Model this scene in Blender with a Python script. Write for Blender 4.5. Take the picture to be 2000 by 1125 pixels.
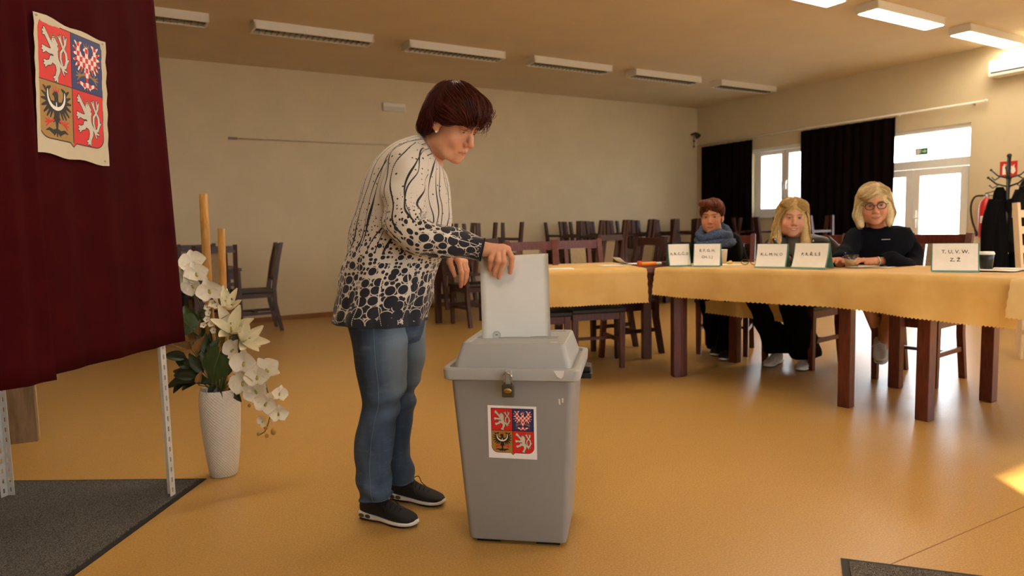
import bpy, bmesh, math, random
import numpy as np
from mathutils import Vector, Matrix

for _o in list(bpy.data.objects):
    bpy.data.objects.remove(_o)
SC = bpy.context.scene
COL = SC.collection
random.seed(7)
RNG = np.random.default_rng(11)
PI = math.pi

# ------------------------------------------------------------------ camera
FPX = 1333.3                      # focal length in pixels of the 2000 px frame (24 mm)
PITCH, YAW, ROLL = (math.radians(a) for a in (5.1, 30.8, -1.35))
CAM_H = 1.05
FW = Vector((math.sin(YAW) * math.cos(PITCH), math.cos(YAW) * math.cos(PITCH), -math.sin(PITCH)))
_rt = Vector((math.cos(YAW), -math.sin(YAW), 0))
_up = _rt.cross(FW)
RT = _rt * math.cos(ROLL) + _up * math.sin(ROLL)
UP = _up * math.cos(ROLL) - _rt * math.sin(ROLL)
CP = Vector((0, 0, CAM_H))
cam = bpy.data.cameras.new('camera')
cam.sensor_width = 36
cam.lens = 24
cam.clip_start = .05
cam.dof.use_dof = True
cam.dof.focus_distance = 2.42
cam.dof.aperture_fstop = 3.2
camo = bpy.data.objects.new('camera', cam)
COL.objects.link(camo)
camo.matrix_world = Matrix(((RT.x, UP.x, -FW.x, 0), (RT.y, UP.y, -FW.y, 0), (RT.z, UP.z, -FW.z, CAM_H), (0, 0, 0, 1)))
SC.camera = camo

# ------------------------------------------------------------------ exposure, world, sun
SC.view_settings.view_transform = 'Standard'
SC.view_settings.look = 'None'
SC.view_settings.gamma = 1
SC.view_settings.use_curve_mapping = False
SC.view_settings.exposure = 1.1
wd = bpy.data.worlds.new('overcast_daylight')
SC.world = wd
wd.use_nodes = True
bg = wd.node_tree.nodes['Background']
bg.inputs[0].default_value = (.86, .93, 1, 1)
bg.inputs[1].default_value = 5.2
sun = bpy.data.lights.new('sun', 'SUN')
sun.energy = 24
sun.angle = .009
sun.color = (1, .9, .72)
suno = bpy.data.objects.new('sun', sun)
COL.objects.link(suno)
SUN_DIR = Vector((.6, .8, -.391)).normalized()
suno.rotation_euler = SUN_DIR.to_track_quat('-Z', 'Y').to_euler()
LAMP_E = 15.0                     # emission of the lit ceiling lamps


def ray(x, y):
    return FW + RT * ((x - 1000) / FPX) - UP * ((y - 562.5) / FPX)


def W(x, y, d):
    "point seen at pixel (x, y) at distance d along the viewing axis"
    return CP + ray(x, y) * d


def onz(x, y, z=0.):
    r = ray(x, y)
    return CP + r * ((z - CAM_H) / r.z)


def onx(x, y, X):
    r = ray(x, y)
    return CP + r * (X / r.x)


def ony(x, y, Y):
    r = ray(x, y)
    return CP + r * (Y / r.y)


# ------------------------------------------------------------------ materials
def lin(c):
    if isinstance(c, str):
        c = [int(c[i:i + 2], 16) / 255 for i in (1, 3, 5)]
        c = [x / 12.92 if x <= .04045 else ((x + .055) / 1.055) ** 2.4 for x in c]
    return (*c[:3], 1)


class NT:
    "small helper that writes shader node trees"

    def __init__(s, name):
        s.m = bpy.data.materials.new(name)
        s.m.use_nodes = True
        s.t = s.m.node_tree
        s.b = s.t.nodes['Principled BSDF']
        s.out = s.t.nodes['Material Output']

    def n(s, kind, **kw):
        nd = s.t.nodes.new(kind)
        for k, v in kw.items():
            setattr(nd, k, v)
        return nd

    def put(s, sock, v):
        if isinstance(v, bpy.types.NodeSocket):
            s.t.links.new(v, sock)
        else:
            sock.default_value = v

    def math(s, op, a, b=0., c=None, clamp=False):
        nd = s.n('ShaderNodeMath', operation=op, use_clamp=clamp)
        s.put(nd.inputs[0], a)
        s.put(nd.inputs[1], b)
        if c is not None:
            s.put(nd.inputs[2], c)
        return nd.outputs[0]

    def mix(s, f, a, b, blend='MIX'):
        nd = s.n('ShaderNodeMix', data_type='RGBA', blend_type=blend)
        s.put(nd.inputs[0], f)
        s.put(nd.inputs[6], a)
        s.put(nd.inputs[7], b)
        return nd.outputs[2]

    def coord(s, kind='Object'):
        return s.n('ShaderNodeTexCoord').outputs[kind]

    def mapping(s, vec, scale=(1, 1, 1), rot=(0, 0, 0)):
        nd = s.n('ShaderNodeMapping')
        s.put(nd.inputs[0], vec)
        nd.inputs['Scale'].default_value = scale
        nd.inputs['Rotation'].default_value = rot
        return nd.outputs[0]

    def noise(s, vec, scale, detail=3., rough=.6):
        nd = s.n('ShaderNodeTexNoise')
        s.put(nd.inputs['Vector'], vec)
        nd.inputs['Scale'].default_value = scale
        nd.inputs['Detail'].default_value = detail
        nd.inputs['Roughness'].default_value = rough
        return nd.outputs[0]

    def step(s, x, lo, hi):
        nd = s.n('ShaderNodeMapRange', interpolation_type='SMOOTHSTEP')
        s.put(nd.inputs[0], x)
        s.put(nd.inputs[1], lo)
        s.put(nd.inputs[2], hi)
        return nd.outputs[0]

    def bump(s, h, strength=.3, dist=.002):
        nd = s.n('ShaderNodeBump')
        nd.inputs['Strength'].default_value = strength
        nd.inputs['Distance'].default_value = dist
        s.put(nd.inputs['Height'], h)
        s.t.links.new(nd.outputs[0], s.b.inputs['Normal'])


def mat(name, c, rough=.5, metal=0., var=.08, vs=30., bump=0., bs=200., stretch=(1, 1, 1), spec=.5, sheen=0., sss=0., coat=0., trans=0., alpha=None):
    t = NT(name)
    c = lin(c)
    co = t.mapping(t.coord(), stretch)
    if var:
        nz = t.noise(co, vs, 4)
        f = t.step(nz, .3, .7)
        lo = tuple(x * (1 - var) for x in c[:3]) + (1,)
        hi = tuple(min(1, x * (1 + var)) for x in c[:3]) + (1,)
        t.put(t.b.inputs['Base Color'], t.mix(f, lo, hi))
    else:
        t.b.inputs['Base Color'].default_value = c
    t.b.inputs['Roughness'].default_value = rough
    t.b.inputs['Metallic'].default_value = metal
    t.b.inputs['Specular IOR Level'].default_value = spec
    t.b.inputs['Sheen Weight'].default_value = sheen
    t.b.inputs['Coat Weight'].default_value = coat
    t.b.inputs['Transmission Weight'].default_value = trans
    if sss:
        t.b.inputs['Subsurface Weight'].default_value = sss
        t.b.inputs['Subsurface Radius'].default_value = (.012, .005, .003)
        t.b.inputs['Subsurface Scale'].default_value = 1
    if bump:
        t.bump(t.noise(co, bs, 3), bump, .002)
    return t.m


def emit(name, c, e):
    t = NT(name)
    t.b.inputs['Base Color'].default_value = (.8, .8, .8, 1)
    t.b.inputs['Emission Color'].default_value = lin(c)
    t.b.inputs['Emission Strength'].default_value = e
    return t.m


def glass_mat(name, tint=(1, 1, 1), refl=.06):
    t = NT(name)
    tr = t.n('ShaderNodeBsdfTransparent')
    tr.inputs[0].default_value = (*tint, 1)
    gl = t.n('ShaderNodeBsdfGlossy')
    gl.inputs['Roughness'].default_value = .02
    mx = t.n('ShaderNodeMixShader')
    lw = t.n('ShaderNodeLayerWeight')
    lw.inputs[0].default_value = .3
    t.put(mx.inputs[0], t.math('MULTIPLY_ADD', t.math('POWER', lw.outputs['Facing'], 4.), .5, .035))
    t.t.links.new(tr.outputs[0], mx.inputs[1])
    t.t.links.new(gl.outputs[0], mx.inputs[2])
    t.t.links.new(mx.outputs[0], t.out.inputs[0])
    return t.m


# ------------------------------------------------------------------ mesh helpers
def mesh_obj(name, verts, faces, m=None, parent=None, smooth=False, uv=None, mats=None, fmat=None):
    me = bpy.data.meshes.new(name)
    me.from_pydata([tuple(v) for v in verts], [], [tuple(f) for f in faces])
    for x in (mats or ([m] if m else [])):
        me.materials.append(x)
    if fmat is not None:
        me.polygons.foreach_set('material_index', np.asarray(fmat, dtype=np.int32))
    if smooth:
        me.polygons.foreach_set('use_smooth', np.ones(len(me.polygons), dtype=bool))
    if uv is not None:
        ul = me.uv_layers.new(name='UVMap')
        ul.data.foreach_set('uv', np.asarray(uv, dtype=np.float32).ravel())
    me.update()
    o = bpy.data.objects.new(name, me)
    COL.objects.link(o)
    if parent is not None:
        o.parent = parent
    return o


def sharp(o, deg=32):
    o.data.set_sharp_from_angle(angle=math.radians(deg))
    return o


def empty(name, loc=(0, 0, 0), rz=0., parent=None):
    o = bpy.data.objects.new(name, None)
    o.empty_display_size = .1
    o.location = loc
    o.rotation_euler = (0, 0, rz)
    COL.objects.link(o)
    if parent is not None:
        o.parent = parent
    return o


def tag(o, label=None, cat=None, group=None, kind=None):
    if label:
        o['label'] = label
    if cat:
        o['category'] = cat
    if group:
        o['group'] = group
    if kind:
        o['kind'] = kind
    return o


def copy_tree(o, parent=None):
    c = o.copy()
    COL.objects.link(c)
    c.parent = parent
    for ch in [x for x in bpy.data.objects if x.parent == o]:
        copy_tree(ch, c)
    return c


def world_parent(child, root):
    "parent a mesh whose vertices are in world coordinates to an Empty placed anywhere"
    child.parent = root
    child.matrix_parent_inverse = (Matrix.Translation(root.location) @ root.rotation_euler.to_matrix().to_4x4()).inverted()
    return child


class MB:
    "collects simple solids into one mesh"

    def __init__(s):
        s.v, s.f, s.sm = [], [], []

    def add(s, vs, fs, M=None, smooth=False):
        b = len(s.v)
        s.v += [tuple(M @ Vector(v)) if M else tuple(v) for v in vs]
        s.f += [tuple(b + i for i in f) for f in fs]
        s.sm += [smooth] * len(fs)
        return s

    def box(s, lo, hi, M=None, bev=0.):
        x0, y0, z0 = lo
        x1, y1, z1 = hi
        if bev <= 0:
            vs = [(x, y, z) for x in (x0, x1) for y in (y0, y1) for z in (z0, z1)]
            fs = [(0, 1, 3, 2), (4, 6, 7, 5), (0, 4, 5, 1), (2, 3, 7, 6), (0, 2, 6, 4), (1, 5, 7, 3)]
            return s.add(vs, fs, M)
        bm = bmesh.new()
        bmesh.ops.create_cube(bm, size=1)
        for v in bm.verts:
            v.co = Vector(((x0 + x1) / 2 + v.co.x * (x1 - x0), (y0 + y1) / 2 + v.co.y * (y1 - y0), (z0 + z1) / 2 + v.co.z * (z1 - z0)))
        bmesh.ops.bevel(bm, geom=bm.edges[:], offset=bev, segments=2, affect='EDGES', profile=.6)
        bm.verts.index_update()
        s.add([v.co.copy() for v in bm.verts], [[v.index for v in f.verts] for f in bm.faces], M)
        bm.free()
        return s

    def bar(s, a, b, w, h, up=(0, 0, 1), bev=0., taper=1.):
        "rectangular bar from a to b, w wide (sideways), h high (along up)"
        a, b = Vector(a), Vector(b)
        d = (b - a).normalized()
        upv = Vector(up)
        if abs(d.dot(upv)) > .95:
            upv = Vector((0, 1, 0))
        x = d.cross(upv).normalized()
        y = x.cross(d)
        vs = []
        for p, k in ((a, 1.), (b, taper)):
            for sx, sy in ((-1, -1), (1, -1), (1, 1), (-1, 1)):
                vs.append(p + x * (sx * w / 2 * k) + y * (sy * h / 2 * k))
        return s.add(vs, [(0, 3, 2, 1), (4, 5, 6, 7), (0, 1, 5, 4), (1, 2, 6, 5), (2, 3, 7, 6), (3, 0, 4, 7)])

    def tube(s, pts, r, n=8, cap=True, squash=1.):
        pts = [Vector(p) for p in pts]
        rs = r if isinstance(r, (list, tuple)) else [r] * len(pts)
        vs, fs = [], []
        t0 = (pts[1] - pts[0]).normalized()
        x = t0.orthogonal().normalized()
        for i, p in enumerate(pts):
            t = (pts[min(i + 1, len(pts) - 1)] - pts[max(i - 1, 0)]).normalized()
            x = (x - t * x.dot(t)).normalized()
            y = t.cross(x)
            for k in range(n):
                a = 2 * PI * k / n
                vs.append(p + x * (math.cos(a) * rs[i]) + y * (math.sin(a) * rs[i] * squash))
        for i in range(len(pts) - 1):
            for k in range(n):
                fs.append((i * n + k, i * n + (k + 1) % n, (i + 1) * n + (k + 1) % n, (i + 1) * n + k))
        if cap:
            fs.append(tuple(range(n))[::-1])
            fs.append(tuple(range((len(pts) - 1) * n, len(pts) * n)))
        return s.add(vs, fs, smooth=True)

    def lathe(s, prof, n=24, M=None, cap=True):
        vs, fs = [], []
        for r, z in prof:
            for k in range(n):
                a = 2 * PI * k / n
                vs.append((r * math.cos(a), r * math.sin(a), z))
        for i in range(len(prof) - 1):
            for k in range(n):
                fs.append((i * n + k, i * n + (k + 1) % n, (i + 1) * n + (k + 1) % n, (i + 1) * n + k))
        if cap:
            fs.append(tuple(range(n))[::-1])
            fs.append(tuple(range((len(prof) - 1) * n, len(prof) * n)))
        return s.add(vs, fs, M, True)

    def ball(s, c, r, n=10, M=None):
        r = r if isinstance(r, (tuple, list)) else (r, r, r)
        prof, vs, fs = [], [], []
        m = max(4, n // 2)
        for i in range(m + 1):
            th = PI * i / m
            for k in range(n):
                a = 2 * PI * k / n
                vs.append((c[0] + r[0] * math.sin(th) * math.cos(a), c[1] + r[1] * math.sin(th) * math.sin(a), c[2] + r[2] * math.cos(th)))
        for i in range(m):
            for k in range(n):
                fs.append((i * n + k, (i + 1) * n + k, (i + 1) * n + (k + 1) % n, i * n + (k + 1) % n))
        return s.add(vs, fs, M, True)

    def prism(s, poly, z0, z1, M=None):
        n = len(poly)
        vs = [(x, y, z0) for x, y in poly] + [(x, y, z1) for x, y in poly]
        fs = [tuple(range(n))[::-1], tuple(range(n, 2 * n))] + [(i, (i + 1) % n, n + (i + 1) % n, n + i) for i in range(n)]
        return s.add(vs, fs, M)

    def build(s, name, m, parent=None, smooth=None):
        o = mesh_obj(name, s.v, s.f, m, parent)
        o.data.polygons.foreach_set('use_smooth', np.asarray([smooth if smooth is not None else x for x in s.sm], dtype=bool))
        return o


def catmull(P, n):
    P = np.asarray(P, float)
    k = len(P)
    Q = np.vstack([2 * P[0] - P[1], P, 2 * P[-1] - P[-2]])
    out = []
    for t in np.linspace(0, k - 1, n):
        i = min(int(t), k - 2)
        u = t - i
        p0, p1, p2, p3 = Q[i:i + 4]
        out.append(.5 * ((2 * p1) + (-p0 + p2) * u + (2 * p0 - 5 * p1 + 4 * p2 - p3) * u * u + (-p0 + 3 * p1 - 3 * p2 + p3) * u ** 3))
    return np.asarray(out)


def loft(C, A, B, nr, ns, disp=None, ex=2., caps=(False, False)):
    """loft of superellipse rings; C centres, A and B half axes (lists); returns verts, faces, loop uvs in metres.
    disp(theta, v, ring 0..1) gives an outward offset in metres"""
    C, A, B = catmull(C, nr), catmull(A, nr), catmull(B, nr)
    th = np.linspace(0, 2 * PI, ns + 1)
    ct, st = np.cos(th), np.sin(th)
    cx = np.sign(ct) * np.abs(ct) ** (2 / ex)
    sx = np.sign(st) * np.abs(st) ** (2 / ex)
    vlen = np.concatenate([[0], np.cumsum(np.linalg.norm(np.diff(C, axis=0), axis=1))])
    rad = np.mean((np.linalg.norm(A, axis=1) + np.linalg.norm(B, axis=1)) / 2)
    V = C[:, None] + A[:, None] * cx[None, :, None] + B[:, None] * sx[None, :, None]
    if disp is not None:
        nrm = A[:, None] / np.linalg.norm(A, axis=1)[:, None, None] * ct[None, :, None] + B[:, None] / np.linalg.norm(B, axis=1)[:, None, None] * st[None, :, None]
        tt, vv = np.meshgrid(th, vlen)
        V = V + nrm * disp(tt, vv, vv / vlen[-1])[:, :, None]
    verts = V[:, :ns].reshape(-1, 3)
    faces, uv = [], []
    for i in range(nr - 1):
        for k in range(ns):
            a, b = i * ns + k, i * ns + (k + 1) % ns
            faces.append((a, b, b + ns, a + ns))
            u0, u1 = th[k] * rad, th[k + 1] * rad
            uv += [(u0, vlen[i]), (u1, vlen[i]), (u1, vlen[i + 1]), (u0, vlen[i + 1])]
    if caps[0]:
        faces.append(tuple(range(ns))[::-1])
        uv += [(0, 0)] * ns
    if caps[1]:
        faces.append(tuple(range((nr - 1) * ns, nr * ns)))
        uv += [(0, vlen[-1])] * ns
    return verts, faces, uv


def loft_tube(pts, nr, ns, disp=None, side=None, caps=(False, False), squash=1.):
    "loft along a path of (Vector, radius)"
    P = np.asarray([list(p[0]) for p in pts])
    C, A, B = [], [], []
    ref = np.asarray(side if side is not None else FW)
    for i, (p, r) in enumerate(pts):
        t = P[min(i + 1, len(P) - 1)] - P[max(i - 1, 0)]
        t /= np.linalg.norm(t)
        b = ref - t * (ref @ t)
        b /= np.linalg.norm(b)
        a = np.cross(b, t)
        C.append(P[i])
        A.append(a * r)
        B.append(b * r * squash)
    return loft(C, A, B, nr, ns, disp, 2., caps)


def join_raw(parts):
    V, Fc, U, b = [], [], [], 0
    for p in parts:
        V.append(np.asarray(p[0], float).reshape(-1, 3))
        Fc += [tuple(b + i for i in f) for f in p[1]]
        if len(p) > 2 and p[2] is not None:
            U += list(p[2])
        else:
            U += [(0, 0)] * sum(len(f) for f in p[1])
        b += len(V[-1])
    return np.vstack(V), Fc, U


# ------------------------------------------------------------------ distance-field modelling for heads, hair and hands
class SDF:
    def __init__(s):
        s.ops = []

    def ell(s, c, r, k=.01, op='u', rot=None):
        c, r = np.asarray(c, float), np.asarray(r, float)
        R = np.asarray(Matrix(rot).to_3x3() if rot is not None else np.eye(3), float)

        def f(P):
            q = (P - c) @ R
            k0 = np.sqrt(((q / r) ** 2).sum(1))
            k1 = np.sqrt(((q / r ** 2) ** 2).sum(1)) + 1e-9
            return k0 * (k0 - 1) / k1
        m = r.max()
        s.ops.append((op, f, c - m, c + m, k))
        return s

    def rc(s, a, b, r1, r2, k=.01, op='u'):
        a, b = np.asarray(a, float), np.asarray(b, float)
        d = b - a
        L2 = max(d @ d, 1e-9)

        def f(P):
            t = np.clip(((P - a) @ d) / L2, 0, 1)
            return np.linalg.norm(P - a - t[:, None] * d, axis=1) - (r1 + (r2 - r1) * t)
        m = max(r1, r2)
        s.ops.append((op, f, np.minimum(a, b) - m, np.maximum(a, b) + m, k))
        return s

    def chain(s, pts, k=.006):
        for (a, r1), (b, r2) in zip(pts[:-1], pts[1:]):
            s.rc(a, b, r1, r2, k)
        return s

    @staticmethod
    def comb(op, a, b, k):
        if op == 's':
            b = -b
            h = np.clip(.5 + .5 * (b - a) / k, 0, 1)      # smooth max(a, -b)
            return a + (b - a) * h + k * h * (1 - h)
        h = np.clip(.5 + .5 * (b - a) / k, 0, 1)
        return b + (a - b) * h - k * h * (1 - h)

    def ev(s, P):
        P = np.asarray(P, float)
        d = np.full(len(P), .5)
        for op, f, lo, hi, k in s.ops:
            d = s.comb(op, d, f(P), k)
        return d

    def grad(s, P, e=.002):
        g = np.stack([s.ev(P + np.eye(3)[i] * e) - s.ev(P - np.eye(3)[i] * e) for i in range(3)], 1)
        return g / (np.linalg.norm(g, axis=1)[:, None] + 1e-9)

    def mesh(s, h, clip=None, sm=2):
        us = [o for o in s.ops if o[0] == 'u']
        lo = np.min([o[2] for o in us], 0) - 3 * h
        hi = np.max([o[3] for o in us], 0) + 3 * h
        if clip is not None:
            lo, hi = np.maximum(lo, clip[0]), np.minimum(hi, clip[1])
        n = np.ceil((hi - lo) / h).astype(int) + 1
        D = np.full(n, .5)
        ax = [lo[i] + h * np.arange(n[i]) for i in range(3)]
        for op, f, l, u, k in s.ops:
            m = k + 3 * h
            i0 = np.clip(np.floor((l - m - lo) / h).astype(int), 0, n - 1)
            i1 = np.clip(np.ceil((u + m - lo) / h).astype(int) + 1, 1, n)
            if np.any(i1 <= i0):
                continue
            sl = tuple(slice(a, b) for a, b in zip(i0, i1))
            G = np.stack(np.meshgrid(*[ax[i][sl[i]] for i in range(3)], indexing='ij'), -1)
            D[sl] = s.comb(op, D[sl].ravel(), f(G.reshape(-1, 3)), k).reshape(D[sl].shape)
        return surface_nets(D, lo, h, sm)


def surface_nets(D, lo, h, sm=2):
    S = D < 0
    n = np.array(D.shape)
    acc = np.zeros((*(n - 1), 3))
    cnt = np.zeros(n - 1)
    corners = [(i, j, k) for i in (0, 1) for j in (0, 1) for k in (0, 1)]
    for a in corners:
        for axis in range(3):
            if a[axis]:
                continue
            b = list(a)
            b[axis] = 1
            sa = tuple(slice(a[i], n[i] - 1 + a[i]) for i in range(3))
            sb = tuple(slice(b[i], n[i] - 1 + b[i]) for i in range(3))
            cr = S[sa] != S[sb]
            ix = np.nonzero(cr)
            da, db = D[sa][ix], D[sb][ix]
            t = da / (da - db)
            p = np.tile(np.array(a, float), (len(t), 1))
            p[:, axis] += t
            acc[ix] += p
            cnt[ix] += 1
    act = cnt > 0
    ids = -np.ones(n - 1, int)
    ids[act] = np.arange(act.sum())
    cells = np.argwhere(act)
    V = lo + h * (cells + acc[act] / cnt[act][:, None])
    quads = []
    for axis in range(3):
        b, c = (axis + 1) % 3, (axis + 2) % 3
        sa = [slice(1, -1)] * 3
        sa[axis] = slice(0, -1)
        sb = list(sa)
        sb[axis] = slice(1, None)
        A, Bm = S[tuple(sa)], S[tuple(sb)]
        for flip, cond in ((False, A & ~Bm), (True, ~A & Bm)):
            ix = np.argwhere(cond)
            if len(ix) == 0:
                continue
            base = ix.copy()
            base[:, b] += 1
            base[:, c] += 1
            q = []
            for ob, oc in ((-1, -1), (0, -1), (0, 0), (-1, 0)):
                cc = base.copy()
                cc[:, b] += ob
                cc[:, c] += oc
                q.append(ids[cc[:, 0], cc[:, 1], cc[:, 2]])
            q = np.stack(q, 1)
            quads.append(q[:, ::-1] if flip else q)
    Q = np.vstack(quads)
    Q = Q[(Q >= 0).all(1)]
    E = np.vstack([Q[:, [0, 1]], Q[:, [1, 2]], Q[:, [2, 3]], Q[:, [3, 0]]])
    for _ in range(sm):
        s_ = np.zeros_like(V)
        k_ = np.zeros(len(V))
        np.add.at(s_, E[:, 0], V[E[:, 1]])
        np.add.at(s_, E[:, 1], V[E[:, 0]])
        np.add.at(k_, E[:, 0], 1)
        np.add.at(k_, E[:, 1], 1)
        V = V * .5 + .5 * s_ / np.maximum(k_, 1)[:, None]
    return V, [tuple(q) for q in Q.tolist()]


def text_mesh(s, size, align='CENTER'):
    cu = bpy.data.curves.new('lettering', 'FONT')
    cu.body = s
    cu.size = size
    cu.align_x = align
    cu.align_y = 'CENTER'
    cu.extrude = .0004
    cu.resolution_u = 3
    o = bpy.data.objects.new('lettering', cu)
    COL.objects.link(o)
    bpy.context.view_layer.update()
    me = bpy.data.meshes.new_from_object(o.evaluated_get(bpy.context.evaluated_depsgraph_get()))
    bpy.data.objects.remove(o)
    bpy.data.curves.remove(cu)
    return me
# ------------------------------------------------------------------ the room
XR, YB, XL, YF, ZC = 8.73, 8.42, -3.2, -3.0, 2.965
M = {}
M['wall'] = mat('cream_wall_paint', '#cfbf9d', .75, var=.03, vs=3, bump=.06, bs=120)
M['ceil'] = mat('ceiling_paint', '#d6c3a2', .8, var=.03, vs=2)
M['skirt'] = mat('baseboard_vinyl', '#8a5a2c', .5, var=.1)
M['pvc'] = mat('white_pvc', '#e9e6e1', .35, var=.02)
M['glass'] = glass_mat('window_glass')
M['chrome'] = mat('steel', '#b9b9b7', .25, 1, var=.03)
M['white'] = mat('white_enamel', '#e8e4d8', .4, var=.03)
M['blackplastic'] = mat('black_plastic', '#17181a', .4, var=.05)


def floor_mat():
    t = NT('speckled_orange_vinyl')
    co = t.coord()
    a = t.noise(t.mapping(co, (1, 1, 1)), 150, 5, .75)
    b = t.noise(co, 420, 3, .7)
    c = t.noise(co, 1.2, 2, .5)
    col = t.mix(t.step(a, .35, .68), lin('#a67c3a'), lin('#c99f58'))
    col = t.mix(t.step(b, .55, .75), col, lin('#dab474'))
    col = t.mix(t.math('MULTIPLY', t.step(c, .3, .7), .22), col, lin('#a88148'))
    t.put(t.b.inputs['Base Color'], col)
    rg = t.math('MULTIPLY_ADD', t.noise(co, 25, 4), .14, .24)
    t.put(t.b.inputs['Roughness'], rg)
    t.b.inputs['Specular IOR Level'].default_value = .5
    t.bump(t.noise(co, 180, 3), .07, .0012)
    return t.m


M['floor'] = floor_mat()


def S(name, mb, m, smooth=None):
    return tag(mb.build(name, m, None, smooth), kind='structure')


T = .25
fl = S('floor', MB().box((XL - T, YF - T, -.1), (XR + T, YB + T, 0)), M['floor'])
seamm = mat('floor_weld', '#8a5f22', .5, var=.05)
s0, s1 = onz(1740, 1102), onz(2000, 990)
sd = (s1 - s0).normalized()
MB().bar(s0 - sd * .5, s1 + sd * 4, .0035, .0012).build('weld_seam', seamm, fl)
S('ceiling', MB().box((XL - T, YF - T, ZC), (XR + T, YB + T, ZC + .15)), M['ceil'])
S('wall_back', MB().box((XL - T, YB, 0), (XR + T, YB + T, ZC)), M['wall'])
S('wall_left', MB().box((XL - T, YF, 0), (XL, YB, ZC)), M['wall'])
S('baseboard_back', MB().box((XL, YB - .015, 0), (XR, YB, .055), bev=.003), M['skirt'])


def wall_with_holes(name, axis, at0, at1, lo, hi, holes):
    "wall slab along Y (axis x) or along X (axis y) with rectangular openings (u0, u1, z0, z1)"
    mb = MB()

    def bx(u0, u1, z0, z1):
        if u1 - u0 < 1e-4 or z1 - z0 < 1e-4:
            return
        if axis == 'x':
            mb.box((at0, u0, z0), (at1, u1, z1))
        else:
            mb.box((u0, at0, z0), (u1, at1, z1))
    u = lo
    for u0, u1, z0, z1 in sorted(holes):
        bx(u, u0, 0, ZC)
        bx(u0, u1, 0, z0)
        bx(u0, u1, z1, ZC)
        u = u1
    bx(u, hi, 0, ZC)
    return S(name, mb, M['wall'])


DOOR = (4.16, 5.86, 0., 2.135)
WIN = (6.2, 7.29, 1.13, 2.16)
RW = [(-2.2, .2, .95, 2.2)]                  # a further window on the right wall, out of view
FWN = [(-.46, 1.14, .85, 2.3), (2.2, 3.8, .85, 2.3), (4.6, 6.4, .85, 2.3)]   # windows behind the camera
wall_with_holes('wall_right', 'x', XR, XR + T, YF, YB, [DOOR, WIN] + RW)
wall_with_holes('wall_front', 'y', YF - T, YF, XL - T, XR + T, FWN)
bb = MB()
bb.box((XR - .015, DOOR[1], 0), (XR, YB, .055)).box((XR - .015, YF, 0), (XR, DOOR[0], .055))
S('baseboard_right', bb, M['skirt'])
pave = mat('pale_paving', '#b9b3a6', .9, var=.1, vs=2)
S('ground_outside', MB().box((XR + T, -14, -.2), (XR + 22, 22, -.06)).box((-14, YF - 22, -.2), (XR + T, YF - T, -.06)), pave)


def frame_rect(mb, u0, u1, z0, z1, w, x0, x1, axis):
    def bx(a, b, c, d):
        mb.box((x0, a, c) if axis == 'x' else (a, x0, c), (x1, b, d) if axis == 'x' else (b, x1, d), bev=.004)
    bx(u0, u0 + w, z0, z1)
    bx(u1 - w, u1, z0, z1)
    bx(u0 + w, u1 - w, z0, z0 + w)
    bx(u0 + w, u1 - w, z1 - w, z1)


def pane(u0, u1, z0, z1, x, axis, parent):
    mb = MB()
    if axis == 'x':
        mb.box((x, u0, z0), (x + .006, u1, z1))
    else:
        mb.box((u0, x, z0), (u1, x + .006, z1))
    return mb.build('pane', M['glass'], parent)


def window(name, u0, u1, z0, z1, x, axis, split=2, sgn=1):
    "pvc window: fixed frame, split sashes, handle, sill"
    f = MB()
    frame_rect(f, u0, u1, z0, z1, .055, x, x + .07, axis)
    um = (u0 + u1) / 2
    if axis == 'x':
        f.box((x, um - .03, z0 + .05), (x + .05, um + .03, z1 - .05))
    else:
        f.box((um - .03, x, z0 + .05), (um + .03, x + .05, z1 - .05))
    root = S(name, f, M['pvc'])
    w = (u1 - u0 - .1) / split
    for i in range(split):
        a, b = u0 + .05 + i * w, u0 + .05 + (i + 1) * w
        sm_ = MB()
        frame_rect(sm_, a + .004, b - .004, z0 + .05, z1 - .05, .06, x - .012, x + .055, axis)
        so = sm_.build('sash', M['pvc'], root)
        pane(a + .06, b - .06, z0 + .108, z1 - .108, x + .02, axis, so)
        h = MB()
        hu = a + .03 if i == split - 1 else b - .03
        zc = (z0 + z1) / 2 - .05
        if axis == 'x':
            h.box((x - .035, hu - .013, zc), (x - .012, hu + .013, zc + .06), bev=.004).box((x - .05, hu - .01, zc - .08), (x - .034, hu + .01, zc + .04), bev=.004)
        else:
            h.box((hu - .013, x - .035, zc), (hu + .013, x - .012, zc + .06))
        h.build('handle', M['pvc'], so)
    return root


w1 = window('window_1', WIN[0], WIN[1], WIN[2], WIN[3], XR + .10, 'x', 2)
sl = MB().box((XR - .04, WIN[0] - .04, WIN[2] - .03), (XR + .1, WIN[1] + .04, WIN[2]), bev=.004).build('window_sill', M['pvc'], w1)
MB().box((XR + .03, WIN[0], WIN[3] - .055), (XR + .1, WIN[1], WIN[3]), bev=.004).build('blind_cassette', M['pvc'], w1)
for i, (a, b, c, d) in enumerate(RW):
    window('window_%d' % (i + 2), a, b, c, d, XR + .1, 'x', 2)
for i, (a, b, c, d) in enumerate(FWN):
    window('window_%d' % (i + 3), a, b, c, d, YF - .2, 'y', 2)

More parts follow.
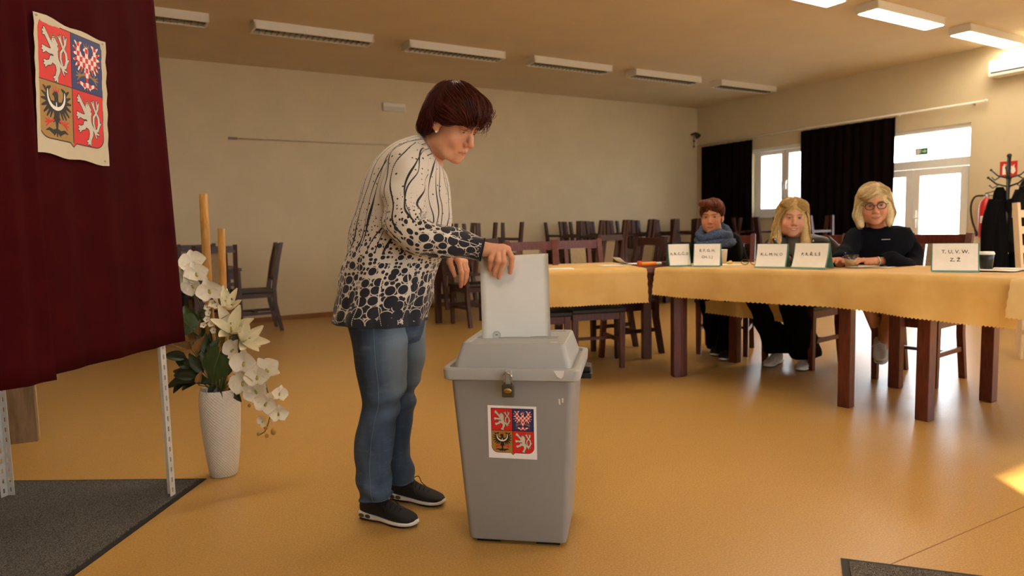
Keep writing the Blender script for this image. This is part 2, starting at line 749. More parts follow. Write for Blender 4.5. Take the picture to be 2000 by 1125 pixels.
# glazed double door with a transom light
dx = XR + .10
f = MB()
frame_rect(f, DOOR[0], DOOR[1], DOOR[2], DOOR[3], .05, dx, dx + .07, 'x')
f.box((dx, DOOR[0] + .05, 1.655), (dx + .07, DOOR[1] - .05, 1.76), bev=.004)
door = S('door_1', f, M['pvc'])
pane(DOOR[0] + .05, DOOR[1] - .05, 1.76, DOOR[3] - .05, dx + .03, 'x', door)
MB().box((XR + .03, DOOR[0], DOOR[3] - .05), (dx, DOOR[1], DOOR[3])).build('blind_cassette', M['pvc'], door)
ym = 4.86
for a, b, hs in ((DOOR[0] + .05, ym, -1), (ym, DOOR[1] - .05, 1)):
    lf = MB()
    frame_rect(lf, a + .004, b - .004, .01, 1.65, .085, dx - .012, dx + .055, 'x')
    lo_ = lf.build('door_leaf', M['pvc'], door)
    pane(a + .085, b - .085, .1, 1.565, dx + .02, 'x', lo_)
    if hs < 0:
        h = MB().box((dx - .03, b - .06, .92), (dx - .012, b - .025, 1.14), bev=.004)
        h.tube([(dx - .03, b - .042, 1.04), (dx - .07, b - .042, 1.04), (dx - .07, b - .16, 1.04)], .009)
        h.build('handle', M['pvc'], lo_)


# ------------------------------------------------------------------ ceiling lamps
def light_row(y, xs, lit, L=1.13, wd=.2):
    objs = []
    proto = {}
    for i, x in enumerate(xs):
        on = lit
        root = empty('ceiling_lamp', (x, y, ZC))
        if on not in proto:
            b = MB()
            b.box((-L / 2, -wd / 2, -.022), (L / 2, wd / 2, 0))
            b.box((-L / 2, -wd / 2, -.075), (L / 2, -wd / 2 + .012, -.02)).box((-L / 2, wd / 2 - .012, -.075), (L / 2, wd / 2, -.02))
            b.box((-L / 2, -wd / 2, -.075), (-L / 2 + .02, wd / 2, -.02)).box((L / 2 - .02, -wd / 2, -.075), (L / 2, wd / 2, -.02))
            housing = b.build('housing', M['lampwhite'], root)
            kids = [housing]
            if on:
                kids.append(MB().box((-L / 2 + .02, -wd / 2 + .012, -.079), (L / 2 - .02, wd / 2 - .012, -.068)).build('diffuser', M['lamp_on'], root))
            else:
                for yy in (-.05, .05):
                    kids.append(MB().tube([(-L / 2 + .03, yy, -.045), (L / 2 - .03, yy, -.045)], .013, 10).build('fluorescent_tube', M['tube_off'], root))
                n = 20
                lv = MB().box((-L / 2 + .02, -.006, -.072), (L / 2 - .02, .006, -.03)).build('louvre_spine', M['louvre'], root)
                kids.append(lv)
                one = None
                for k in range(1, n):
                    xx = -L / 2 + .02 + (L - .04) * k / n
                    if one is None:
                        one = MB().box((-.0015, -wd / 2 + .012, -.072), (.0015, wd / 2 - .012, -.035)).build('louvre_blade', M['louvre'], root)
                        o2 = one
                    else:
                        o2 = one.copy()
                        COL.objects.link(o2)
                    o2.location = (xx, 0, 0)
                    kids.append(o2)
            proto[on] = kids
        else:
            for o in proto[on]:
                c = o.copy()
                COL.objects.link(c)
                c.parent = root
        objs.append(root)
    return objs


M['lampwhite'] = mat('lamp_housing', '#ddd8cc', .45, var=.02)
M['lamp_on'] = emit('lit_diffuser', '#ffeed4', LAMP_E)
M['tube_off'] = mat('unlit_tube', '#e8e2d2', .3, var=.02)
M['louvre'] = mat('louvre_aluminium', '#b0ab9f', .25, .9, var=.03)
ROW1 = [.36 + 1.50 * k for k in range(6)]
r1 = light_row(6.70, ROW1, False)
w_ = ['half hidden by the maroon curtain', 'next to the one half hidden by the maroon curtain', 'above the small emergency light box', 'third from the room corner', 'second from the room corner', 'in the room corner']
for o, s in zip(r1, w_):
    tag(o, 'unlit louvred ceiling lamp, ' + s, 'ceiling lamp', 'unlit ceiling lamps along the plain wall')
r2 = light_row(3.74, [8.12, 6.54, 4.98, 3.42, 1.86, .30], True)
w_ = ['closest to the door wall', 'second along from the door wall', 'third along from the door wall', 'fourth along from the door wall', 'fifth along from the door wall', 'furthest from the door wall']
for o, s in zip(r2, w_):
    tag(o, 'glowing ceiling lamp, ' + s, 'ceiling lamp', 'glowing ceiling lamps')
r3 = light_row(.8, [6.54, 3.42, .30], True)
for o, s in zip(r3, ['on the door side', 'in the middle', 'on the far side from the door']):
    tag(o, 'glowing ceiling lamp by the front windows, ' + s, 'ceiling lamp', 'lamps by the front windows')
# ------------------------------------------------------------------ wood furniture
def wood(name, a, b, rough=.42, sc=(1, 1, 1), fine=14.):
    t = NT(name)
    co = t.mapping(t.coord(), sc)
    n1 = t.noise(co, fine, 5, .65)
    n2 = t.noise(t.mapping(t.coord(), tuple(x * 3 for x in sc)), fine * 3, 3, .6)
    c = t.mix(t.step(n1, .3, .72), lin(a), lin(b))
    c = t.mix(t.math('MULTIPLY', t.step(n2, .45, .7), .25), c, lin(a))
    t.put(t.b.inputs['Base Color'], c)
    t.b.inputs['Roughness'].default_value = rough
    t.bump(n2, .05, .001)
    return t.m


M['dwood'] = wood('dark_stained_wood', '#2a110b', '#47201a', .4, (6, 6, .8))
M['dwood2'] = wood('red_brown_wood', '#43190f', '#6a2c1d', .38, (6, 6, .8))
M['pad'] = mat('beige_upholstery', '#8d7c60', .85, var=.08, vs=60, bump=.2, bs=500)
M['seatpad'] = mat('dark_brown_seat', '#241611', .5, var=.06)


def make_chair(wm='dwood2'):
    "wooden dining chair, faces local +Y, stands on z = 0"
    r = empty('dining_chair')
    w, d, h = .40, .40, .45
    MB().box((-w / 2 - .01, -d / 2 + .02, h - .035), (w / 2 + .01, d / 2 + .02, h), bev=.012).build('seat', M['seatpad'], r)
    ap = MB()
    ap.bar((-w / 2 + .02, d / 2 - .02, h - .06), (w / 2 - .02, d / 2 - .02, h - .06), .022, .05)
    ap.bar((-w / 2 + .02, -d / 2 + .02, h - .06), (w / 2 - .02, -d / 2 + .02, h - .06), .022, .05)
    for s in (-1, 1):
        ap.bar((s * (w / 2 - .02), -d / 2, h - .06), (s * (w / 2 - .02), d / 2, h - .06), .022, .05)
    ap.build('apron', M[wm], r)
    for s in (-1, 1):
        MB().bar((s * (w / 2 - .02), d / 2 - .02, h - .035), (s * (w / 2 - .02), d / 2 - .02, 0), .042, .042, taper=.8).build('leg', M[wm], r)
        lg = MB()
        x = s * (w / 2 - .02)
        pts = [(-d / 2 - .045, 0), (-d / 2 + .012, .30), (-d / 2 + .015, .46), (-d / 2 - .03, .72), (-d / 2 - .083, .945)]
        vs, fs = [], []
        for y, z in pts:
            t = .018 if z in (0, .945) else .022
            vs += [(x - .019, y - t, z), (x + .019, y - t, z), (x + .019, y + t, z), (x - .019, y + t, z)]
        for i in range(len(pts) - 1):
            for k in range(4):
                fs.append((4 * i + k, 4 * i + (k + 1) % 4, 4 * i + 4 + (k + 1) % 4, 4 * i + 4 + k))
        fs += [(3, 2, 1, 0), tuple(range(4 * len(pts) - 4, 4 * len(pts)))]
        lg.add(vs, fs)
        lg.build('leg', M[wm], r)
        MB().bar((x, -d / 2 + .005, .20), (x, d / 2 - .02, .20), .02, .03).build('stretcher', M[wm], r)
    MB().bar((-w / 2 + .02, -.005 + .0, .20), (w / 2 - .02, -.005, .20), .03, .02).build('stretcher', M[wm], r)

    def by(z):
        return -d / 2 + .015 - .09 * max(0, z - .46) / .44
    tr = MB()
    n = 6
    for i in range(n):
        x0, x1 = -w / 2 + .02 + (w - .04) * i / n, -w / 2 + .02 + (w - .04) * (i + 1) / n
        c0, c1 = .012 * (1 - (2 * i / n - 1) ** 2), .012 * (1 - (2 * (i + 1) / n - 1) ** 2)
        tr.bar((x0, by(.90) - c0, .902), (x1, by(.90) - c1, .902), .026, .065)
    tr.build('top_rail', M[wm], r)
    MB().bar((-w / 2 + .02, by(.56), .56), (w / 2 - .02, by(.56), .56), .022, .035).build('lower_rail', M[wm], r)
    sp = MB()
    a, b = Vector((0, by(.575), .575)), Vector((0, by(.872), .872))
    sp.bar(a, b, .125, .026, up=(0, 1, 0))
    sp.build('splat_pad', M['pad'], r)
    for s in (-1, 1):
        MB().bar((s * .095, by(.575), .575), (s * .095, by(.872), .872), .03, .016, up=(0, 1, 0)).build('slat', M[wm], r)
    return r


def make_table(L, D, H=.752, leg=.066, wm='dwood2', legs=None, name='dining_table'):
    "table with its top centred on the origin, long side along X"
    r = empty(name)
    MB().box((-L / 2, -D / 2, H - .032), (L / 2, D / 2, H), bev=.006).build('table_top', M[wm], r)
    a = MB()
    i = leg / 2 + .012
    for s in (-1, 1):
        a.box((-L / 2 + i, s * (D / 2 - i - .005) - .011, H - .115), (L / 2 - i, s * (D / 2 - i - .005) + .011, H - .032))
        a.box((s * (L / 2 - i - .005) - .011, -D / 2 + i, H - .115), (s * (L / 2 - i - .005) + .011, D / 2 - i, H - .032))
    a.build('apron', M[wm], r)
    for sx in (-1, 1):
        for sy in (-1, 1):
            p = Vector((sx * (L / 2 - i), sy * (D / 2 - i), 0))
            MB().box((p.x - leg / 2, p.y - leg / 2, 0), (p.x + leg / 2, p.y + leg / 2, H - .033), bev=.004).build('leg', M[wm], r)
    return r


def place(o, x, y, rz, z=0., rx=0.):
    o.location = (x, y, z)
    o.rotation_euler = (rx, 0, rz)
    return o


def face(dx, dy):
    "rotation that turns local +Y towards (dx, dy)"
    return math.atan2(-dx, dy)


chairA = make_chair('dwood2')
chairB = make_chair('dwood')
usedA, usedB = [False], [False]


def chair(kind, x, y, rz, label, group, z=0., rx=0.):
    proto, used = (chairA, usedA) if kind == 'A' else (chairB, usedB)
    o = proto if not used[0] else copy_tree(proto)
    used[0] = True
    place(o, x, y, rz, z, rx)
    tag(o, label, 'chair', group)
    return o


# ---- tables of the polling committee
tB1 = make_table(1.22, .75)
vB = Vector((3.53 - 3.37, 2.29 - 3.39, 0)).normalized()          # along the front edge, away from the back wall
nB = Vector((-vB.y, vB.x, 0))                                    # away from the camera
aB = math.atan2(vB.y, vB.x)
cB = (Vector((3.37, 3.39, 0)) + Vector((3.53, 2.29, 0))) / 2 + nB * (.375 - .05)
place(tB1, cB.x, cB.y, aB)
tag(tB1, 'dark wooden table under the long yellow cloth, before the scarf woman', 'table', 'committee tables')
tB2 = copy_tree(tB1)
c2 = Vector((3.61, 1.89, 0)) + Vector((.33, -.56, 0))
place(tB2, c2.x, c2.y, -PI / 2)
tag(tB2, 'dark wooden table carrying the lidded coffee cup', 'table', 'committee tables')
FA = Vector((2.46, 3.74, 0))
vA = Vector((.914, -.405, 0)).normalized()
nA = Vector((.405, .914, 0)).normalized()
tA = copy_tree(tB1)
cA = FA + vA * (-.24 + .61) + nA * .375
place(tA, cA.x, cA.y, math.atan2(vA.y, vA.x))
tag(tA, 'dark wooden table under the short yellow cloth behind the ballot box', 'table', 'committee tables')

# ---- tablecloths
def cloth_mat(name, a, b):
    t = NT(name)
    co = t.coord()
    n = t.noise(co, 6, 3)
    c = t.mix(t.step(n, .3, .7), lin(a), lin(b))
    wv = t.noise(t.mapping(co, (1, 1, 1)), 700, 2)
    c = t.mix(t.math('MULTIPLY', wv, .15), c, lin(a))
    t.put(t.b.inputs['Base Color'], c)
    t.b.inputs['Roughness'].default_value = .75
    t.b.inputs['Sheen Weight'].default_value = .1
    t.b.inputs['Subsurface Weight'].default_value = 0
    t.bump(wv, .12, .001)
    # thin cloth lets some light through
    tl = t.n('ShaderNodeBsdfTranslucent')
    t.put(tl.inputs[0], c)
    mx = t.n('ShaderNodeMixShader')
    mx.inputs[0].default_value = .18
    t.t.links.new(t.b.outputs[0], mx.inputs[1])
    t.t.links.new(tl.outputs[0], mx.inputs[2])
    t.t.links.new(mx.outputs[0], t.out.inputs[0])
    return t.m


M['cloth'] = cloth_mat('yellow_tablecloth', '#dcb062', '#e6bf74')
M['cloth2'] = cloth_mat('pale_yellow_tablecloth', '#e2c384', '#ebcf96')


def tablecloth(front, back, z, df, db, m, label, seed=0, left_drop=0.):
    """cloth with pinked edges over a table top: front and back are edge polylines (same count) seen along the length,
    df and db are functions of the run 0..1 giving the hanging length"""
    rnd = random.Random(seed)
    front, back = [Vector(p) for p in front], [Vector(p) for p in back]
    L = sum((front[i + 1] - front[i]).length for i in range(len(front) - 1))
    nx = int(L / .0105) // 2 * 2 + 1
    fr, bk = catmull([list(p) for p in front], nx), catmull([list(p) for p in back], nx)
    ph = [rnd.uniform(0, 6) for _ in range(6)]
    rows_skirt, rows_top = 9, 7
    verts = []
    colsN = rows_skirt + rows_top + rows_skirt
    for i in range(nx):
        s = i / (nx - 1)
        f, b = Vector(fr[i]), Vector(bk[i])
        out = (f - b).normalized()
        run = (Vector(fr[min(i + 1, nx - 1)]) - Vector(fr[max(0, i - 1)])).normalized()
        x = s * L
        pink = .007 if i % 2 else 0.
        col = []
        for j in range(rows_skirt):                                     # front skirt, hem first
            q = 1 - j / rows_skirt
            wv = .010 * math.sin(x * 9 + ph[0]) + .007 * math.sin(x * 21 + ph[1]) + .012 * math.sin(x * 4 + ph[2])
            p = f + out * (.012 + .028 * math.sin(q * 1.4) + wv * q)
            p.z = z - .004 - (df(s) - (pink if j == 0 else 0)) * q
            col.append(p)
        for j in range(rows_top):
            q = j / (rows_top - 1)
            p = f.lerp(b, q) + out * (.012 * (1 - q) - .012 * q)
            p.z = z + .0012 * math.sin(x * 7 + q * 3 + ph[3])
            col.append(p)
        for j in range(rows_skirt):
            q = (j + 1) / rows_skirt
            wv = .012 * math.sin(x * 8 + ph[4]) + .008 * math.sin(x * 19 + ph[5])
            p = b - out * (.012 + .026 * math.sin(q * 1.4) + wv * q)
            p.z = z - .004 - (db(s) - (pink if j == rows_skirt - 1 else 0)) * q
            col.append(p)
        for j, p in enumerate(col):
            if i in (0, nx - 1) and j % 2:
                p += run * (.0045 if i == 0 else -.0045)
        verts += col
    faces = []
    for i in range(nx - 1):
        for j in range(colsN - 1):
            a = i * colsN + j
            faces.append((a, a + colsN, a + colsN + 1, a + 1))
    if left_drop:
        base = len(verts)
        nz = 10
        idx = list(range(rows_skirt, rows_skirt + rows_top))
        run = (Vector(fr[0]) - Vector(fr[3])).normalized()
        for k in range(1, nz + 1):
            q = k / nz
            for n_, j in enumerate(idx):
                p = Vector(verts[j]) + run * (.02 + .03 * math.sin(q * 1.4) + .015 * q * math.sin(n_ * 1.3))
                p.z = z - left_drop * q - .05 * q * (1 - n_ / 6) + (.006 if (k == nz and n_ % 2) else 0)
                verts.append(p)
        for k in range(nz):
            for n_ in range(len(idx) - 1):
                a = idx[n_] if k == 0 else base + (k - 1) * len(idx) + n_
                a2 = idx[n_ + 1] if k == 0 else a + 1
                b = base + k * len(idx) + n_
                faces.append((a, a2, b + 1, b))
        # gusset between the front skirt and the end drop
        for k in range(nz):
            q0, q1 = k / nz, (k + 1) / nz
            a = rows_skirt if k == 0 else base + (k - 1) * len(idx)
            b = base + k * len(idx)
            c_ = max(0, rows_skirt - 1 - int(q0 * rows_skirt * .999)) if k else rows_skirt
            d_ = max(0, rows_skirt - 1 - int(q1 * rows_skirt * .95))
            if c_ != d_:
                faces.append((a, b, d_, c_) if a != c_ else (a, b, d_))
            else:
                faces.append((a, b, d_))
    o = mesh_obj('tablecloth', verts, faces, m, None, True)
    return tag(o, label, 'tablecloth', 'yellow tablecloths')


ZT = .757
fB = [Vector((3.16, 3.42, 0)), Vector((3.30, 2.95, 0)), Vector((3.455, 2.30, 0)), Vector((3.53, 1.86, 0)), Vector((3.575, 1.46, 0))]
bB = [Vector((3.86, 3.66, 0)), Vector((4.08, 3.10, 0)), Vector((4.235, 2.40, 0)), Vector((4.30, 1.95, 0)), Vector((4.30, 1.48, 0))]
tablecloth(fB, bB, ZT, lambda s: .175 + .045 * s + .008 * math.sin(9 * s), lambda s: .39 + .15 * s if s < .30 else .13, M['cloth'],
           'long yellow tablecloth with pinked hem under the letter cards', 3)
pA0, pA1 = FA - vA * .27, FA + vA * .70
tablecloth([pA0 - nA * .03, (pA0 + pA1) / 2 - nA * .03, pA1 - nA * .03], [pA0 + nA * .78, (pA0 + pA1) / 2 + nA * .78, pA1 + nA * .78], ZT, lambda s: .235 - .01 * s,
           lambda s: .2, M['cloth'], 'shorter yellow tablecloth with pinked hem behind the ballot box', 5, left_drop=.22)
tablecloth([(3.555, 1.50, 0), (3.565, 1.1, 0), (3.57, .7, 0)], [(4.32, 1.50, 0), (4.32, 1.1, 0), (4.32, .7, 0)], ZT + .004, lambda s: .175, lambda s: .2, M['cloth2'],
           'paler yellow tablecloth overlapping the end of the long one', 8)

# ---- chairs round the committee tables
G1 = 'chairs at the committee tables'
chair('A', 4.30, 3.84, face(-.83, -.55), 'dark wooden dining chair under the woman with the blue scarf', G1)
chair('A', 4.36, 3.18, face(-1, -.12), 'dark wooden dining chair under the woman in the leather jacket', G1)
chair('A', 4.50, 2.42, face(-1, -.1), 'dark wooden dining chair under the blonde woman with glasses', G1)
p = W(1050, 600, 4.95)
chair('A', p.x, p.y, face(-nA.x, -nA.y), 'empty dining chair at the shorter yellow cloth, half hidden behind the envelope', G1)
p = W(1152, 600, 5.12)
chair('A', p.x, p.y, face(-.3, -.95), 'empty dining chair with beige splat behind the shorter yellow cloth', G1)
chair('B', 3.62, 4.30, face(-.95, .1), 'empty dining chair turned sideways beneath the shorter yellow cloth near the letter cards', G1)

# ---- stored tables along the walls with chairs upside down on them
G2 = 'chairs stored upside down on the tables'
tS = make_table(1.2, .75, .655, .06, 'dwood', name='dining_table')
tabs = [(5.80, 7.02, 0), (7.07, 7.04, 0), (3.72, 7.25, 0), (8.02, 5.98, PI / 2), (6.15, 7.88, 0), (7.50, 7.90, 0)]
lab = ['dark table with upturned chairs, between the short yellow cloth and the corner table', 'dark table with upturned chairs in the room corner beside the black curtain',
       'dark table with upturned chairs standing alone against the plain wall', 'dark table with upturned chairs under the window',
       'dark table with upturned chairs touching the plain wall behind the front row', 'dark table with upturned chairs in the very corner of the room']
for i, (x, y, a) in enumerate(tabs):
    o = tS if i == 0 else copy_tree(tS)
    place(o, x, y, a)
    tag(o, lab[i], 'table', 'tables stored along the walls')
where = ['on the table behind the short yellow cloth', 'on the corner table by the curtain', 'on the lone table by the plain wall', 'on the table under the window', 'on the rear table at the plain wall', 'on the table in the very corner']
for i, (x, y, a) in enumerate(tabs):
    R2 = Matrix.Rotation(a, 3, 'Z')
    offs = [(-.42, -.215, PI), (.0, -.215, PI), (.42, -.215, PI), (-.40, .215, 0), (.04, .215, 0), (.45, .215, 0)]
    if i == 2:
        offs = [(-.34, -.215, PI), (.30, -.215, PI), (.0, .215, 0)]
    if i == 3:
        offs = [(-.40, .215, 0), (.05, .215, 0), (.46, .215, 0), (.0, -.215, PI)]
    for dx, dy, ry in offs:
        d = R2 @ Vector((dx, dy, 0))
        jit = random.uniform(-.05, .05)
        # upside down: seat rests on the table top, the back hangs over the edge
        o = chair('B', x + d.x, y + d.y, a + ry + jit, 'dark dining chair stored upside down ' + where[i] + (', room side' if ry else ', wall side'), G2 + ' ' + where[i][3:], z=.657 + .45, rx=PI)
# chairs standing on the floor in front of those tables
chair('B', 5.02, 6.45, face(0, 1), 'dark dining chair pushed to the stored table behind the short yellow cloth', 'chairs pushed to the stored tables')
chair('B', 3.45, 6.60, face(0, 1), 'dark dining chair pushed to the lone stored table behind the voter', 'chairs pushed to the stored tables')

# ---- dining set behind the flowers
tL = make_table(1.2, .75, .70, .06, 'dwood')
place(tL, .60, 7.75, 0)
tag(tL, 'dark dining table against the plain wall behind the flower vase', 'table', 'tables stored along the walls')
G3 = 'chairs at the table behind the flowers'
chair('B', 1.36, 7.72, face(-1, .05), 'dark dining chair at the end of the table behind the flowers', G3)
chair('B', .92, 7.28, face(.05, 1), 'dark dining chair on the room side of the table behind the flowers', G3)
chair('B', .38, 7.28, face(-.05, 1), 'dark dining chair half hidden by the orchids, at the table behind the flowers', G3)
chair('B', .90, 8.12, face(0, -1), 'dark dining chair between the wall and the table behind the flowers', G3)
# ------------------------------------------------------------------ heraldic emblem built from flat cut pieces
M['em_red'] = mat('emblem_red', '#d8201f', .45, var=.03)
M['em_blue'] = mat('emblem_blue', '#1f2f6e', .45, var=.03)
M['em_gold'] = mat('emblem_gold', '#a8803c', .45, var=.03)
M['em_silver'] = mat('emblem_silver', '#cfc8b8', .45, var=.03)
M['em_black'] = mat('emblem_black', '#17140f', .45, var=.03)
M['em_white'] = mat('emblem_white', '#f0ece6', .45, var=.02)
M['em_claw'] = mat('emblem_claw_gold', '#8f7534', .45, var=.02)
M['paper'] = mat('white_paper', '#e9e5da', .7, var=.02)
M['oldpaper'] = mat('aged_poster_paper', '#cbbfa2', .6, var=.05, vs=8)


def checker_mat():
    t = NT('red_white_checker')
    ck = t.n('ShaderNodeTexChecker')
    t.put(ck.inputs['Vector'], t.coord('UV'))
    ck.inputs['Scale'].default_value = 22
    ck.inputs['Color1'].default_value = lin('#d3252a')
    ck.inputs['Color2'].default_value = lin('#ecdfd8')
    t.put(t.b.inputs['Base Color'], ck.outputs[0])
    t.b.inputs['Roughness'].default_value = .45
    return t.m


M['em_check'] = checker_mat()


def stroke_polys(strokes, grow=0.):
    "tapered strokes [(x, y, r), ...] -> list of polygons"
    out = []
    for st in strokes:
        for (x0, y0, r0), (x1, y1, r1) in zip(st[:-1], st[1:]):
            a = math.atan2(y1 - y0, x1 - x0)
            P = []
            for k in range(7):
                t = a + PI / 2 + PI * k / 6
                P.append((x0 + (r0 + grow) * math.cos(t), y0 + (r0 + grow) * math.sin(t)))
            for k in range(7):
                t = a - PI / 2 + PI * k / 6
                P.append((x1 + (r1 + grow) * math.cos(t), y1 + (r1 + grow) * math.sin(t)))
            out.append(P)
    return out


LION = [
    [(.50, .74, .050), (.50, .60, .085), (.53, .46, .062), (.56, .36, .070)],             # head, chest, belly, loins
    [(.47, .775, .045), (.43, .745, .022)], [(.455, .70, .02), (.43, .70, .012)],          # muzzle, jaw
    [(.50, .66, .055), (.58, .62, .03)], [(.52, .72, .04), (.58, .70, .02)],               # mane
    [(.43, .62, .045), (.31, .74, .036), (.22, .84, .036)], [(.22, .84, .03), (.14, .87, .016)], [(.22, .85, .03), (.18, .92, .016)], [(.23, .83, .02), (.15, .81, .015)],
    [(.46, .55, .045), (.33, .53, .036), (.20, .55, .030)], [(.20, .55, .03), (.12, .58, .016)], [(.20, .54, .03), (.11, .53, .015)], [(.21, .53, .02), (.14, .48, .014)],
    [(.53, .38, .065), (.39, .40, .045), (.35, .33, .036), (.24, .30, .034)], [(.24, .30, .03), (.16, .33, .015)], [(.24, .29, .028), (.16, .27, .015)], [(.25, .28, .02), (.20, .23, .014)],
    [(.58, .35, .066), (.60, .23, .046), (.56, .14, .036), (.53, .08, .032)], [(.53, .08, .03), (.45, .07, .014)], [(.54, .07, .028), (.48, .02, .014)], [(.55, .07, .025), (.56, .01, .014)],
    [(.60, .40, .022), (.72, .28, .020), (.83, .33, .026), (.88, .45, .030), (.86, .58, .024), (.76, .68, .020), (.70, .78, .024), (.68, .88, .012)], [(.70, .76, .02), (.62, .86, .010)],
    [(.74, .32, .016), (.68, .45, .022), (.69, .57, .022), (.78, .66, .018), (.84, .76, .024), (.88, .87, .012)], [(.83, .75, .02), (.80, .90, .010)],
    [(.88, .42, .02), (.95, .48, .008)], [(.72, .28, .02), (.78, .17, .010)], [(.73, .27, .02), (.87, .24, .010)],
]
CROWN = [[(.42, .80, .012), (.58, .81, .012)], [(.43, .80, .012), (.41, .86, .008)], [(.50, .81, .012), (.50, .88, .009)], [(.57, .81, .012), (.59, .87, .008)]]


def fat(strokes, k, lim=.05):
    return [[(x, y, r * (k if r < lim else 1 + (k - 1) * .5)) for x, y, r in s_] for s_ in strokes]


LION = fat(LION, 1.28)


def eagle(check):
    st = [[(.50, .80, .055), (.50, .70, .045), (.50, .58, .085), (.50, .42, .075), (.50, .28, .035), (.50, .16, .02)]]
    st.append([(.46, .81, .035), (.40, .79, .015)])
    for s in (-1, 1):
        X = lambda x: .5 + s * (x - .5)
        st.append([(X(.55), .60, .06), (X(.70), .62, .05), (X(.78), .76, .042), (X(.76), .88, .03), (X(.68), .92, .015)])
        st.append([(X(.80), .84, .03), (X(.90), .91, .012)])
        st.append([(X(.80), .74, .03), (X(.95), .80, .012)])
        st.append([(X(.80), .68, .032), (X(.97), .68, .012)])
        st.append([(X(.76), .62, .034), (X(.95), .55, .014)])
        st.append([(X(.72), .58, .034), (X(.89), .44, .015)])
        st.append([(X(.66), .56, .032), (X(.80), .38, .015)])
        st.append([(X(.61), .54, .03), (X(.70), .37, .014)])
        st.append([(X(.53), .40, .035), (X(.60), .31, .025)])
        st.append([(X(.50), .14, .028), (X(.62), .10, .032), (X(.74), .14, .022), (X(.84), .11, .008)])
        st.append([(X(.56), .10, .025), (X(.60), .04, .01)])
    st.append([(.5, .14, .03), (.5, .03, .012)])
    return st


def claws():
    st = []
    for s in (-1, 1):
        X = lambda x: .5 + s * (x - .5)
        st += [[(X(.60), .32, .022), (X(.74), .27, .02)], [(X(.74), .27, .02), (X(.86), .32, .012)], [(X(.74), .27, .02), (X(.88), .25, .012)], [(X(.74), .27, .02), (X(.84), .18, .012)], [(X(.74), .28, .018), (X(.76), .35, .01)]]
    return st


CRESC = [[(.5 + .27 * math.sin(t), .78 - .24 * math.cos(t), .012 + .022 * math.cos(t / 1.35)) for t in np.linspace(-1.55, 1.55, 14)],
         [(.23, .80, .02), (.23, .86, .010)], [(.77, .80, .02), (.77, .86, .010)], [(.5, .55, .018), (.5, .65, .012)]]


def flat(name, polys, z, m, parent, uvs=False):
    vs, fs, uv = [], [], []
    for i_, P in enumerate(polys):
        b = len(vs)
        vs += [(x, y, z + i_ * 1.5e-6) for x, y in P]
        fs.append(tuple(range(b, b + len(P))))
        uv += [(x, y) for x, y in P]
    o = mesh_obj(name, vs, fs, m, None, False, uv if uvs else None)
    o.parent = parent
    return o


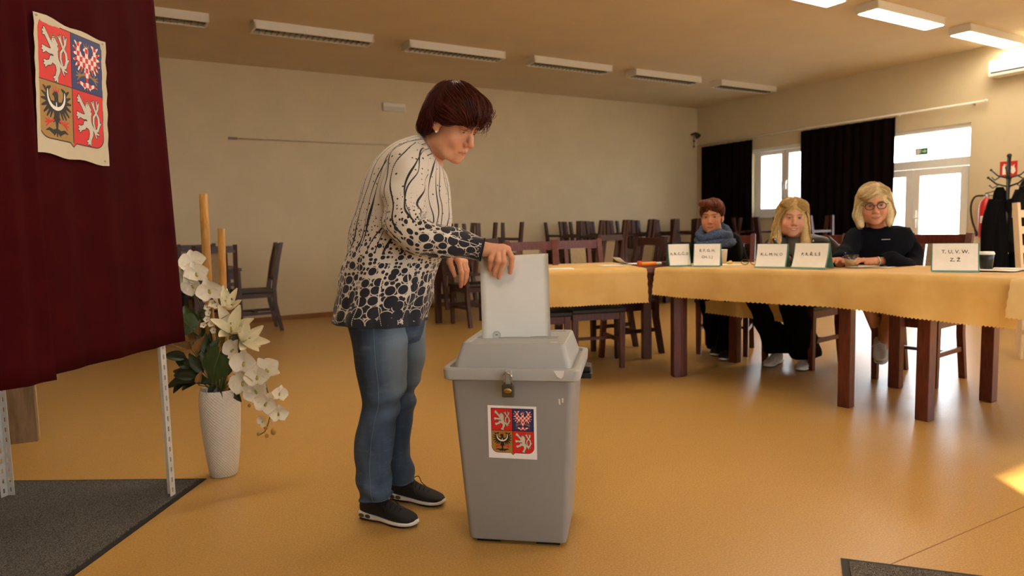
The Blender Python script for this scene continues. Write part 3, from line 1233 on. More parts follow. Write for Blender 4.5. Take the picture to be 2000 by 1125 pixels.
def emblem(parent, w, h, wf=None, z0=.0006):
    """quartered shield: x 0..w, y 0..h in the parent's own plane, laid in thin layers. wf bends a point if the sheet is curved"""
    dz = .00022
    parts = []

    def tr(polys, qx, qy, mir=False):
        out = []
        for P in polys:
            Q = []
            for x, y in P:
                x = 1 - x if mir else x
                Q.append(((qx + .03 + x * .94) * w / 2, (qy + .02 + y * .96) * h / 2))
            out.append(Q if not mir else Q[::-1])
        return out

    def arc(cx, cy, r, a0, a1, n=6):
        return [(cx + r * math.cos(a0 + (a1 - a0) * k / n), cy + r * math.sin(a0 + (a1 - a0) * k / n)) for k in range(n + 1)]
    g = .012 * w
    r = .14 * w

    def shield(e):
        return arc(r, r, r + e, PI, PI * 1.5) + [(w / 2 - .05 * w, -e), (w / 2, -.05 * w - e), (w / 2 + .05 * w, -e)] + arc(w - r, r, r + e, PI * 1.5, PI * 2) + [(w + e, h + e), (-e, h + e)]
    parts.append(flat('shield_outline', [shield(g)], z0, M['em_black'], parent))
    z = z0 + dz
    parts.append(flat('red_quarter', [[(0, h / 2), (w / 2, h / 2), (w / 2, h), (0, h)]], z, M['em_red'], parent))
    parts.append(flat('red_quarter', [[(w / 2, h / 2), (w / 2, -.05 * w), (w / 2 + .05 * w, 0)] + arc(w - r, r, r, PI * 1.5, PI * 2) + [(w, h / 2)]], z, M['em_red'], parent))
    parts.append(flat('blue_quarter', [[(w / 2, h / 2), (w, h / 2), (w, h), (w / 2, h)]], z, M['em_blue'], parent))
    parts.append(flat('gold_quarter', [arc(r, r, r, PI, PI * 1.5) + [(w / 2 - .05 * w, 0), (w / 2, -.05 * w), (w / 2, h / 2), (0, h / 2)]], z, M['em_gold'], parent))
    e = .006 * w
    parts.append(flat('quarter_line', [[(w / 2 - e, 0), (w / 2 + e, 0), (w / 2 + e, h), (w / 2 - e, h)], [(0, h / 2 - e), (w, h / 2 - e), (w, h / 2 + e), (0, h / 2 + e)]], z + dz * .5, M['em_black'], parent))
    for qx, qy in ((0, 1), (1, 0)):
        parts.append(flat('lion_outline', tr(stroke_polys(LION, .016), qx, qy), z + dz, M['em_black'], parent))
        parts.append(flat('silver_lion', tr(stroke_polys(LION), qx, qy), z + 2 * dz, M['em_silver'], parent))
        parts.append(flat('crown', tr(stroke_polys(CROWN), qx, qy), z + 3 * dz, M['em_claw'], parent))
        parts.append(flat('lion_eye', tr(stroke_polys([[(.47, .765, .009), (.475, .765, .009)]]), qx, qy), z + 3 * dz, M['em_black'], parent))
    EA = fat(eagle(True), 1.35)
    parts.append(flat('eagle_outline', tr(stroke_polys(EA, .012), 1, 1), z + dz, M['em_black'], parent))
    ce = flat('chequered_eagle', tr(stroke_polys(EA), 1, 1), z + 2 * dz, M['em_check'], parent)
    ul = ce.data.uv_layers.new(name='UVMap')
    k = 0
    for poly in ce.data.polygons:
        for li in poly.loop_indices:
            c = ce.data.vertices[ce.data.loops[li].vertex_index].co
            ul.data[li].uv = (c.x / w, c.y / h)
    parts.append(ce)
    parts.append(flat('eagle_claw', tr(stroke_polys(claws()), 1, 1), z + 2.5 * dz, M['em_claw'], parent))
    parts.append(flat('crown', tr(stroke_polys([[(x, y + .06, r_) for x, y, r_ in s_] for s_ in CROWN]), 1, 1), z + 3 * dz, M['em_claw'], parent))
    parts.append(flat('black_eagle', tr(stroke_polys(EA), 0, 0), z + 2 * dz, M['em_black'], parent))
    parts.append(flat('eagle_claw', tr(stroke_polys(claws()), 0, 0), z + 2.5 * dz, M['em_red'], parent))
    parts.append(flat('crescent', tr(stroke_polys(CRESC), 0, 0), z + 3 * dz, M['em_white'], parent))
    parts.append(flat('crown', tr(stroke_polys([[(x, y + .06, r_) for x, y, r_ in s_] for s_ in CROWN]), 0, 0), z + 3 * dz, M['em_red'], parent))
    if wf:
        for o in parts:
            me = o.data
            bm = bmesh.new()
            bm.from_mesh(me)
            for _ in range(2):
                bmesh.ops.subdivide_edges(bm, edges=[e_ for e_ in bm.edges if e_.calc_length() > .05], cuts=1)
            bmesh.ops.triangulate(bm, faces=[f_ for f_ in bm.faces if len(f_.verts) > 4])
            for v in bm.verts:
                v.co.z += wf(v.co.x, v.co.y)
            bm.to_mesh(me)
            bm.free()
    return parts


def basis(o, origin, ex, ey):
    ex, ey = Vector(ex).normalized(), Vector(ey)
    ey = (ey - ex * ey.dot(ex)).normalized()
    ez = ex.cross(ey)
    o.matrix_world = Matrix(((ex.x, ey.x, ez.x, origin[0]), (ex.y, ey.y, ez.y, origin[1]), (ex.z, ey.z, ez.z, origin[2]), (0, 0, 0, 1)))
    return o


# ------------------------------------------------------------------ voting booth with curtain, poster, desk, mat
M['velvet'] = mat('maroon_velvet', '#3c0609', .85, var=.12, vs=9, bump=.1, bs=500, spec=.08)
M['slotmetal'] = mat('white_powder_coated_steel', '#c9c8c2', .45, var=.05)
M['slot'] = mat('slot_shadow', '#2b2620', .9, var=0)
PB = [Vector((.185, 3.005, 0)), Vector((-.40, 3.385, 0))]
across = (PB[0] - PB[1]).normalized()
deep = Vector((across.y, -across.x, 0))
if deep.dot(Vector((0, -1, 0))) < 0:
    deep = -deep
cr0, cr1 = onz(340, 664, .6), onz(108, 740, .6)            # hem of the curtain
cdir = (Vector((cr1.x, cr1.y, 0)) - Vector((PB[0].x, PB[0].y, 0))).normalized()
booth = empty('voting_booth', (PB[0].x, PB[0].y, 0))
tag(booth, 'voting booth frame of white slotted steel angle under the maroon curtain', 'booth')
BT = 2.12


def angle_post(base, along, other):
    m = MB()
    for d in (along, other):
        a = base
        x = d.normalized()
        nrm = Vector((-x.y, x.x, 0))
        # leg of the angle as strips around a row of slots
        n = 34
        w = .030
        for lo, hi in ((0, .011), (.019, w)):
            P = [a + x * lo, a + x * hi, a + x * hi + nrm * .002, a + x * lo + nrm * .002]
            m.add([p for p in P] + [p + Vector((0, 0, BT)) for p in P], [(3, 2, 1, 0), (4, 5, 6, 7), (0, 1, 5, 4), (1, 2, 6, 5), (2, 3, 7, 6), (3, 0, 4, 7)])
        pitch_ = BT / (n * 1.5)
        for k in range(int(n * 1.5)):
            z0, z1 = k * pitch_, k * pitch_ + pitch_ * .55
            P = [a + x * .011, a + x * .019, a + x * .019 + nrm * .002, a + x * .011 + nrm * .002]
            m.add([p + Vector((0, 0, z0)) for p in P] + [p + Vector((0, 0, z1)) for p in P], [(3, 2, 1, 0), (4, 5, 6, 7), (0, 1, 5, 4), (2, 3, 7, 6)])
    o = m.build('post', M['slotmetal'])
    return world_parent(o, booth)


near_r = PB[0] + cdir * .86
near_l = PB[1] + cdir * .86
angle_post(PB[0], -across, cdir)
angle_post(PB[1], across, cdir)
angle_post(near_l, across, -cdir)
for a, b in ((PB[0], PB[1]), (PB[0], near_r), (PB[1], near_l), (near_r, near_l)):
    world_parent(MB().bar(a + Vector((0, 0, BT - .02)), b + Vector((0, 0, BT - .02)), .003, .035).build('top_rail', M['slotmetal']), booth)
angle_post(near_r, -across, -cdir)


def curtain_sheet(name, path, z0, z1, amp, wl, m, nz=26, seed=1, thick=.004, hemf=None, nx=None, smooth=True, flare=0.):
    "cloth hung along a plan polyline with vertical folds"
    rnd = random.Random(seed)
    path = [Vector((p[0], p[1], 0)) for p in path]
    L = sum((path[i + 1] - path[i]).length for i in range(len(path) - 1))
    nx = nx or int(L / wl * 10) + 2
    pts = catmull([list(p) for p in path], nx) if len(path) > 2 else np.linspace(list(path[0]), list(path[1]), nx)
    ph = [rnd.uniform(0, 6.28) for _ in range(5)]
    vs = []
    for i in range(nx):
        s = L * i / (nx - 1)
        t = Vector(pts[min(i + 1, nx - 1)]) - Vector(pts[max(0, i - 1)])
        n = Vector((-t.y, t.x, 0)).normalized()
        for j in range(nz + 1):
            q = j / nz
            z = z0 + (z1 - z0) * q
            if hemf:
                z = z + hemf(s / L) * (1 - q)
            k = .55 + .45 * (1 - q)
            o = amp * k * (math.sin(s * 2 * PI / wl + ph[0] + .5 * math.sin(s * 5 + ph[1])) + .5 * math.sin(s * 2 * PI / wl * .47 + ph[2]) + .25 * math.sin(s * 2 * PI / wl * 2.1 + ph[3] + q))
            vs.append(Vector(pts[i]) + n * o + Vector((0, 0, z)) - t.normalized() * (flare * (1 - q) * max(0, 1 - s / L * 1.5)))
    fs = [(i * (nz + 1) + j, (i + 1) * (nz + 1) + j, (i + 1) * (nz + 1) + j + 1, i * (nz + 1) + j + 1) for i in range(nx - 1) for j in range(nz)]
    o = mesh_obj(name, vs, fs, m, None, smooth)
    sd_ = o.modifiers.new('thickness', 'SOLIDIFY')
    sd_.thickness = thick
    sd_.offset = 0
    return o


pc0 = PB[0] + Vector((-cdir.y, cdir.x, 0)) * .016 - cdir * .035
c1 = curtain_sheet('booth_curtain', [pc0, pc0 + cdir * .32, pc0 + cdir * .66], 0.618, BT + .015, .006, .17, M['velvet'], seed=4, flare=.055)
tag(c1, 'dark maroon curtain of the voting booth with the coat of arms poster', 'curtain', 'maroon booth curtains')
c2a = pc0 + cdir * .60 + Vector((-cdir.y, cdir.x, 0)) * .016
c2 = curtain_sheet('booth_curtain', [c2a + Vector((.006, -.004, 0)), c2a + cdir * .22 - across * .05, c2a + cdir * .5 - across * .14], 0.606, BT + .02, .010, .15, M['velvet'], seed=9)
tag(c2, 'second maroon curtain panel overlapping the poster curtain', 'curtain', 'maroon booth curtains')

# poster
ex = -cdir                                           # towards the far post
p_tl, p_br = None, None
nrm = Vector((ex.y, -ex.x, 0))
base_pt = Vector((pc0.x, pc0.y, 0)) + nrm * .014


def on_curtain(px, py):
    r = ray(px, py)
    t = (base_pt - CP).dot(nrm) / r.dot(nrm)
    return CP + r * t


q00, q10, q11, q01 = on_curtain(72, 297), on_curtain(212, 324), on_curtain(192, 72), on_curtain(50, 22)
pw, phh = ((q10 - q00).length + (q11 - q01).length) / 2, ((q01 - q00).length + (q11 - q10).length) / 2
poster = empty('poster')
basis(poster, q00, q10 - q00, q01 - q00)
tag(poster, 'paper poster with quartered red blue and gold coat of arms pinned to the maroon curtain', 'poster')
pwf = lambda x, y: .004 * max(0, abs(x / pw - .5) - .42) / .08 + .004 * max(0, abs(y / phh - .5) - .42) / .08 * math.sin(x * 25)
vs, fs = [], []
n = 12
for j in range(n + 1):
    for i in range(n + 1):
        x, y = pw * i / n, phh * j / n
        rag = .004 * math.sin(i * 7.3 + j * 3.1)
        xx = x + (rag if i in (0, n) else 0)
        yy = y + (rag if j in (0, n) else 0)
        vs.append((xx, yy, pwf(x, y)))
fs = [(j * (n + 1) + i, j * (n + 1) + i + 1, (j + 1) * (n + 1) + i + 1, (j + 1) * (n + 1) + i) for j in range(n) for i in range(n)]
ps = mesh_obj('sheet', vs, fs, M['oldpaper'], poster, True)
shield_root = empty('coat_of_arms', parent=poster)
shield_root.location = (pw * .045, phh * .125, 0)
emblem(shield_root, pw * .89, phh * .83, None, .0012)
pin = MB().ball((0, 0, 0), (.003, .003, .002), 8).build('pin', M['chrome'], poster)
for k, (x, y) in enumerate(((.03, .98), (.95, .97), (.93, .03))):
    o = pin if k == 0 else pin.copy()
    if k:
        COL.objects.link(o)
    o.location = (pw * x, phh * y, .006)

# writing desk panel inside the booth, seen below the curtain
M['oak'] = wood('washed_oak_veneer', '#6f5a43', '#937a5c', .5, (3, 3, .4), 10)
desk = empty('writing_desk', tuple(onz(75, 862)))
tag(desk, 'oak veneer writing desk standing behind the maroon booth', 'desk')
d0, d1 = onz(74, 862), onz(0, 871)
dd = (d1 - d0).normalized()
dn = Vector((-dd.y, dd.x, 0))
if dn.y < 0:
    dn = -dn
world_parent(MB().add([d0, d0 + dd * .42, d0 + dd * .42 + dn * .022, d0 + dn * .022] + [p + Vector((0, 0, .72)) for p in (d0, d0 + dd * .42, d0 + dd * .42 + dn * .022, d0 + dn * .022)],
             [(3, 2, 1, 0), (4, 5, 6, 7), (0, 1, 5, 4), (1, 2, 6, 5), (2, 3, 7, 6), (3, 0, 4, 7)]).build('side_panel', M['oak']), desk)
e0 = d0 - dd * .002 + dn * .03
world_parent(MB().add([e0, e0 + dd * .4, e0 + dd * .4 + dn * .02, e0 + dn * .02] + [p + Vector((0, 0, .72)) for p in (e0, e0 + dd * .4, e0 + dd * .4 + dn * .02, e0 + dn * .02)],
             [(3, 2, 1, 0), (4, 5, 6, 7), (0, 1, 5, 4), (1, 2, 6, 5), (2, 3, 7, 6), (3, 0, 4, 7)]).build('back_panel', mat('pale_edging', '#b79a70', .5)), desk)
t0 = d0 - dd * .03 - dn * .03
tp = MB()
tq = [t0, t0 + dd * .6, t0 + dd * .6 + dn * .5, t0 + dn * .5]
tp.add([p + Vector((0, 0, .721)) for p in tq] + [p + Vector((0, 0, .745)) for p in tq], [(3, 2, 1, 0), (4, 5, 6, 7), (0, 1, 5, 4), (1, 2, 6, 5), (2, 3, 7, 6), (3, 0, 4, 7)])
world_parent(tp.build('desk_top', M['oak']), desk)
e1 = d0 + dd * .56 + dn * .03
world_parent(MB().add([e1, e1 + dd * .022, e1 + dd * .022 + dn * .42, e1 + dn * .42] + [p + Vector((0, 0, .72)) for p in (e1, e1 + dd * .022, e1 + dd * .022 + dn * .42, e1 + dn * .42)],
             [(3, 2, 1, 0), (4, 5, 6, 7), (0, 1, 5, 4), (1, 2, 6, 5), (2, 3, 7, 6), (3, 0, 4, 7)]).build('side_panel', M['oak']), desk)


def mat_pile(name, a, b):
    t = NT(name)
    co = t.coord()
    n1 = t.noise(t.mapping(co, (1, 1, .3)), 260, 3, .8)
    n2 = t.noise(co, 3, 2)
    c = t.mix(t.step(n1, .40, .62), lin(a), lin(b))
    c = t.mix(t.math('MULTIPLY', n2, .3), c, lin(a))
    t.put(t.b.inputs['Base Color'], c)
    t.b.inputs['Roughness'].default_value = .95
    t.bump(n1, .9, .006)
    return t.m


M['pile'] = mat_pile('charcoal_mat_pile', '#222224', '#7d7972')
M['pile2'] = mat_pile('mottled_mat_pile', '#1d1a18', '#8b8172')
M['rubber'] = mat('black_rubber', '#141312', .6, var=.05)


def doormat(c0, c1, c3, label, pile):
    "c0 corner, c1 along one edge, c3 along the other"
    c0, c1, c3 = Vector(c0), Vector(c1), Vector(c3)
    u, v = c1 - c0, c3 - c0
    r = empty('door_mat', tuple(c0))

    def quad(i, z0, z1):
        uu, vv = u.normalized() * i, v.normalized() * i
        P = [c0 + uu + vv, c1 - uu + vv, c1 + v - uu - vv, c3 + uu - vv]
        if u.cross(v).z < 0:
            P = P[::-1]
        m = MB()
        m.add([p + Vector((0, 0, z0)) for p in P] + [p + Vector((0, 0, z1)) for p in P], [(3, 2, 1, 0), (4, 5, 6, 7), (0, 1, 5, 4), (1, 2, 6, 5), (2, 3, 7, 6), (3, 0, 4, 7)])
        return m
    world_parent(quad(0, .0005, .004).build('rubber_edge', M['rubber']), r)
    world_parent(quad(.022, .004, .009).build('pile', pile), r)
    tag(r, label, 'mat')
    return r


m0 = onz(403, 936)
ma, mb_ = onz(30, 940), onz(145, 1125)
uu = (ma - m0).normalized()
vv = (mb_ - m0)
vv = (vv - uu * vv.dot(uu) * .55).normalized()
vv = (mb_ - m0).normalized()
doormat(m0, m0 + uu * .9, m0 + vv * 1.35, 'charcoal floor mat lying under the voting booth', M['pile'])
k0 = onz(1642, 1092)
ku = (onz(1905, 1125) - k0).normalized()
kv = Vector((ku.y, -ku.x, 0)) if Vector((ku.y, -ku.x, 0)).y < 0 else Vector((-ku.y, ku.x, 0))
doormat(k0, k0 + ku * 1.2, k0 + (onz(1646, 1125) - k0).normalized() * .6, 'mottled grey-brown floor mat in the foreground near the floor seam', M['pile2'])
# ------------------------------------------------------------------ ballot box
def grey_plastic(name, c):
    t = NT(name)
    co = t.coord()
    n = t.noise(co, 900, 2, .7)
    n2 = t.noise(co, 5, 3)
    c = lin(c)
    col = t.mix(t.step(n2, .3, .7), tuple(x * .94 for x in c[:3]) + (1,), c)
    t.put(t.b.inputs['Base Color'], col)
    t.b.inputs['Roughness'].default_value = .42
    t.bump(n, .12, .0006)
    return t.m


M['bin'] = grey_plastic('grey_plastic', '#8f8f8d')
M['binlid'] = grey_plastic('pale_grey_lid_plastic', '#a3a5a3')
M['brass'] = mat('brass', '#b79a52', .3, .9, var=.05)
M['lock'] = mat('dark_lock_metal', '#5a564c', .4, .8, var=.05)
M['tape'] = mat('torn_white_tape', '#d8d6d2', .6, var=.04)

bl, br = onz(915, 1063), onz(1107, 1068)
bx = (br - bl)
bx.z = 0
bang = math.atan2(bx.y, bx.x) - math.radians(4)
BX, BY = Vector((math.cos(bang), math.sin(bang), 0)), Vector((-math.sin(bang), math.cos(bang), 0))
bmid = (bl + br) / 2
box = empty('ballot_box', (bmid.x, bmid.y, 0), bang)
tag(box, 'large grey plastic ballot box with domed lid and coat of arms sticker', 'ballot box')


def rring(w, d, z, cy, r, n=5):
    "rounded rectangle ring, width w along x, depth d along y centred on cy"
    P = []
    for sx, sy, a0 in ((1, 1, 0), (-1, 1, PI / 2), (-1, -1, PI), (1, -1, PI * 1.5)):
        for k in range(n + 1):
            a = a0 + PI / 2 * k / n
            P.append((sx * (w / 2 - r) + r * math.cos(a), cy + sy * (d / 2 - r) + r * math.sin(a), z))
    return P


def rloft(rings, cap0=True, cap1=True):
    m = MB()
    n = len(rings[0])
    vs = [p for r_ in rings for p in r_]
    fs = [(i * n + k, i * n + (k + 1) % n, (i + 1) * n + (k + 1) % n, (i + 1) * n + k) for i in range(len(rings) - 1) for k in range(n)]
    if cap0:
        fs.append(tuple(range(n))[::-1])
    if cap1:
        fs.append(tuple(range((len(rings) - 1) * n, len(rings) * n)))
    m.add(vs, fs, smooth=True)
    return m


wb, wt = bx.length, .400                  # widths of the body at bottom and under the rim
db_, dt = .30, .372                       # depths
yb0, yt0 = 0., -.045                      # y of the front at bottom / top
HB = .594


def bw(z):
    return wb + (wt - wb) * z / HB


def bd(z):
    return db_ + (dt - db_) * z / HB


def bf(z):
    return yb0 + (yt0 - yb0) * z / HB


def br_(z, g=0., r=.02):
    return rring(bw(z) + 2 * g, bd(z) + 2 * g, z, bf(z) + bd(z) / 2, r + g)


body = rloft([br_(.012, -.012), br_(.016, -.003), br_(.03), br_(.2), br_(.4), br_(HB - .03), br_(HB)], True, True)
sharp(body.build('bin_body', M['bin'], box, True))
for sx in (-1, 1):
    for y0_, y1_ in ((.022, .06), (.23, .27)):
        MB().box((sx * .10 - .04, y0_, 0), (sx * .10 + .04, y1_, .014)).build('bottom_skid', M['blackplastic'], box)
ZR = HB - .028
cyT = bf(HB) + bd(HB) / 2


def lr(z, w, d, r=.024, cy=None):
    return rring(w, d, z, cyT if cy is None else cy, r)


RW_, RD_ = .438, .405
rim = rloft([lr(ZR, RW_ - .012, RD_ - .012), lr(ZR + .004, RW_, RD_), lr(ZR + .034, RW_ + .004, RD_ + .004), lr(ZR + .040, RW_ - .002, RD_ - .002), lr(ZR + .040, RW_ - .030, RD_ - .03), lr(ZR + .030, RW_ - .036, RD_ - .036)], True, True)
sharp(rim.build('lid_rim', M['binlid'], box, True))
ZD = .677
lw, ld = .352, .330
cyd = cyT + .006
dome = rloft([lr(ZR + .025, lw + .034, ld + .03, .018, cyd), lr(ZR + .05, lw + .022, ld + .02, .018, cyd), lr(ZD - .012, lw - .006, ld - .022, .018, cyd), lr(ZD - .003, lw - .012, ld - .028, .017, cyd), lr(ZD, lw - .020, ld - .036, .014, cyd),
              lr(ZD, lw - .055, ld - .070, .010, cyd), lr(ZD - .004, lw - .059, ld - .074, .014, cyd)], True, True)
sharp(dome.build('lid_dome', M['binlid'], box, True))
slot_w = .262
pslot = onz(1011, 657, ZD)
ls = Vector((pslot.x, pslot.y, 0)) - Vector((bmid.x, bmid.y, 0))
sxl, syl = ls.dot(BX), ls.dot(BY)
M['slotdark'] = mat('dark_slot', '#26241f', .8, var=0)
MB().box((sxl - slot_w / 2, syl - .006, ZD - .0045), (sxl + slot_w / 2, syl + .006, ZD - .0032)).build('slot_opening', M['slotdark'], box)
lipm = MB()
for s in (-1, 1):
    lipm.box((sxl - slot_w / 2 - .008, syl + s * .0095 - .003, ZD - .0045), (sxl + slot_w / 2 + .008, syl + s * .0095 + .003, ZD - .0005))
lipm.build('slot_lip', M['binlid'], box)
# hasp and black hinge clip
hy = cyT - RD_ / 2
MB().box((-.013, hy - .016, ZR - .004), (.009, hy + .004, ZR + .038), bev=.004).build('hasp', M['binlid'], box)
hc = MB().box((RW_ / 2 - .024, cyT + .02, ZR - .038), (RW_ / 2 + .024, cyT + .10, ZR - .018), bev=.004).box((RW_ / 2 - .024, cyT + .03, ZR - .016), (RW_ / 2 + .019, cyT + .09, ZR + .004), bev=.004)
hc.build('side_clip', M['blackplastic'], box)


def front_pt(x, z, off=.0):
    return (x, bf(z) - off, z)


def patch(name, pts, m, off=.0008):
    o = mesh_obj(name, [front_pt(x, z, off) for x, z in pts], [tuple(range(len(pts)))], m, box)
    return o


# torn tape remnants
tp_ = [(.138, ZR + .037), (.172, ZR + .037), (.170, ZR + .020), (.162, ZR + .012), (.150, ZR + .018)]
mesh_obj('tape_remnant', [(x, cyT - RD_ / 2 - .0035, z) for x, z in tp_], [tuple(range(len(tp_)))], M['tape'], box)
patch('scuff_mark', [(.150, .508), (.155, .507), (.156, .488), (.151, .490)], M['tape'])
patch('scuff_mark', [(.160, .510), (.166, .510), (.165, .494), (.161, .497)], M['tape'])
mesh_obj('tape_remnant', [(x, y, ZD + .0012) for x, y in ((.12, cyd - ld / 2 + .032), (.145, cyd - ld / 2 + .032), (.143, cyd - ld / 2 + .045), (.12, cyd - ld / 2 + .044))], [(0, 1, 2, 3)], M['tape'], box)
# sticker
sw, sh = .158, .178
st_ = empty('sticker', parent=box)
tilt = math.atan2(bf(0) - bf(HB), HB)
st_.matrix_local = Matrix.Translation((-.082, bf(.305) - .0012, .305)) @ Matrix.Rotation(PI / 2 + tilt, 4, 'X') @ Matrix.Rotation(math.radians(-.8), 4, 'Z')
mesh_obj('sticker_sheet', [(0, 0, 0), (sw, 0, 0), (sw, sh, 0), (0, sh, 0)], [(0, 1, 2, 3)], mat('glossy_sticker_white', '#efeff0', .3, var=.02), st_)
eo = emblem(st_, sw * .86, sh * .83, None, .0003)
for o in eo:
    o.location = (sw * .075, sh * .115, 0)

# padlock hanging from the hasp
pl = empty('padlock', tuple(box.matrix_basis @ Vector((-.002, hy - .024, ZR - .022))), bang)
tag(pl, 'small dark padlock with brass badge hanging on the ballot box hasp', 'padlock')
MB().box((-.019, -.008, -.022), (.019, .008, .018), bev=.004).build('lock_body', M['lock'], pl)
pts = [(.012 * math.cos(a), 0, .042 + .012 * math.sin(a)) for a in np.linspace(0, PI, 9)]
MB().tube([(.012, 0, .012)] + pts + [(-.012, 0, .012)], .0032, 8).build('shackle', M['chrome'], pl)
MB().lathe([(.0125, 0), (.0115, .0015)], 20, Matrix.Translation((0, -.0078, 0)) @ Matrix.Rotation(PI / 2, 4, 'X') @ Matrix.Scale(.65, 4, (0, 1, 0))).build('badge', M['brass'], pl)
MB().box((-.009, -.0098, -.001), (.009, -.0092, .001)).build('badge_line', M['lock'], pl)

# ------------------------------------------------------------------ envelope going into the slot
ENV_D = (pslot - CP).dot(FW)
e_tl, e_tr, e_br, e_bl = W(932, 503, ENV_D + .005), W(1064, 497, ENV_D + .005), W(1077, 658, ENV_D), W(942, 658, ENV_D)
env = empty('envelope')
eup = ((e_tl + e_tr) - (e_bl + e_br)).normalized()
ew = ((e_tr - e_tl).length + (e_br - e_bl).length) / 2
ehh = ((e_tl + e_tr) / 2 - (e_bl + e_br) / 2).length
basis(env, (e_bl + e_br) / 2, (e_br - e_bl), eup)
tag(env, 'large pale grey paper envelope held by the voter, halfway into the ballot box slot', 'envelope')
M['env'] = mat('pale_grey_envelope_paper', '#cfd0cb', .75, var=.03, vs=6, bump=.05, bs=60)
x0l, x0r = -ew / 2, ew / 2
vs, fs = [], []
nx, ny = 12, 16
skew = .009
for side in (1, -1):
    for j in range(ny + 1):
        for i in range(nx + 1):
            u, v = i / nx, j / ny
            x = x0l + ew * u - .010 * v
            y = -.03 + (ehh + .03) * v + .012 * v * (u - .3)
            z = side * .0018 * math.sin(PI * min(1, u * 1.0)) * math.sin(PI * min(1, v)) + .003 * math.sin(v * 4 + u * 2) * v + .0003 * side
            vs.append((x, y, z))
n1 = (nx + 1) * (ny + 1)
for j in range(ny):
    for i in range(nx):
        a = j * (nx + 1) + i
        fs.append((a, a + 1, a + nx + 2, a + nx + 1))
        fs.append((n1 + a, n1 + a + nx + 1, n1 + a + nx + 2, n1 + a + 1))
for j in range(ny):
    for i in (0, nx):
        a = j * (nx + 1) + i
        fs.append((a, a + nx + 1, n1 + a + nx + 1, n1 + a))
for i in range(nx):
    for j in (0, ny):
        a = j * (nx + 1) + i
        fs.append((a, a + 1, n1 + a + 1, n1 + a))
mesh_obj('paper', vs, fs, M['env'], env, True)
stp = MB()
scx, scy = -ew / 2 + .048, .006
for r_ in (.0135, .0105, .006):
    pts = [(scx + r_ * math.cos(a), scy + r_ * math.sin(a), .0022) for a in np.linspace(0, 2 * PI, 25)]
    stp.tube(pts, .0004, 4)
for k in range(9):
    a = PI * .08 + PI * .84 * k / 8
    stp.bar((scx + .0113 * math.cos(a), scy + .0113 * math.sin(a), .0022), (scx + .0128 * math.cos(a), scy + .0128 * math.sin(a), .0022), .0008, .0004)
stp.bar((scx - .004, scy + .001, .0022), (scx + .004, scy + .001, .0022), .003, .0004)
stp.build('ink_stamp', mat('ink', '#4d5666', .8, var=0), env)

# ------------------------------------------------------------------ vase and flowers
M['vase'] = None
t = NT('white_woven_ceramic')
uvw = t.coord('UV')
sp = t.n('ShaderNodeSeparateXYZ')
t.put(sp.inputs[0], uvw)
a_ = t.math('SINE', t.math('MULTIPLY', sp.outputs[0], 2 * PI * 36))
b_ = t.math('SINE', t.math('MULTIPLY', sp.outputs[1], 2 * PI * 28))
t.b.inputs['Base Color'].default_value = lin('#d9d4c8')
t.b.inputs['Roughness'].default_value = .35
t.bump(t.math('MULTIPLY', a_, b_), .5, .003)
M['vase'] = t.m
vb = onz(438, 926)
VD = (vb - CP).dot(FW)
vase = empty('vase', (vb.x, vb.y, 0))
tag(vase, 'tall white ceramic vase with woven relief on the floor beside the booth', 'vase')
prof = [(.0, .0), (.052, .0), (.058, .006), (.068, .08), (.078, .18), (.084, .28), (.084, .34), (.080, .375), (.076, .383), (.070, .380), (.072, .34), (.07, .2), (.0, .19)]
ns = 48
vs, fs, uv = [], [], []
for r_, z in prof:
    for k in range(ns):
        an = 2 * PI * k / ns
        vs.append((r_ * math.cos(an), r_ * math.sin(an), z))
for i in range(len(prof) - 1):
    for k in range(ns):
        fs.append((i * ns + k, i * ns + (k + 1) % ns, (i + 1) * ns + (k + 1) % ns, (i + 1) * ns + k))
        uv += [(k / ns, prof[i][1] / .38), ((k + 1) / ns, prof[i][1] / .38), ((k + 1) / ns, prof[i + 1][1] / .38), (k / ns, prof[i + 1][1] / .38)]
mesh_obj('vase_body', vs, fs, M['vase'], vase, True, uv)
MB().lathe([(.0, .352), (.0705, .355)], 24, cap=False).build('filler', mat('dark_moss', '#2a2416', .95, bump=.6, bs=90), vase)

M['bamboo'] = wood('bamboo_cane', '#a8752c', '#c99645', .45, (8, 8, .6), 10)
vtop = Vector((vb.x, vb.y, .36))


def pole(px, py, dd_, r, off, label):
    top = W(px, py, VD + dd_)
    bot = Vector((vb.x, vb.y, .21)) + Vector((off[0], off[1], 0))
    ax = (bot - top)
    m = MB()
    pts = [top.lerp(bot, k / 6) for k in range(7)]
    m.tube(pts, r, 14)
    o = m.build('bamboo_pole', M['bamboo'])
    tag(o, label, 'bamboo pole', 'bamboo poles in the vase')


pole(397, 379, .02, .0180, (-.02, .02), 'taller tan bamboo pole standing in the white vase')
pole(432, 447, -.01, .0155, (.025, .0), 'shorter tan bamboo pole standing in the white vase')

M['petal'] = mat('white_silk_petal', '#ece6d3', .6, var=.04, vs=40, sss=.05)
M['petal2'] = mat('cream_lily_petal', '#ebe3c4', .6, var=.05, vs=30)
M['lip'] = mat('yellow_green_throat', '#b9b04a', .6, var=.1)
M['leaf'] = mat('green_leaf', '#34491f', .45, var=.25, vs=25)
M['leafd'] = mat('dark_green_leaf', '#1a2a17', .4, var=.25, vs=25)
M['leafb'] = mat('bronze_leaf', '#8a6338', .5, var=.25, vs=30)
M['stem'] = mat('green_stem', '#55602f', .6, var=.1)
M['bud'] = mat('ochre_bud', '#a9853a', .5, var=.15)


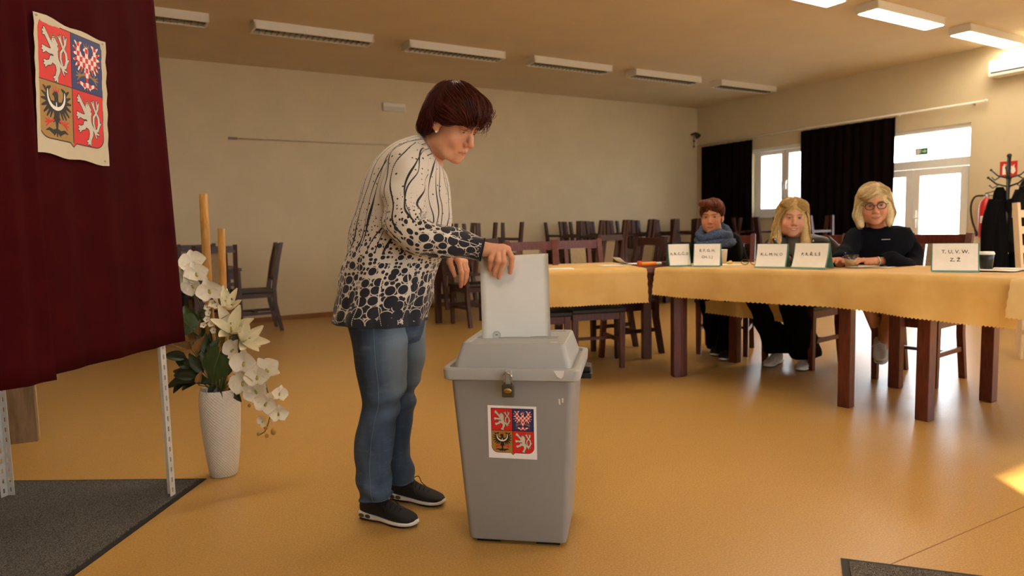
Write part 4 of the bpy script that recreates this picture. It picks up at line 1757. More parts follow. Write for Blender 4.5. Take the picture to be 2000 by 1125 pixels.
def petal_mesh(name, L, wd_, cup, bend, m, tip=.5, nu=6, nv=5):
    "petal along +Y from the origin, width wd_, cupped across and bent upwards"
    vs = []
    for j in range(nu + 1):
        v = j / nu
        w = wd_ / 2 * (math.sin(PI * min(.985, v) ** tip) ** .75 + .06)
        for i in range(nv + 1):
            u = 2 * i / nv - 1
            vs.append((u * w, L * v, cup * u * u * w * 4 + bend * v * v * L + .05 * L * math.sin(v * 3)))
    fs = [(j * (nv + 1) + i, j * (nv + 1) + i + 1, (j + 1) * (nv + 1) + i + 1, (j + 1) * (nv + 1) + i) for j in range(nu) for i in range(nv)]
    me = bpy.data.meshes.new(name)
    me.from_pydata(vs, [], fs)
    me.materials.append(m)
    me.polygons.foreach_set('use_smooth', np.ones(len(fs), dtype=bool))
    return me


ME = dict(orch_round=petal_mesh('petal', .040, .050, .12, .05, M['petal'], .8), orch_thin=petal_mesh('petal', .040, .028, .1, .02, M['petal'], .8),
          lily=petal_mesh('petal', .085, .034, .2, .42, M['petal2'], .75), small=petal_mesh('petal', .014, .014, .1, .1, M['petal'], .9),
          leaf=petal_mesh('leaf', .10, .045, .12, -.25, M['leaf'], .7), leafd=petal_mesh('leaf', .10, .042, .12, -.2, M['leafd'], .7), leafb=petal_mesh('leaf', .09, .040, .25, .1, M['leafb'], .7))


def inst(me, name, parent, Mx):
    o = bpy.data.objects.new(name, me)
    COL.objects.link(o)
    o.parent = parent
    o.matrix_local = Mx
    return o


def orient(p, nrm_, spin=0., s=1.):
    "matrix whose local Z is nrm_"
    z = Vector(nrm_).normalized()
    x = z.orthogonal().normalized()
    upv = Vector((0, 0, 1))
    if abs(z.dot(upv)) < .97:
        y = (upv - z * z.dot(upv)).normalized()
        x = y.cross(z)
    else:
        y = z.cross(x)
    R = Matrix(((x.x, y.x, z.x, p[0]), (x.y, y.y, z.y, p[1]), (x.z, y.z, z.z, p[2]), (0, 0, 0, 1)))
    return R @ Matrix.Rotation(spin, 4, 'Z') @ Matrix.Scale(s, 4)


TOCAM = -FW


def orchid_flower(root, p, nrm_, spin, s=1.):
    M0 = orient(p, nrm_, spin, s)
    core = MB().ball((0, 0, .006), (.0032, .0032, .005), 8).ball((0, -.006, .008), (.0045, .006, .003), 8)
    o = core.build('flower', M['lip'], root)
    o.matrix_local = M0
    for a, kind in ((PI / 2, 'orch_round'), (-PI / 2, 'orch_round'), (0, 'orch_thin'), (PI * .78, 'orch_thin'), (-PI * .78, 'orch_thin')):
        inst(ME[kind], 'petal', o, Matrix.Translation((0, 0, .002 if kind == 'orch_round' else 0)) @ Matrix.Rotation(a, 4, 'Z') @ Matrix.Rotation(.25, 4, 'X'))
    return o


def lily_flower(root, p, nrm_, spin, s=1.):
    o = MB().tube([(0, 0, 0), (0, 0, .03)], [.003, .002], 6).ball((0, 0, .05), (.003, .003, .005), 6).build('flower', M['lip'], root)
    o.matrix_local = orient(p, nrm_, spin, s)
    for k in range(6):
        inst(ME['lily'], 'petal', o, Matrix.Rotation(k * PI / 3, 4, 'Z') @ Matrix.Rotation(.55 if k % 2 else .42, 4, 'X'))
    return o


def stem(root, pts, r, m='stem'):
    return MB().tube([tuple(v) for v in catmull([list(p) for p in pts], 14)], r, 6).build('stem', M[m], root)


rnd = random.Random(5)
vt = Vector((vb.x, vb.y, .33))


def V(px, py, dz=0.):
    return W(px, py, VD + dz)


# upper orchid spray
up_ = empty('orchid_spray')
tag(up_, 'upper white orchid spray bending over behind the curtain edge', 'orchid', 'orchid sprays')
stem(up_, [vt, V(415, 660, -.02), V(388, 590, -.04), V(352, 520, -.05), V(325, 520, -.06)], .0025)
for px, py, dz, tx, ty, s in [(336, 527, -.07, -.5, -.1, 1.0), (368, 515, -.05, .1, .4, 1.15), (374, 534, -.08, .3, .0, 1.0), (367, 556, -.09, -.1, -.5, .95), (399, 566, -.09, .3, -.2, 1.05), (350, 540, -.05, -.3, -.3, .85)]:
    orchid_flower(up_, V(px + 10, py, dz - .03), TOCAM + RT * tx + Vector((0, 0, ty)), rnd.uniform(-.5, .5), s * 1.35)
# cascading orchid spray
lo2 = empty('orchid_spray')
tag(lo2, 'cascading white orchid spray hanging down beside the white vase', 'orchid', 'orchid sprays')
stem(lo2, [vt, V(455, 690, -.06), V(505, 720, -.08), V(528, 790, -.08), V(520, 838, -.08), V(505, 850, -.08)], .0025)
for px, py, dz, tx, ty, s in [(458, 683, -.10, -.4, .2, .95), (478, 708, -.12, .0, .1, 1.1), (520, 722, -.10, .3, .2, 1.1), (476, 746, -.12, -.2, -.1, 1.1), (499, 762, -.10, .2, -.2, 1.0), (521, 786, -.10, .1, -.1, 1.0), (543, 806, -.09, .7, -.2, .8), (545, 768, -.06, .8, .1, .7), (503, 735, -.13, .1, .1, 1.0), (497, 668, -.06, .2, .4, .7), (515, 822, -.08, -.5, -.1, .55)]:
    orchid_flower(lo2, V(px, py, dz), TOCAM + RT * tx + Vector((0, 0, ty)), rnd.uniform(-.6, .6), s * 1.38)
bud = None
for px, py, r_ in [(534, 843, .012), (521, 851, .008), (505, 848, .007), (487, 792, .007), (501, 783, .007), (489, 775, .006), (519, 835, .009)]:
    if bud is None:
        bud = MB().ball((0, 0, 0), (1, 1, 1.25), 10).build('bud', M['bud'], lo2)
        o = bud
    else:
        o = bud.copy()
        COL.objects.link(o)
    o.location = V(px, py, -.08)
    o.scale = (r_, r_, r_)
# lilies
for i, (px, py, dz, tx, ty, s, sp_) in enumerate([(446, 607, -.02, .1, .7, 1.0, .2), (452, 650, -.06, .25, .5, 1.2, .5), (474, 668, -.08, .7, .3, 1.05, .1)]):
    l = empty('lily')
    tag(l, ['cream lily just below the shorter bamboo pole', 'largest cream lily at the middle of the arrangement', 'cream lily leaning out above the cascading orchids'][i], 'lily', 'lilies in the vase')
    p = V(px, py, dz)
    stem(l, [vt, (vt + p) / 2 + Vector((0, 0, .03)), p], .003)
    lily_flower(l, p, TOCAM * .6 + RT * tx + Vector((0, 0, ty)), sp_, s * 1.22)
# small blossoms
bl_ = empty('blossom_twig')
tag(bl_, 'twig of small white blossoms between the orchids and the lilies', 'blossom')
stem(bl_, [vt, V(410, 660, -.05), V(415, 595, -.05)], .002)
for px, py in [(415, 592), (405, 600), (424, 598), (404, 625), (413, 633), (398, 636), (418, 645), (408, 612)]:
    o = MB().ball((0, 0, .002), .003, 6).build('flower', M['lip'], bl_)
    o.matrix_local = orient(V(px, py, -.10 + rnd.uniform(-.01, .01)), TOCAM + Vector((rnd.uniform(-.4, .4), 0, rnd.uniform(-.2, .5))), rnd.uniform(0, 1), 1.15)
    for k in range(5):
        inst(ME['small'], 'petal', o, Matrix.Rotation(k * 2 * PI / 5, 4, 'Z') @ Matrix.Rotation(.3, 4, 'X'))


def foliage(name, label, kind, items, m='stem', cat='foliage', grp='foliage in the vase'):
    r = empty(name)
    tag(r, label, cat, grp)
    for px, py, dz, ang, s, tilt_ in items:
        p = V(px, py, dz)
        # leaf base at p, growing in the picture direction ang, tilted
        d = (RT * math.cos(ang) + UP * math.sin(ang)).normalized()
        nn = (TOCAM * math.cos(tilt_) + Vector((0, 0, 1)) * math.sin(tilt_)).normalized()
        nn = (nn - d * nn.dot(d)).normalized()
        x = d.cross(nn)
        Mx = Matrix(((x.x, d.x, nn.x, p.x), (x.y, d.y, nn.y, p.y), (x.z, d.z, nn.z, p.z), (0, 0, 0, 1))) @ Matrix.Scale(s * 1.55, 4)
        inst(ME[kind], 'leaf', r, Mx)
        MB().tube([tuple(v) for v in catmull([list(vt), list((vt + p) / 2 + Vector((0, 0, .02))), list(p)], 8)], .0018, 5).build('stem', M[m], r)
    return r


D_ = math.radians
foliage('bronze_leaf_twig', 'twig with bronze magnolia leaves among the white flowers', 'leafb', [(428, 605, -.04, D_(100), .72, .2), (420, 628, -.07, D_(25), .65, .6), (372, 668, -.05, D_(140), .75, .3), (383, 690, -.06, D_(60), .6, .2), (388, 655, -.05, D_(80), .5, .1), (375, 683, -.03, D_(165), .8, .8), (388, 752, -.09, D_(75), .45, .1)])
foliage('dark_foliage', 'dark green leaf sprays spreading over the vase rim towards the booth', 'leafd', [(395, 745, -.06, D_(185), .8, .9), (392, 740, -.04, D_(160), .85, .7), (385, 725, -.03, D_(150), .75, .5), (400, 735, -.07, D_(205), .8, .6), (380, 742, -.04, D_(190), .9, .8), (398, 728, -.06, D_(130), .7, .3), (372, 738, -.03, D_(215), .7, .6), (385, 735, -.08, D_(175), .7, .4), (420, 750, -.08, D_(250), .5, .2), (450, 752, -.06, D_(300), .55, .3), (408, 715, -.07, D_(110), .6, .2), (405, 690, -.05, D_(85), .6, .1), (440, 700, -.05, D_(60), .8, .2), (412, 748, -.09, D_(170), .5, .7), (425, 755, -.10, D_(280), .5, .4), (447, 745, -.09, D_(20), .5, .6), (455, 735, -.07, D_(330), .55, .5), (435, 735, -.07, D_(100), .6, .1), (415, 728, -.07, D_(120), .6, .1), (452, 720, -.05, D_(70), .6, .1), (365, 700, -.02, D_(170), .7, .5)])
foliage('green_foliage', 'mid green pointed leaves behind the upper orchids', 'leaf', [(392, 650, 0, D_(125), .95, .3), (395, 660, .02, D_(105), .8, .2), (405, 690, -.06, D_(100), .55, .0), (408, 692, -.06, D_(60), .5, .0), (400, 692, -.06, D_(140), .5, .0), (405, 695, -.06, D_(200), .4, .1), (385, 640, .01, D_(150), .85, .5)])


def lobed_leaf(px, py, L, ang, label):
    r = empty('large_leaf')
    tag(r, label, 'leaf')
    vs, fs = [], []
    n = 30
    vs.append((0, 0, .004))
    for k in range(n + 1):
        a = -PI * .93 + 2 * PI * .93 * k / n
        rr = (.62 + .38 * math.cos(a)) * (1 - .16 * abs(math.sin(a * 3.5)))
        x, y = math.sin(a) * rr * .85, math.cos(a) * rr
        vs.append((x * .5, y * .5, .004))
        vs.append((x, y, -.16 * (x * x + y * y) + .03 * math.sin(a * 7)))
    for k in range(n):
        b = 1 + 2 * k
        fs += [(0, b, b + 2), (b, b + 1, b + 3, b + 2)]
    o = mesh_obj('blade', [(x * L, y * L, z * L) for x, y, z in vs], fs, M['leaf'], r, True)
    MB().tube([(0, -.05 * L, .002), (0, .5 * L, .008), (0, .9 * L, -.1 * L)], [.0022, .0016, .0008], 6).build('midrib', M['stem'], r)
    p = V(px, py, -.10)
    d = (RT * math.cos(ang) + UP * math.sin(ang)).normalized()
    nn = (TOCAM + Vector((0, 0, .5))).normalized()
    nn = (nn - d * nn.dot(d)).normalized()
    x = d.cross(nn)
    r.matrix_world = Matrix(((x.x, d.x, nn.x, p.x), (x.y, d.y, nn.y, p.y), (x.z, d.z, nn.z, p.z), (0, 0, 0, 1)))


lobed_leaf(428, 692, .125, D_(255), 'large lobed green leaf hanging over the vase rim')
lobed_leaf(372, 640, .085, D_(135), 'lobed green leaf behind the upper orchid flowers')
bs_ = empty('bud_sprig')
tag(bs_, 'thin sprig of pale green buds beside the shorter bamboo pole', 'sprig')
stem(bs_, [vt, V(445, 650, -.02), V(448, 566, -.02)], .0015)
for k in range(9):
    o = MB().ball((0, 0, 0), (.0045, .0045, .006), 8).build('bud', M['stem'] if k % 2 else M['petal'], bs_)
    o.location = V(448 + (5 if k % 2 else -5), 566 + k * 6, -.025)

# ------------------------------------------------------------------ letter cards on the tables
M['teal'] = mat('teal_card', '#5f9189', .6, var=.05)
M['ink'] = mat('black_print', '#1c1b1a', .7, var=0)


def card(p_l, p_r, h, lines, label, size):
    a, b = onz(*p_l, ZT + .002), onz(*p_r, ZT + .002)
    w = (b - a).length
    r = empty('letter_card', tuple((a + b) / 2), math.atan2((b - a).y, (b - a).x))
    tag(r, label, 'letter card', 'letter cards on the committee tables')
    dp = .115
    n = 8

    def prof(s, off=0.):
        # front panel leaning back, slightly bowed
        return (dp / 2 * s + .010 * math.sin(PI * s) + off * .95, h * s + off * .4)
    m = MB()
    vs, fs = [], []
    for i in range(n + 1):
        y, z = prof(i / n)
        vs += [(-w / 2, y, z), (w / 2, y, z), (w / 2, y + .0025, z), (-w / 2, y + .0025, z)]
    for i in range(n):
        for k in range(4):
            fs.append((4 * i + k, 4 * i + (k + 1) % 4, 4 * i + 4 + (k + 1) % 4, 4 * i + 4 + k))
    fs += [(3, 2, 1, 0), tuple(range(4 * n, 4 * n + 4))]
    m.add(vs, fs)
    m.build('front_board', M['teal'], r)
    m = MB()
    vs = []
    for i in range(n + 1):
        s = i / n
        y, z = dp - dp / 2 * s - .006 * math.sin(PI * s) + .004, h * s
        vs += [(-w / 2, y, z), (w / 2, y, z), (w / 2, y + .0025, z), (-w / 2, y + .0025, z)]
    m.add(vs, fs)
    m.build('back_board', M['teal'], r)
    vs = []
    for i in range(n + 1):
        y, z = prof(.06 + .93 * i / n)
        vs += [(-w / 2 + .004, y - .0015, z), (w / 2 - .006, y - .0015, z)]
    mesh_obj('sheet', vs, [(2 * i, 2 * i + 1, 2 * i + 3, 2 * i + 2) for i in range(n)], M['paper'], r, True)
    for k, s in enumerate(lines):
        me = text_mesh(s, size * .74)
        me.materials.append(M['ink'])
        o = bpy.data.objects.new('lettering', me)
        COL.objects.link(o)
        o.parent = r
        q = .56 if len(lines) == 1 else (.70, .42)[k]
        y, z = prof(q)
        sl_ = math.atan2(dp / 2 + .010 * PI * math.cos(PI * q), h)
        o.matrix_local = Matrix.Translation((0, y - .0035, z)) @ Matrix.Rotation(PI / 2 - sl_, 4, 'X')
    return r


card((1308, 521), (1351, 520), .150, ['A, B, C, Č, D'], 'white letter card A B C on teal board beside the orange pen', .031)
card((1353, 521), (1407, 521), .150, ['E, F, G, H,', 'CH, I, J'], 'white letter card E F G H in two lines, before the scarf woman', .033)
card((1473, 523), (1534, 524), .148, ['K, L, M, N, O'], 'white letter card K L M N O before the leather jacket', .033)
card((1544, 524), (1612, 526), .152, ['P, R, Ř, S, Š'], 'white letter card P R S beside the purple case', .033)
card((1819, 531), (1913, 532), .150, ['T, U, V, W,', 'Z, Ž'], 'white letter card T U V W beside the lidded coffee cup', .036)

# ------------------------------------------------------------------ small things on the tables
def on_table(px, py, z=ZT + .002):
    return onz(px, py, z)


o = MB()
p0, p1 = on_table(1248, 521), on_table(1291, 519)
dv = (p1 - p0).normalized()
op = empty('orange_glue_pen', tuple(p0), math.atan2(dv.y, dv.x))
L_ = (p1 - p0).length
MB().tube([(.012, 0, .017), (L_ * .75, 0, .017)], .0145, 12).build('barrel', mat('orange_plastic', '#f08a1c', .35, var=.03), op)
MB().tube([(-.006, 0, .02), (.014, 0, .02)], .0195, 12).build('cap', mat('dark_orange_plastic', '#d8571c', .4, var=.03), op)
MB().tube([(L_ * .75, 0, .017), (L_, 0, .017)], .010, 12).build('tip', M['white'], op)
tag(op, 'thick orange glue pen lying on the short yellow cloth', 'glue pen')


def sheet_(px, py, w, h, rz, label, curl=0., c=None, dz=0.):
    p = on_table(px, py)
    vs, fs = [], []
    n = 6
    for j in range(n + 1):
        for i in range(n + 1):
            u, v = i / n - .5, j / n - .5
            vs.append((u * w, v * h, .0012 + curl * max(0, -u) ** 2 * 4))
    fs = [(j * (n + 1) + i, j * (n + 1) + i + 1, (j + 1) * (n + 1) + i + 1, (j + 1) * (n + 1) + i) for j in range(n) for i in range(n)]
    o = mesh_obj('paper_sheet', vs, fs, c or M['paper'], None, True)
    o.location = (p.x, p.y, p.z + dz)
    o.rotation_euler = (0, 0, rz)
    sd_ = o.modifiers.new('t', 'SOLIDIFY')
    sd_.thickness = .001
    return tag(o, label, 'paper', 'papers on the committee tables')


sheet_(1200, 518, .21, .15, -.4, 'flat white paper sheet on the short yellow cloth')
sheet_(1228, 516, .20, .15, -.3, 'white paper with a raised corner beside the orange pen', .05, dz=.002)
sheet_(1090, 525, .2, .14, -.45, 'pale paper sheet at the envelope end of the short yellow cloth')
sheet_(1430, 517, .16, .12, -1.2, 'cream paper slip between the E F and K L cards')
sheet_(1700, 521, .25, .18, -1.3, 'white paper sheet under the hands of the woman with glasses')
sheet_(1945, 529, .2, .14, -1.4, 'white paper sheet beside the lidded coffee cup', dz=.004)
sheet_(1985, 527, .2, .14, -1.2, 'white paper sheet on the paler yellow cloth', dz=.006)


def cup_glass():
    p = on_table(1663, 523)
    r = empty('glass_mug', (p.x, p.y, p.z), .2)
    tag(r, 'clear glass mug half full of milky coffee before the woman with glasses', 'mug')
    gm = glass_mat('mug_glass', (.96, .97, .96))
    MB().lathe([(.0, .0), (.030, .0), (.036, .006), (.040, .03), (.041, .078), (.0385, .078), (.0375, .03), (.034, .009), (.0, .008)], 28, cap=False).build('glass', gm, r)
    MB().lathe([(.0, .0095), (.0335, .0095), (.0368, .03), (.0375, .048), (.0, .048)], 28, cap=False).build('coffee', mat('milky_coffee', '#b08f63', .4, var=.03), r)
    pts = [(.038 + .022 * math.sin(a), 0, .042 - .024 * math.cos(a)) for a in np.linspace(.1, PI - .1, 10)]
    MB().tube(pts, .004, 8).build('handle', gm, r)


cup_glass()
p = on_table(1411, 514)
r = MB().lathe([(.026, 0), (.034, .095), (.036, .097), (.034, .098), (.0245, .004), (0, .004)], 24, Matrix.Translation((p.x, p.y, p.z))).build('paper_cup', M['paper'], None, True)
tag(r, 'plain white paper cup beside the E F G H card', 'cup')
p = on_table(1926, 527)
r = empty('coffee_cup', (p.x, p.y, p.z))
tag(r, 'black takeaway coffee cup with white lid beside the T U V W card', 'cup')
MB().lathe([(0, 0), (.028, 0), (.036, .085), (.035, .086), (0, .086)], 24, cap=False).build('cup_body', M['blackplastic'], r)
MB().lathe([(.037, .083), (.038, .088), (.036, .093), (.033, .099), (0, .099)], 24, cap=False).build('lid', M['paper'], r)
p = on_table(1632, 519)
r = MB().box((-.055, -.03, 0), (.055, .03, .016), Matrix.Translation(p) @ Matrix.Rotation(-1.25, 4, 'Z'), bev=.005).build('pencil_case', mat('purple_case', '#4b2b7a', .5, var=.06), None)
tag(r, 'flat purple case on the table beside the woman with glasses', 'case')
p = on_table(1300, 517)
r = MB().box((-.05, -.03, 0), (.05, .03, .022), Matrix.Translation(p) @ Matrix.Rotation(-.9, 4, 'Z'), bev=.006).build('stamp_box', mat('dark_plum_plastic', '#3a1c2c', .5, var=.06), None)
tag(r, 'small dark plum box between the orange pen and the A B C card', 'box')
# spectacles on the table
p = on_table(1464, 518)
r = empty('spectacles', (p.x, p.y, p.z + .002), -1.2)
tag(r, 'folded reading glasses with dark red frame lying beside the K L M card', 'glasses')
fr_ = MB()
for s in (-1, 1):
    pts = [(s * .032 + .024 * math.cos(a), 0, .018 + .017 * math.sin(a)) for a in np.linspace(0, 2 * PI, 19)]
    fr_.tube(pts, .0022, 6)
    fr_.tube([(s * .056, 0, .022), (s * .058, .02, .02), (s * .05, .11, .004)], .002, 6)
fr_.tube([(-.009, 0, .02), (0, 0, .024), (.009, 0, .02)], .002, 6)
fr_.build('frame', mat('dark_red_frame', '#5a1f24', .3, var=.05), r)
p = on_table(1425, 516)
r = MB().ball((0, 0, .01), (.028, .018, .010), 12, Matrix.Translation(p)).ball((.018, .01, .016), (.014, .012, .009), 10, Matrix.Translation(p)).build('crumpled_wrapper', mat('yellow_foil', '#d9ae45', .4, var=.2, vs=80, bump=.8, bs=120), None)
tag(r, 'small crumpled yellow wrapper on the long tablecloth', 'wrapper')

# ------------------------------------------------------------------ black curtains, rail, wall things
M['blackcloth'] = mat('black_brown_drape', '#0e0706', .9, var=.2, vs=6, spec=.05)
xr = XR - .07


def Yat(px, z):
    # y on the plane x = xr where the pixel column px falls (at height z)
    lo_, hi_ = 2., 9.
    for _ in range(40):
        m_ = (lo_ + hi_) / 2
        q = Vector((xr, m_, z)) - CP
        x_ = 1000 + FPX * q.dot(RT) / q.dot(FW)
        if x_ > px:
            lo_ = m_
        else:
            hi_ = m_
    return (lo_ + hi_) / 2


ca = curtain_sheet('window_curtain', [(xr, Yat(1370, 2.2)), (xr, Yat(1469, 2.2))], .78, 2.30, .018, .12, M['blackcloth'], seed=2)
tag(ca, 'black curtain hanging between the room corner and the window', 'curtain', 'black curtains on the window wall')
cb = curtain_sheet('window_curtain', [(xr, Yat(1563, 2.2)), (xr, Yat(1749, 2.2))], .72, 2.315, .02, .13, M['blackcloth'], seed=3)
tag(cb, 'wide black curtain hanging between the window and the glazed door', 'curtain', 'black curtains on the window wall')
rd = empty('curtain_rail', (xr, 6, 2.34))
tag(rd, 'thin cream curtain rail with brackets along the window wall', 'curtain rail')
y0, y1 = 3.98, 8.36
world_parent(MB().tube([(xr, y0, 2.345), (xr, y1, 2.345)], .012, 10).build('rail', M['white']), rd)
for y in (4.12, 5.0, 6.0, 6.9, 7.8):
    world_parent(MB().tube([(xr, y, 2.345), (XR + .005, y, 2.345)], .008, 8).tube([(XR - .01, y, 2.345), (XR + .002, y, 2.345)], .022, 10).build('bracket', M['white']), rd)
for y in (y0, y1):
    world_parent(MB().ball((xr, y, 2.345), .018, 10).build('finial', M['white']), rd)

# exit sign in front of the transom
M['green'] = mat('exit_green', '#0f8a53', .4, var=.02)
ex_ = empty('exit_sign', tuple(onx(1800, 296, XR + .02)), -PI / 2)
tag(ex_, 'small green emergency exit sign in front of the door transom', 'sign')
MB().box((-.075, -.003, -.042), (.075, .003, .042)).build('plate', M['green'], ex_)
mn = MB()
mn.box((-.062, -.0042, -.032), (-.022, -.0031, .034)).add([(.066, -.004, 0), (.036, -.004, .022), (.036, -.004, -.022)], [(0, 1, 2)]).box((.012, -.0042, -.008), (.04, -.0031, .008))
mn.build('pictogram', M['white'], ex_)
mn = MB().ball((-.008, -.0042, .024), (.006, .001, .006), 8)
mn.bar((-.010, -.0045, .014), (-.018, -.0045, -.006), .009, .001, up=(0, 1, 0)).bar((-.018, -.0045, -.006), (-.004, -.0045, -.016), .006, .001, up=(0, 1, 0)).bar((-.018, -.0045, -.006), (-.032, -.0045, -.022), .006, .001, up=(0, 1, 0)).bar((-.010, -.0045, .014), (.006, -.0045, .004), .005, .001, up=(0, 1, 0)).bar((-.012, -.0045, .014), (-.028, -.0045, .008), .005, .001, up=(0, 1, 0))
mn.build('running_figure', M['white'], ex_)
# fire extinguisher sign, extinguisher
M['firered'] = mat('signal_red', '#c2281f', .4, var=.03)
fs_ = empty('fire_sign', tuple(onx(1970, 330, XR - .004)), -PI / 2)
tag(fs_, 'square red fire extinguisher sign on the wall above the coat stand', 'sign')
MB().box((-.085, -.003, -.085), (.085, .003, .085)).build('plate', M['firered'], fs_)
mn = MB().box((-.06, -.0042, -.06), (-.025, -.0031, .035), bev=.0004).box((-.05, -.0042, .035), (-.035, -.0031, .055)).tube([(-.04, -.0038, .05), (-.015, -.0038, .045), (-.01, -.0038, -.01)], .004, 6)
mn.build('extinguisher_pictogram', M['white'], fs_)
fl_ = [(.045, -.06), (.07, -.03), (.066, 0), (.055, .02), (.058, .05), (.035, .02), (.03, .045), (.018, .01), (.015, -.03)]
mesh_obj('flame_pictogram', [(x, -.0036, z) for x, z in fl_], [tuple(range(len(fl_)))], M['white'], fs_)
eb = onx(1926, 425, XR - .10)
fe = empty('fire_extinguisher', (XR - .10, eb.y, .80))
tag(fe, 'red fire extinguisher with black hose hung on the wall beside the door', 'extinguisher')
MB().lathe([(0, 0), (.065, 0), (.075, .015), (.075, .36), (.065, .41), (.03, .445), (.022, .46), (0, .46)], 24, cap=False).build('cylinder', M['firered'], fe)
MB().lathe([(.024, .455), (.024, .49), (.012, .50), (0, .50)], 14, cap=False).bar((0, .02, .50), (0, -.09, .53), .02, .012).bar((0, .02, .485), (0, -.08, .475), .018, .01).build('valve', M['chrome'], fe)
pts = [(-.02, .02, .48), (-.03, .11, .47), (-.03, .15, .36), (-.03, .13, .2), (-.03, .09, .08)]
MB().tube([tuple(v) for v in catmull(pts, 16)], .011, 8).tube([(-.03, .09, .08), (-.03, .075, .02)], [.014, .018], 8).build('hose', M['rubber'], fe)
MB().box((-.0775, -.025, .17), (-.0745, .025, .25)).build('label', M['paper'], fe)
MB().box((.05, -.03, .3), (.10, .03, .34)).build('wall_bracket', M['rubber'], fe)

# coat stand with coats, cream chair beside
cs = Vector((7.75, 3.28, 0))
cs = W(1964, 480, (Vector((7.3, 3.15, 0)) - CP).dot(FW))
st = empty('coat_stand', (cs.x, cs.y, 0))
tag(st, 'black metal coat stand with branching hooks beside the door wall', 'coat stand')
MB().tube([(0, 0, .02), (0, 0, 1.60)], .016, 10).build('pole', M['blackplastic'], st)
MB().lathe([(.20, 0), (.20, .012), (.03, .03), (.016, .06)], 24).build('base', M['blackplastic'], st)
MB().ball((0, 0, 1.61), .022, 10).build('finial', M['blackplastic'], st)
for k in range(6):
    a = k * PI / 3 + .3
    c_, s_ = math.cos(a), math.sin(a)
    zz = 1.42 if k % 2 else 1.34
    MB().tube([(0, 0, zz - .02), (c_ * .10, s_ * .10, zz + .01), (c_ * .17, s_ * .17, zz + .07)], .008, 7).ball((c_ * .17, s_ * .17, zz + .07), .013, 8).tube([(c_ * .08, s_ * .08, zz), (c_ * .13, s_ * .13, zz - .03), (c_ * .16, s_ * .16, zz + .0)], .006, 6).build('hook', M['blackplastic'], st)
RH_ = Vector((RT.x, RT.y, 0)).normalized()
M['coat'] = mat('black_coat_wool', '#08080a', .9, var=.2, vs=20, bump=.2, bs=200, spec=.1)
M['coat2'] = mat('black_quilted_jacket', '#08090b', .7, var=.2, vs=10, spec=.15)


def coat(c, top, bot, w, label, m, seed):
    rn = random.Random(seed)
    r = empty('coat', (c[0], c[1], bot))
    tag(r, label, 'coat', 'coats on the coat stand')
    Cc = [(0, 0, top - bot), (0, 0, top - bot - .08), (0, 0, top - bot - .3), (0, 0, .25), (0, 0, 0)]
    wd_ = [.03, w * .55, w * .8, w * .95, w]
    A = [(RT.x * k, RT.y * k, 0) for k in wd_]
    B = [(FW.x * k * .55, FW.y * k * .55, 0) for k in wd_]
    pz = rn.uniform(0, 6)
    v, f, u = loft(Cc, A, B, 30, 40, lambda t, vv, s: .012 * np.sin(t * 7 + pz + s * 2) * s + .008 * np.sin(t * 3 + s * 9), caps=(True, True))
    mesh_obj('coat_body', v, f, m, r, True)
    for sg in (-1, 1):
        v, f, u = loft_tube([(Vector((RT.x, RT.y, 0)) * (sg * w * .5) + Vector((0, 0, top - bot - .12)), .05), (Vector((RT.x, RT.y, 0)) * (sg * w * .95) + Vector((0, 0, top - bot - .35)), .058), (Vector((RT.x, RT.y, 0)) * (sg * w * 1.05) + Vector((0, 0, top - bot - .62)), .05)], 14, 14, caps=(True, True))
        mesh_obj('sleeve', v, f, m, r, True)


coat((cs.x + RH_.x * .00 - .03, cs.y + .05), 1.32, .34, .105, 'long black coat hanging on the stand next to the extinguisher', M['coat'], 1)
coat((cs.x + RH_.x * .20, cs.y + RH_.y * .20), 1.40, .40, .15, 'bulky black jacket hanging on the stand behind the cream chair', M['coat2'], 2)

M['cream'] = wood('cream_painted_wood', '#cdb389', '#dcc49c', .5, (6, 6, .8))
cc = W(2030, 600, (Vector((5.6, 2.35, 0)) - CP).dot(FW))
cr = empty('cream_chair', (cc.x + .09, cc.y - .11, 0), face(-.6, -.8) + .6)
tag(cr, 'cream wooden ladder-back chair standing in front of the coats', 'chair')
for s in (-1, 1):
    MB().bar((s * .19, .18, 0), (s * .19, .18, .45), .04, .04).build('leg', M['cream'], cr)
    MB().bar((s * .19, -.18, 0), (s * .19, -.18, .46), .04, .04).bar((s * .19, -.18, .455), (s * .19, -.24, 1.14), .04, .036).build('leg', M['cream'], cr)
    MB().bar((s * .19, -.16, .2), (s * .19, .17, .2), .022, .03).build('stretcher', M['cream'], cr)
MB().box((-.22, -.20, .445), (.22, .21, .475), bev=.008).build('seat', M['cream'], cr)
for z in (.66, .80, .94, 1.06):
    MB().bar((-.185, -.18 - .09 * (z - .46) / .7, z), (.185, -.18 - .09 * (z - .46) / .7, z), .018, .055).build('back_slat', M['cream'], cr)

# air unit on the wall, emergency light, thin wall rail, corner loudspeaker
ab = onx(1946, 160, XR)
ac = empty('wall_unit', (XR - .10, ab.y - .45, 2.58))
tag(ac, 'white wall unit mounted high beside the lamp nearest the door wall', 'wall unit')
MB().box((-.10, -.45, 0), (.10, .45, .17), bev=.02).build('casing', M['white'], ac)
MB().box((-.105, -.42, .03), (-.10, .42, .045)).build('outlet_slot', M['slotdark'], ac)
eb_ = ony(770, 210, YB - .03)
el = empty('emergency_light', (eb_.x, YB, eb_.z))
tag(el, 'small pale emergency light box on the plain wall', 'wall light')
MB().box((-.15, -.045, -.05), (.15, 0, .05), bev=.006).build('case', M['lampwhite'], el)
MB().box((-.14, -.05, -.043), (.14, -.044, .008), bev=.004).build('lens', mat('milky_lens', '#c9c3b4', .3, var=.02), el)
ra, rb_ = ony(463, 270, YB - .015), ony(741, 283, YB - .015)
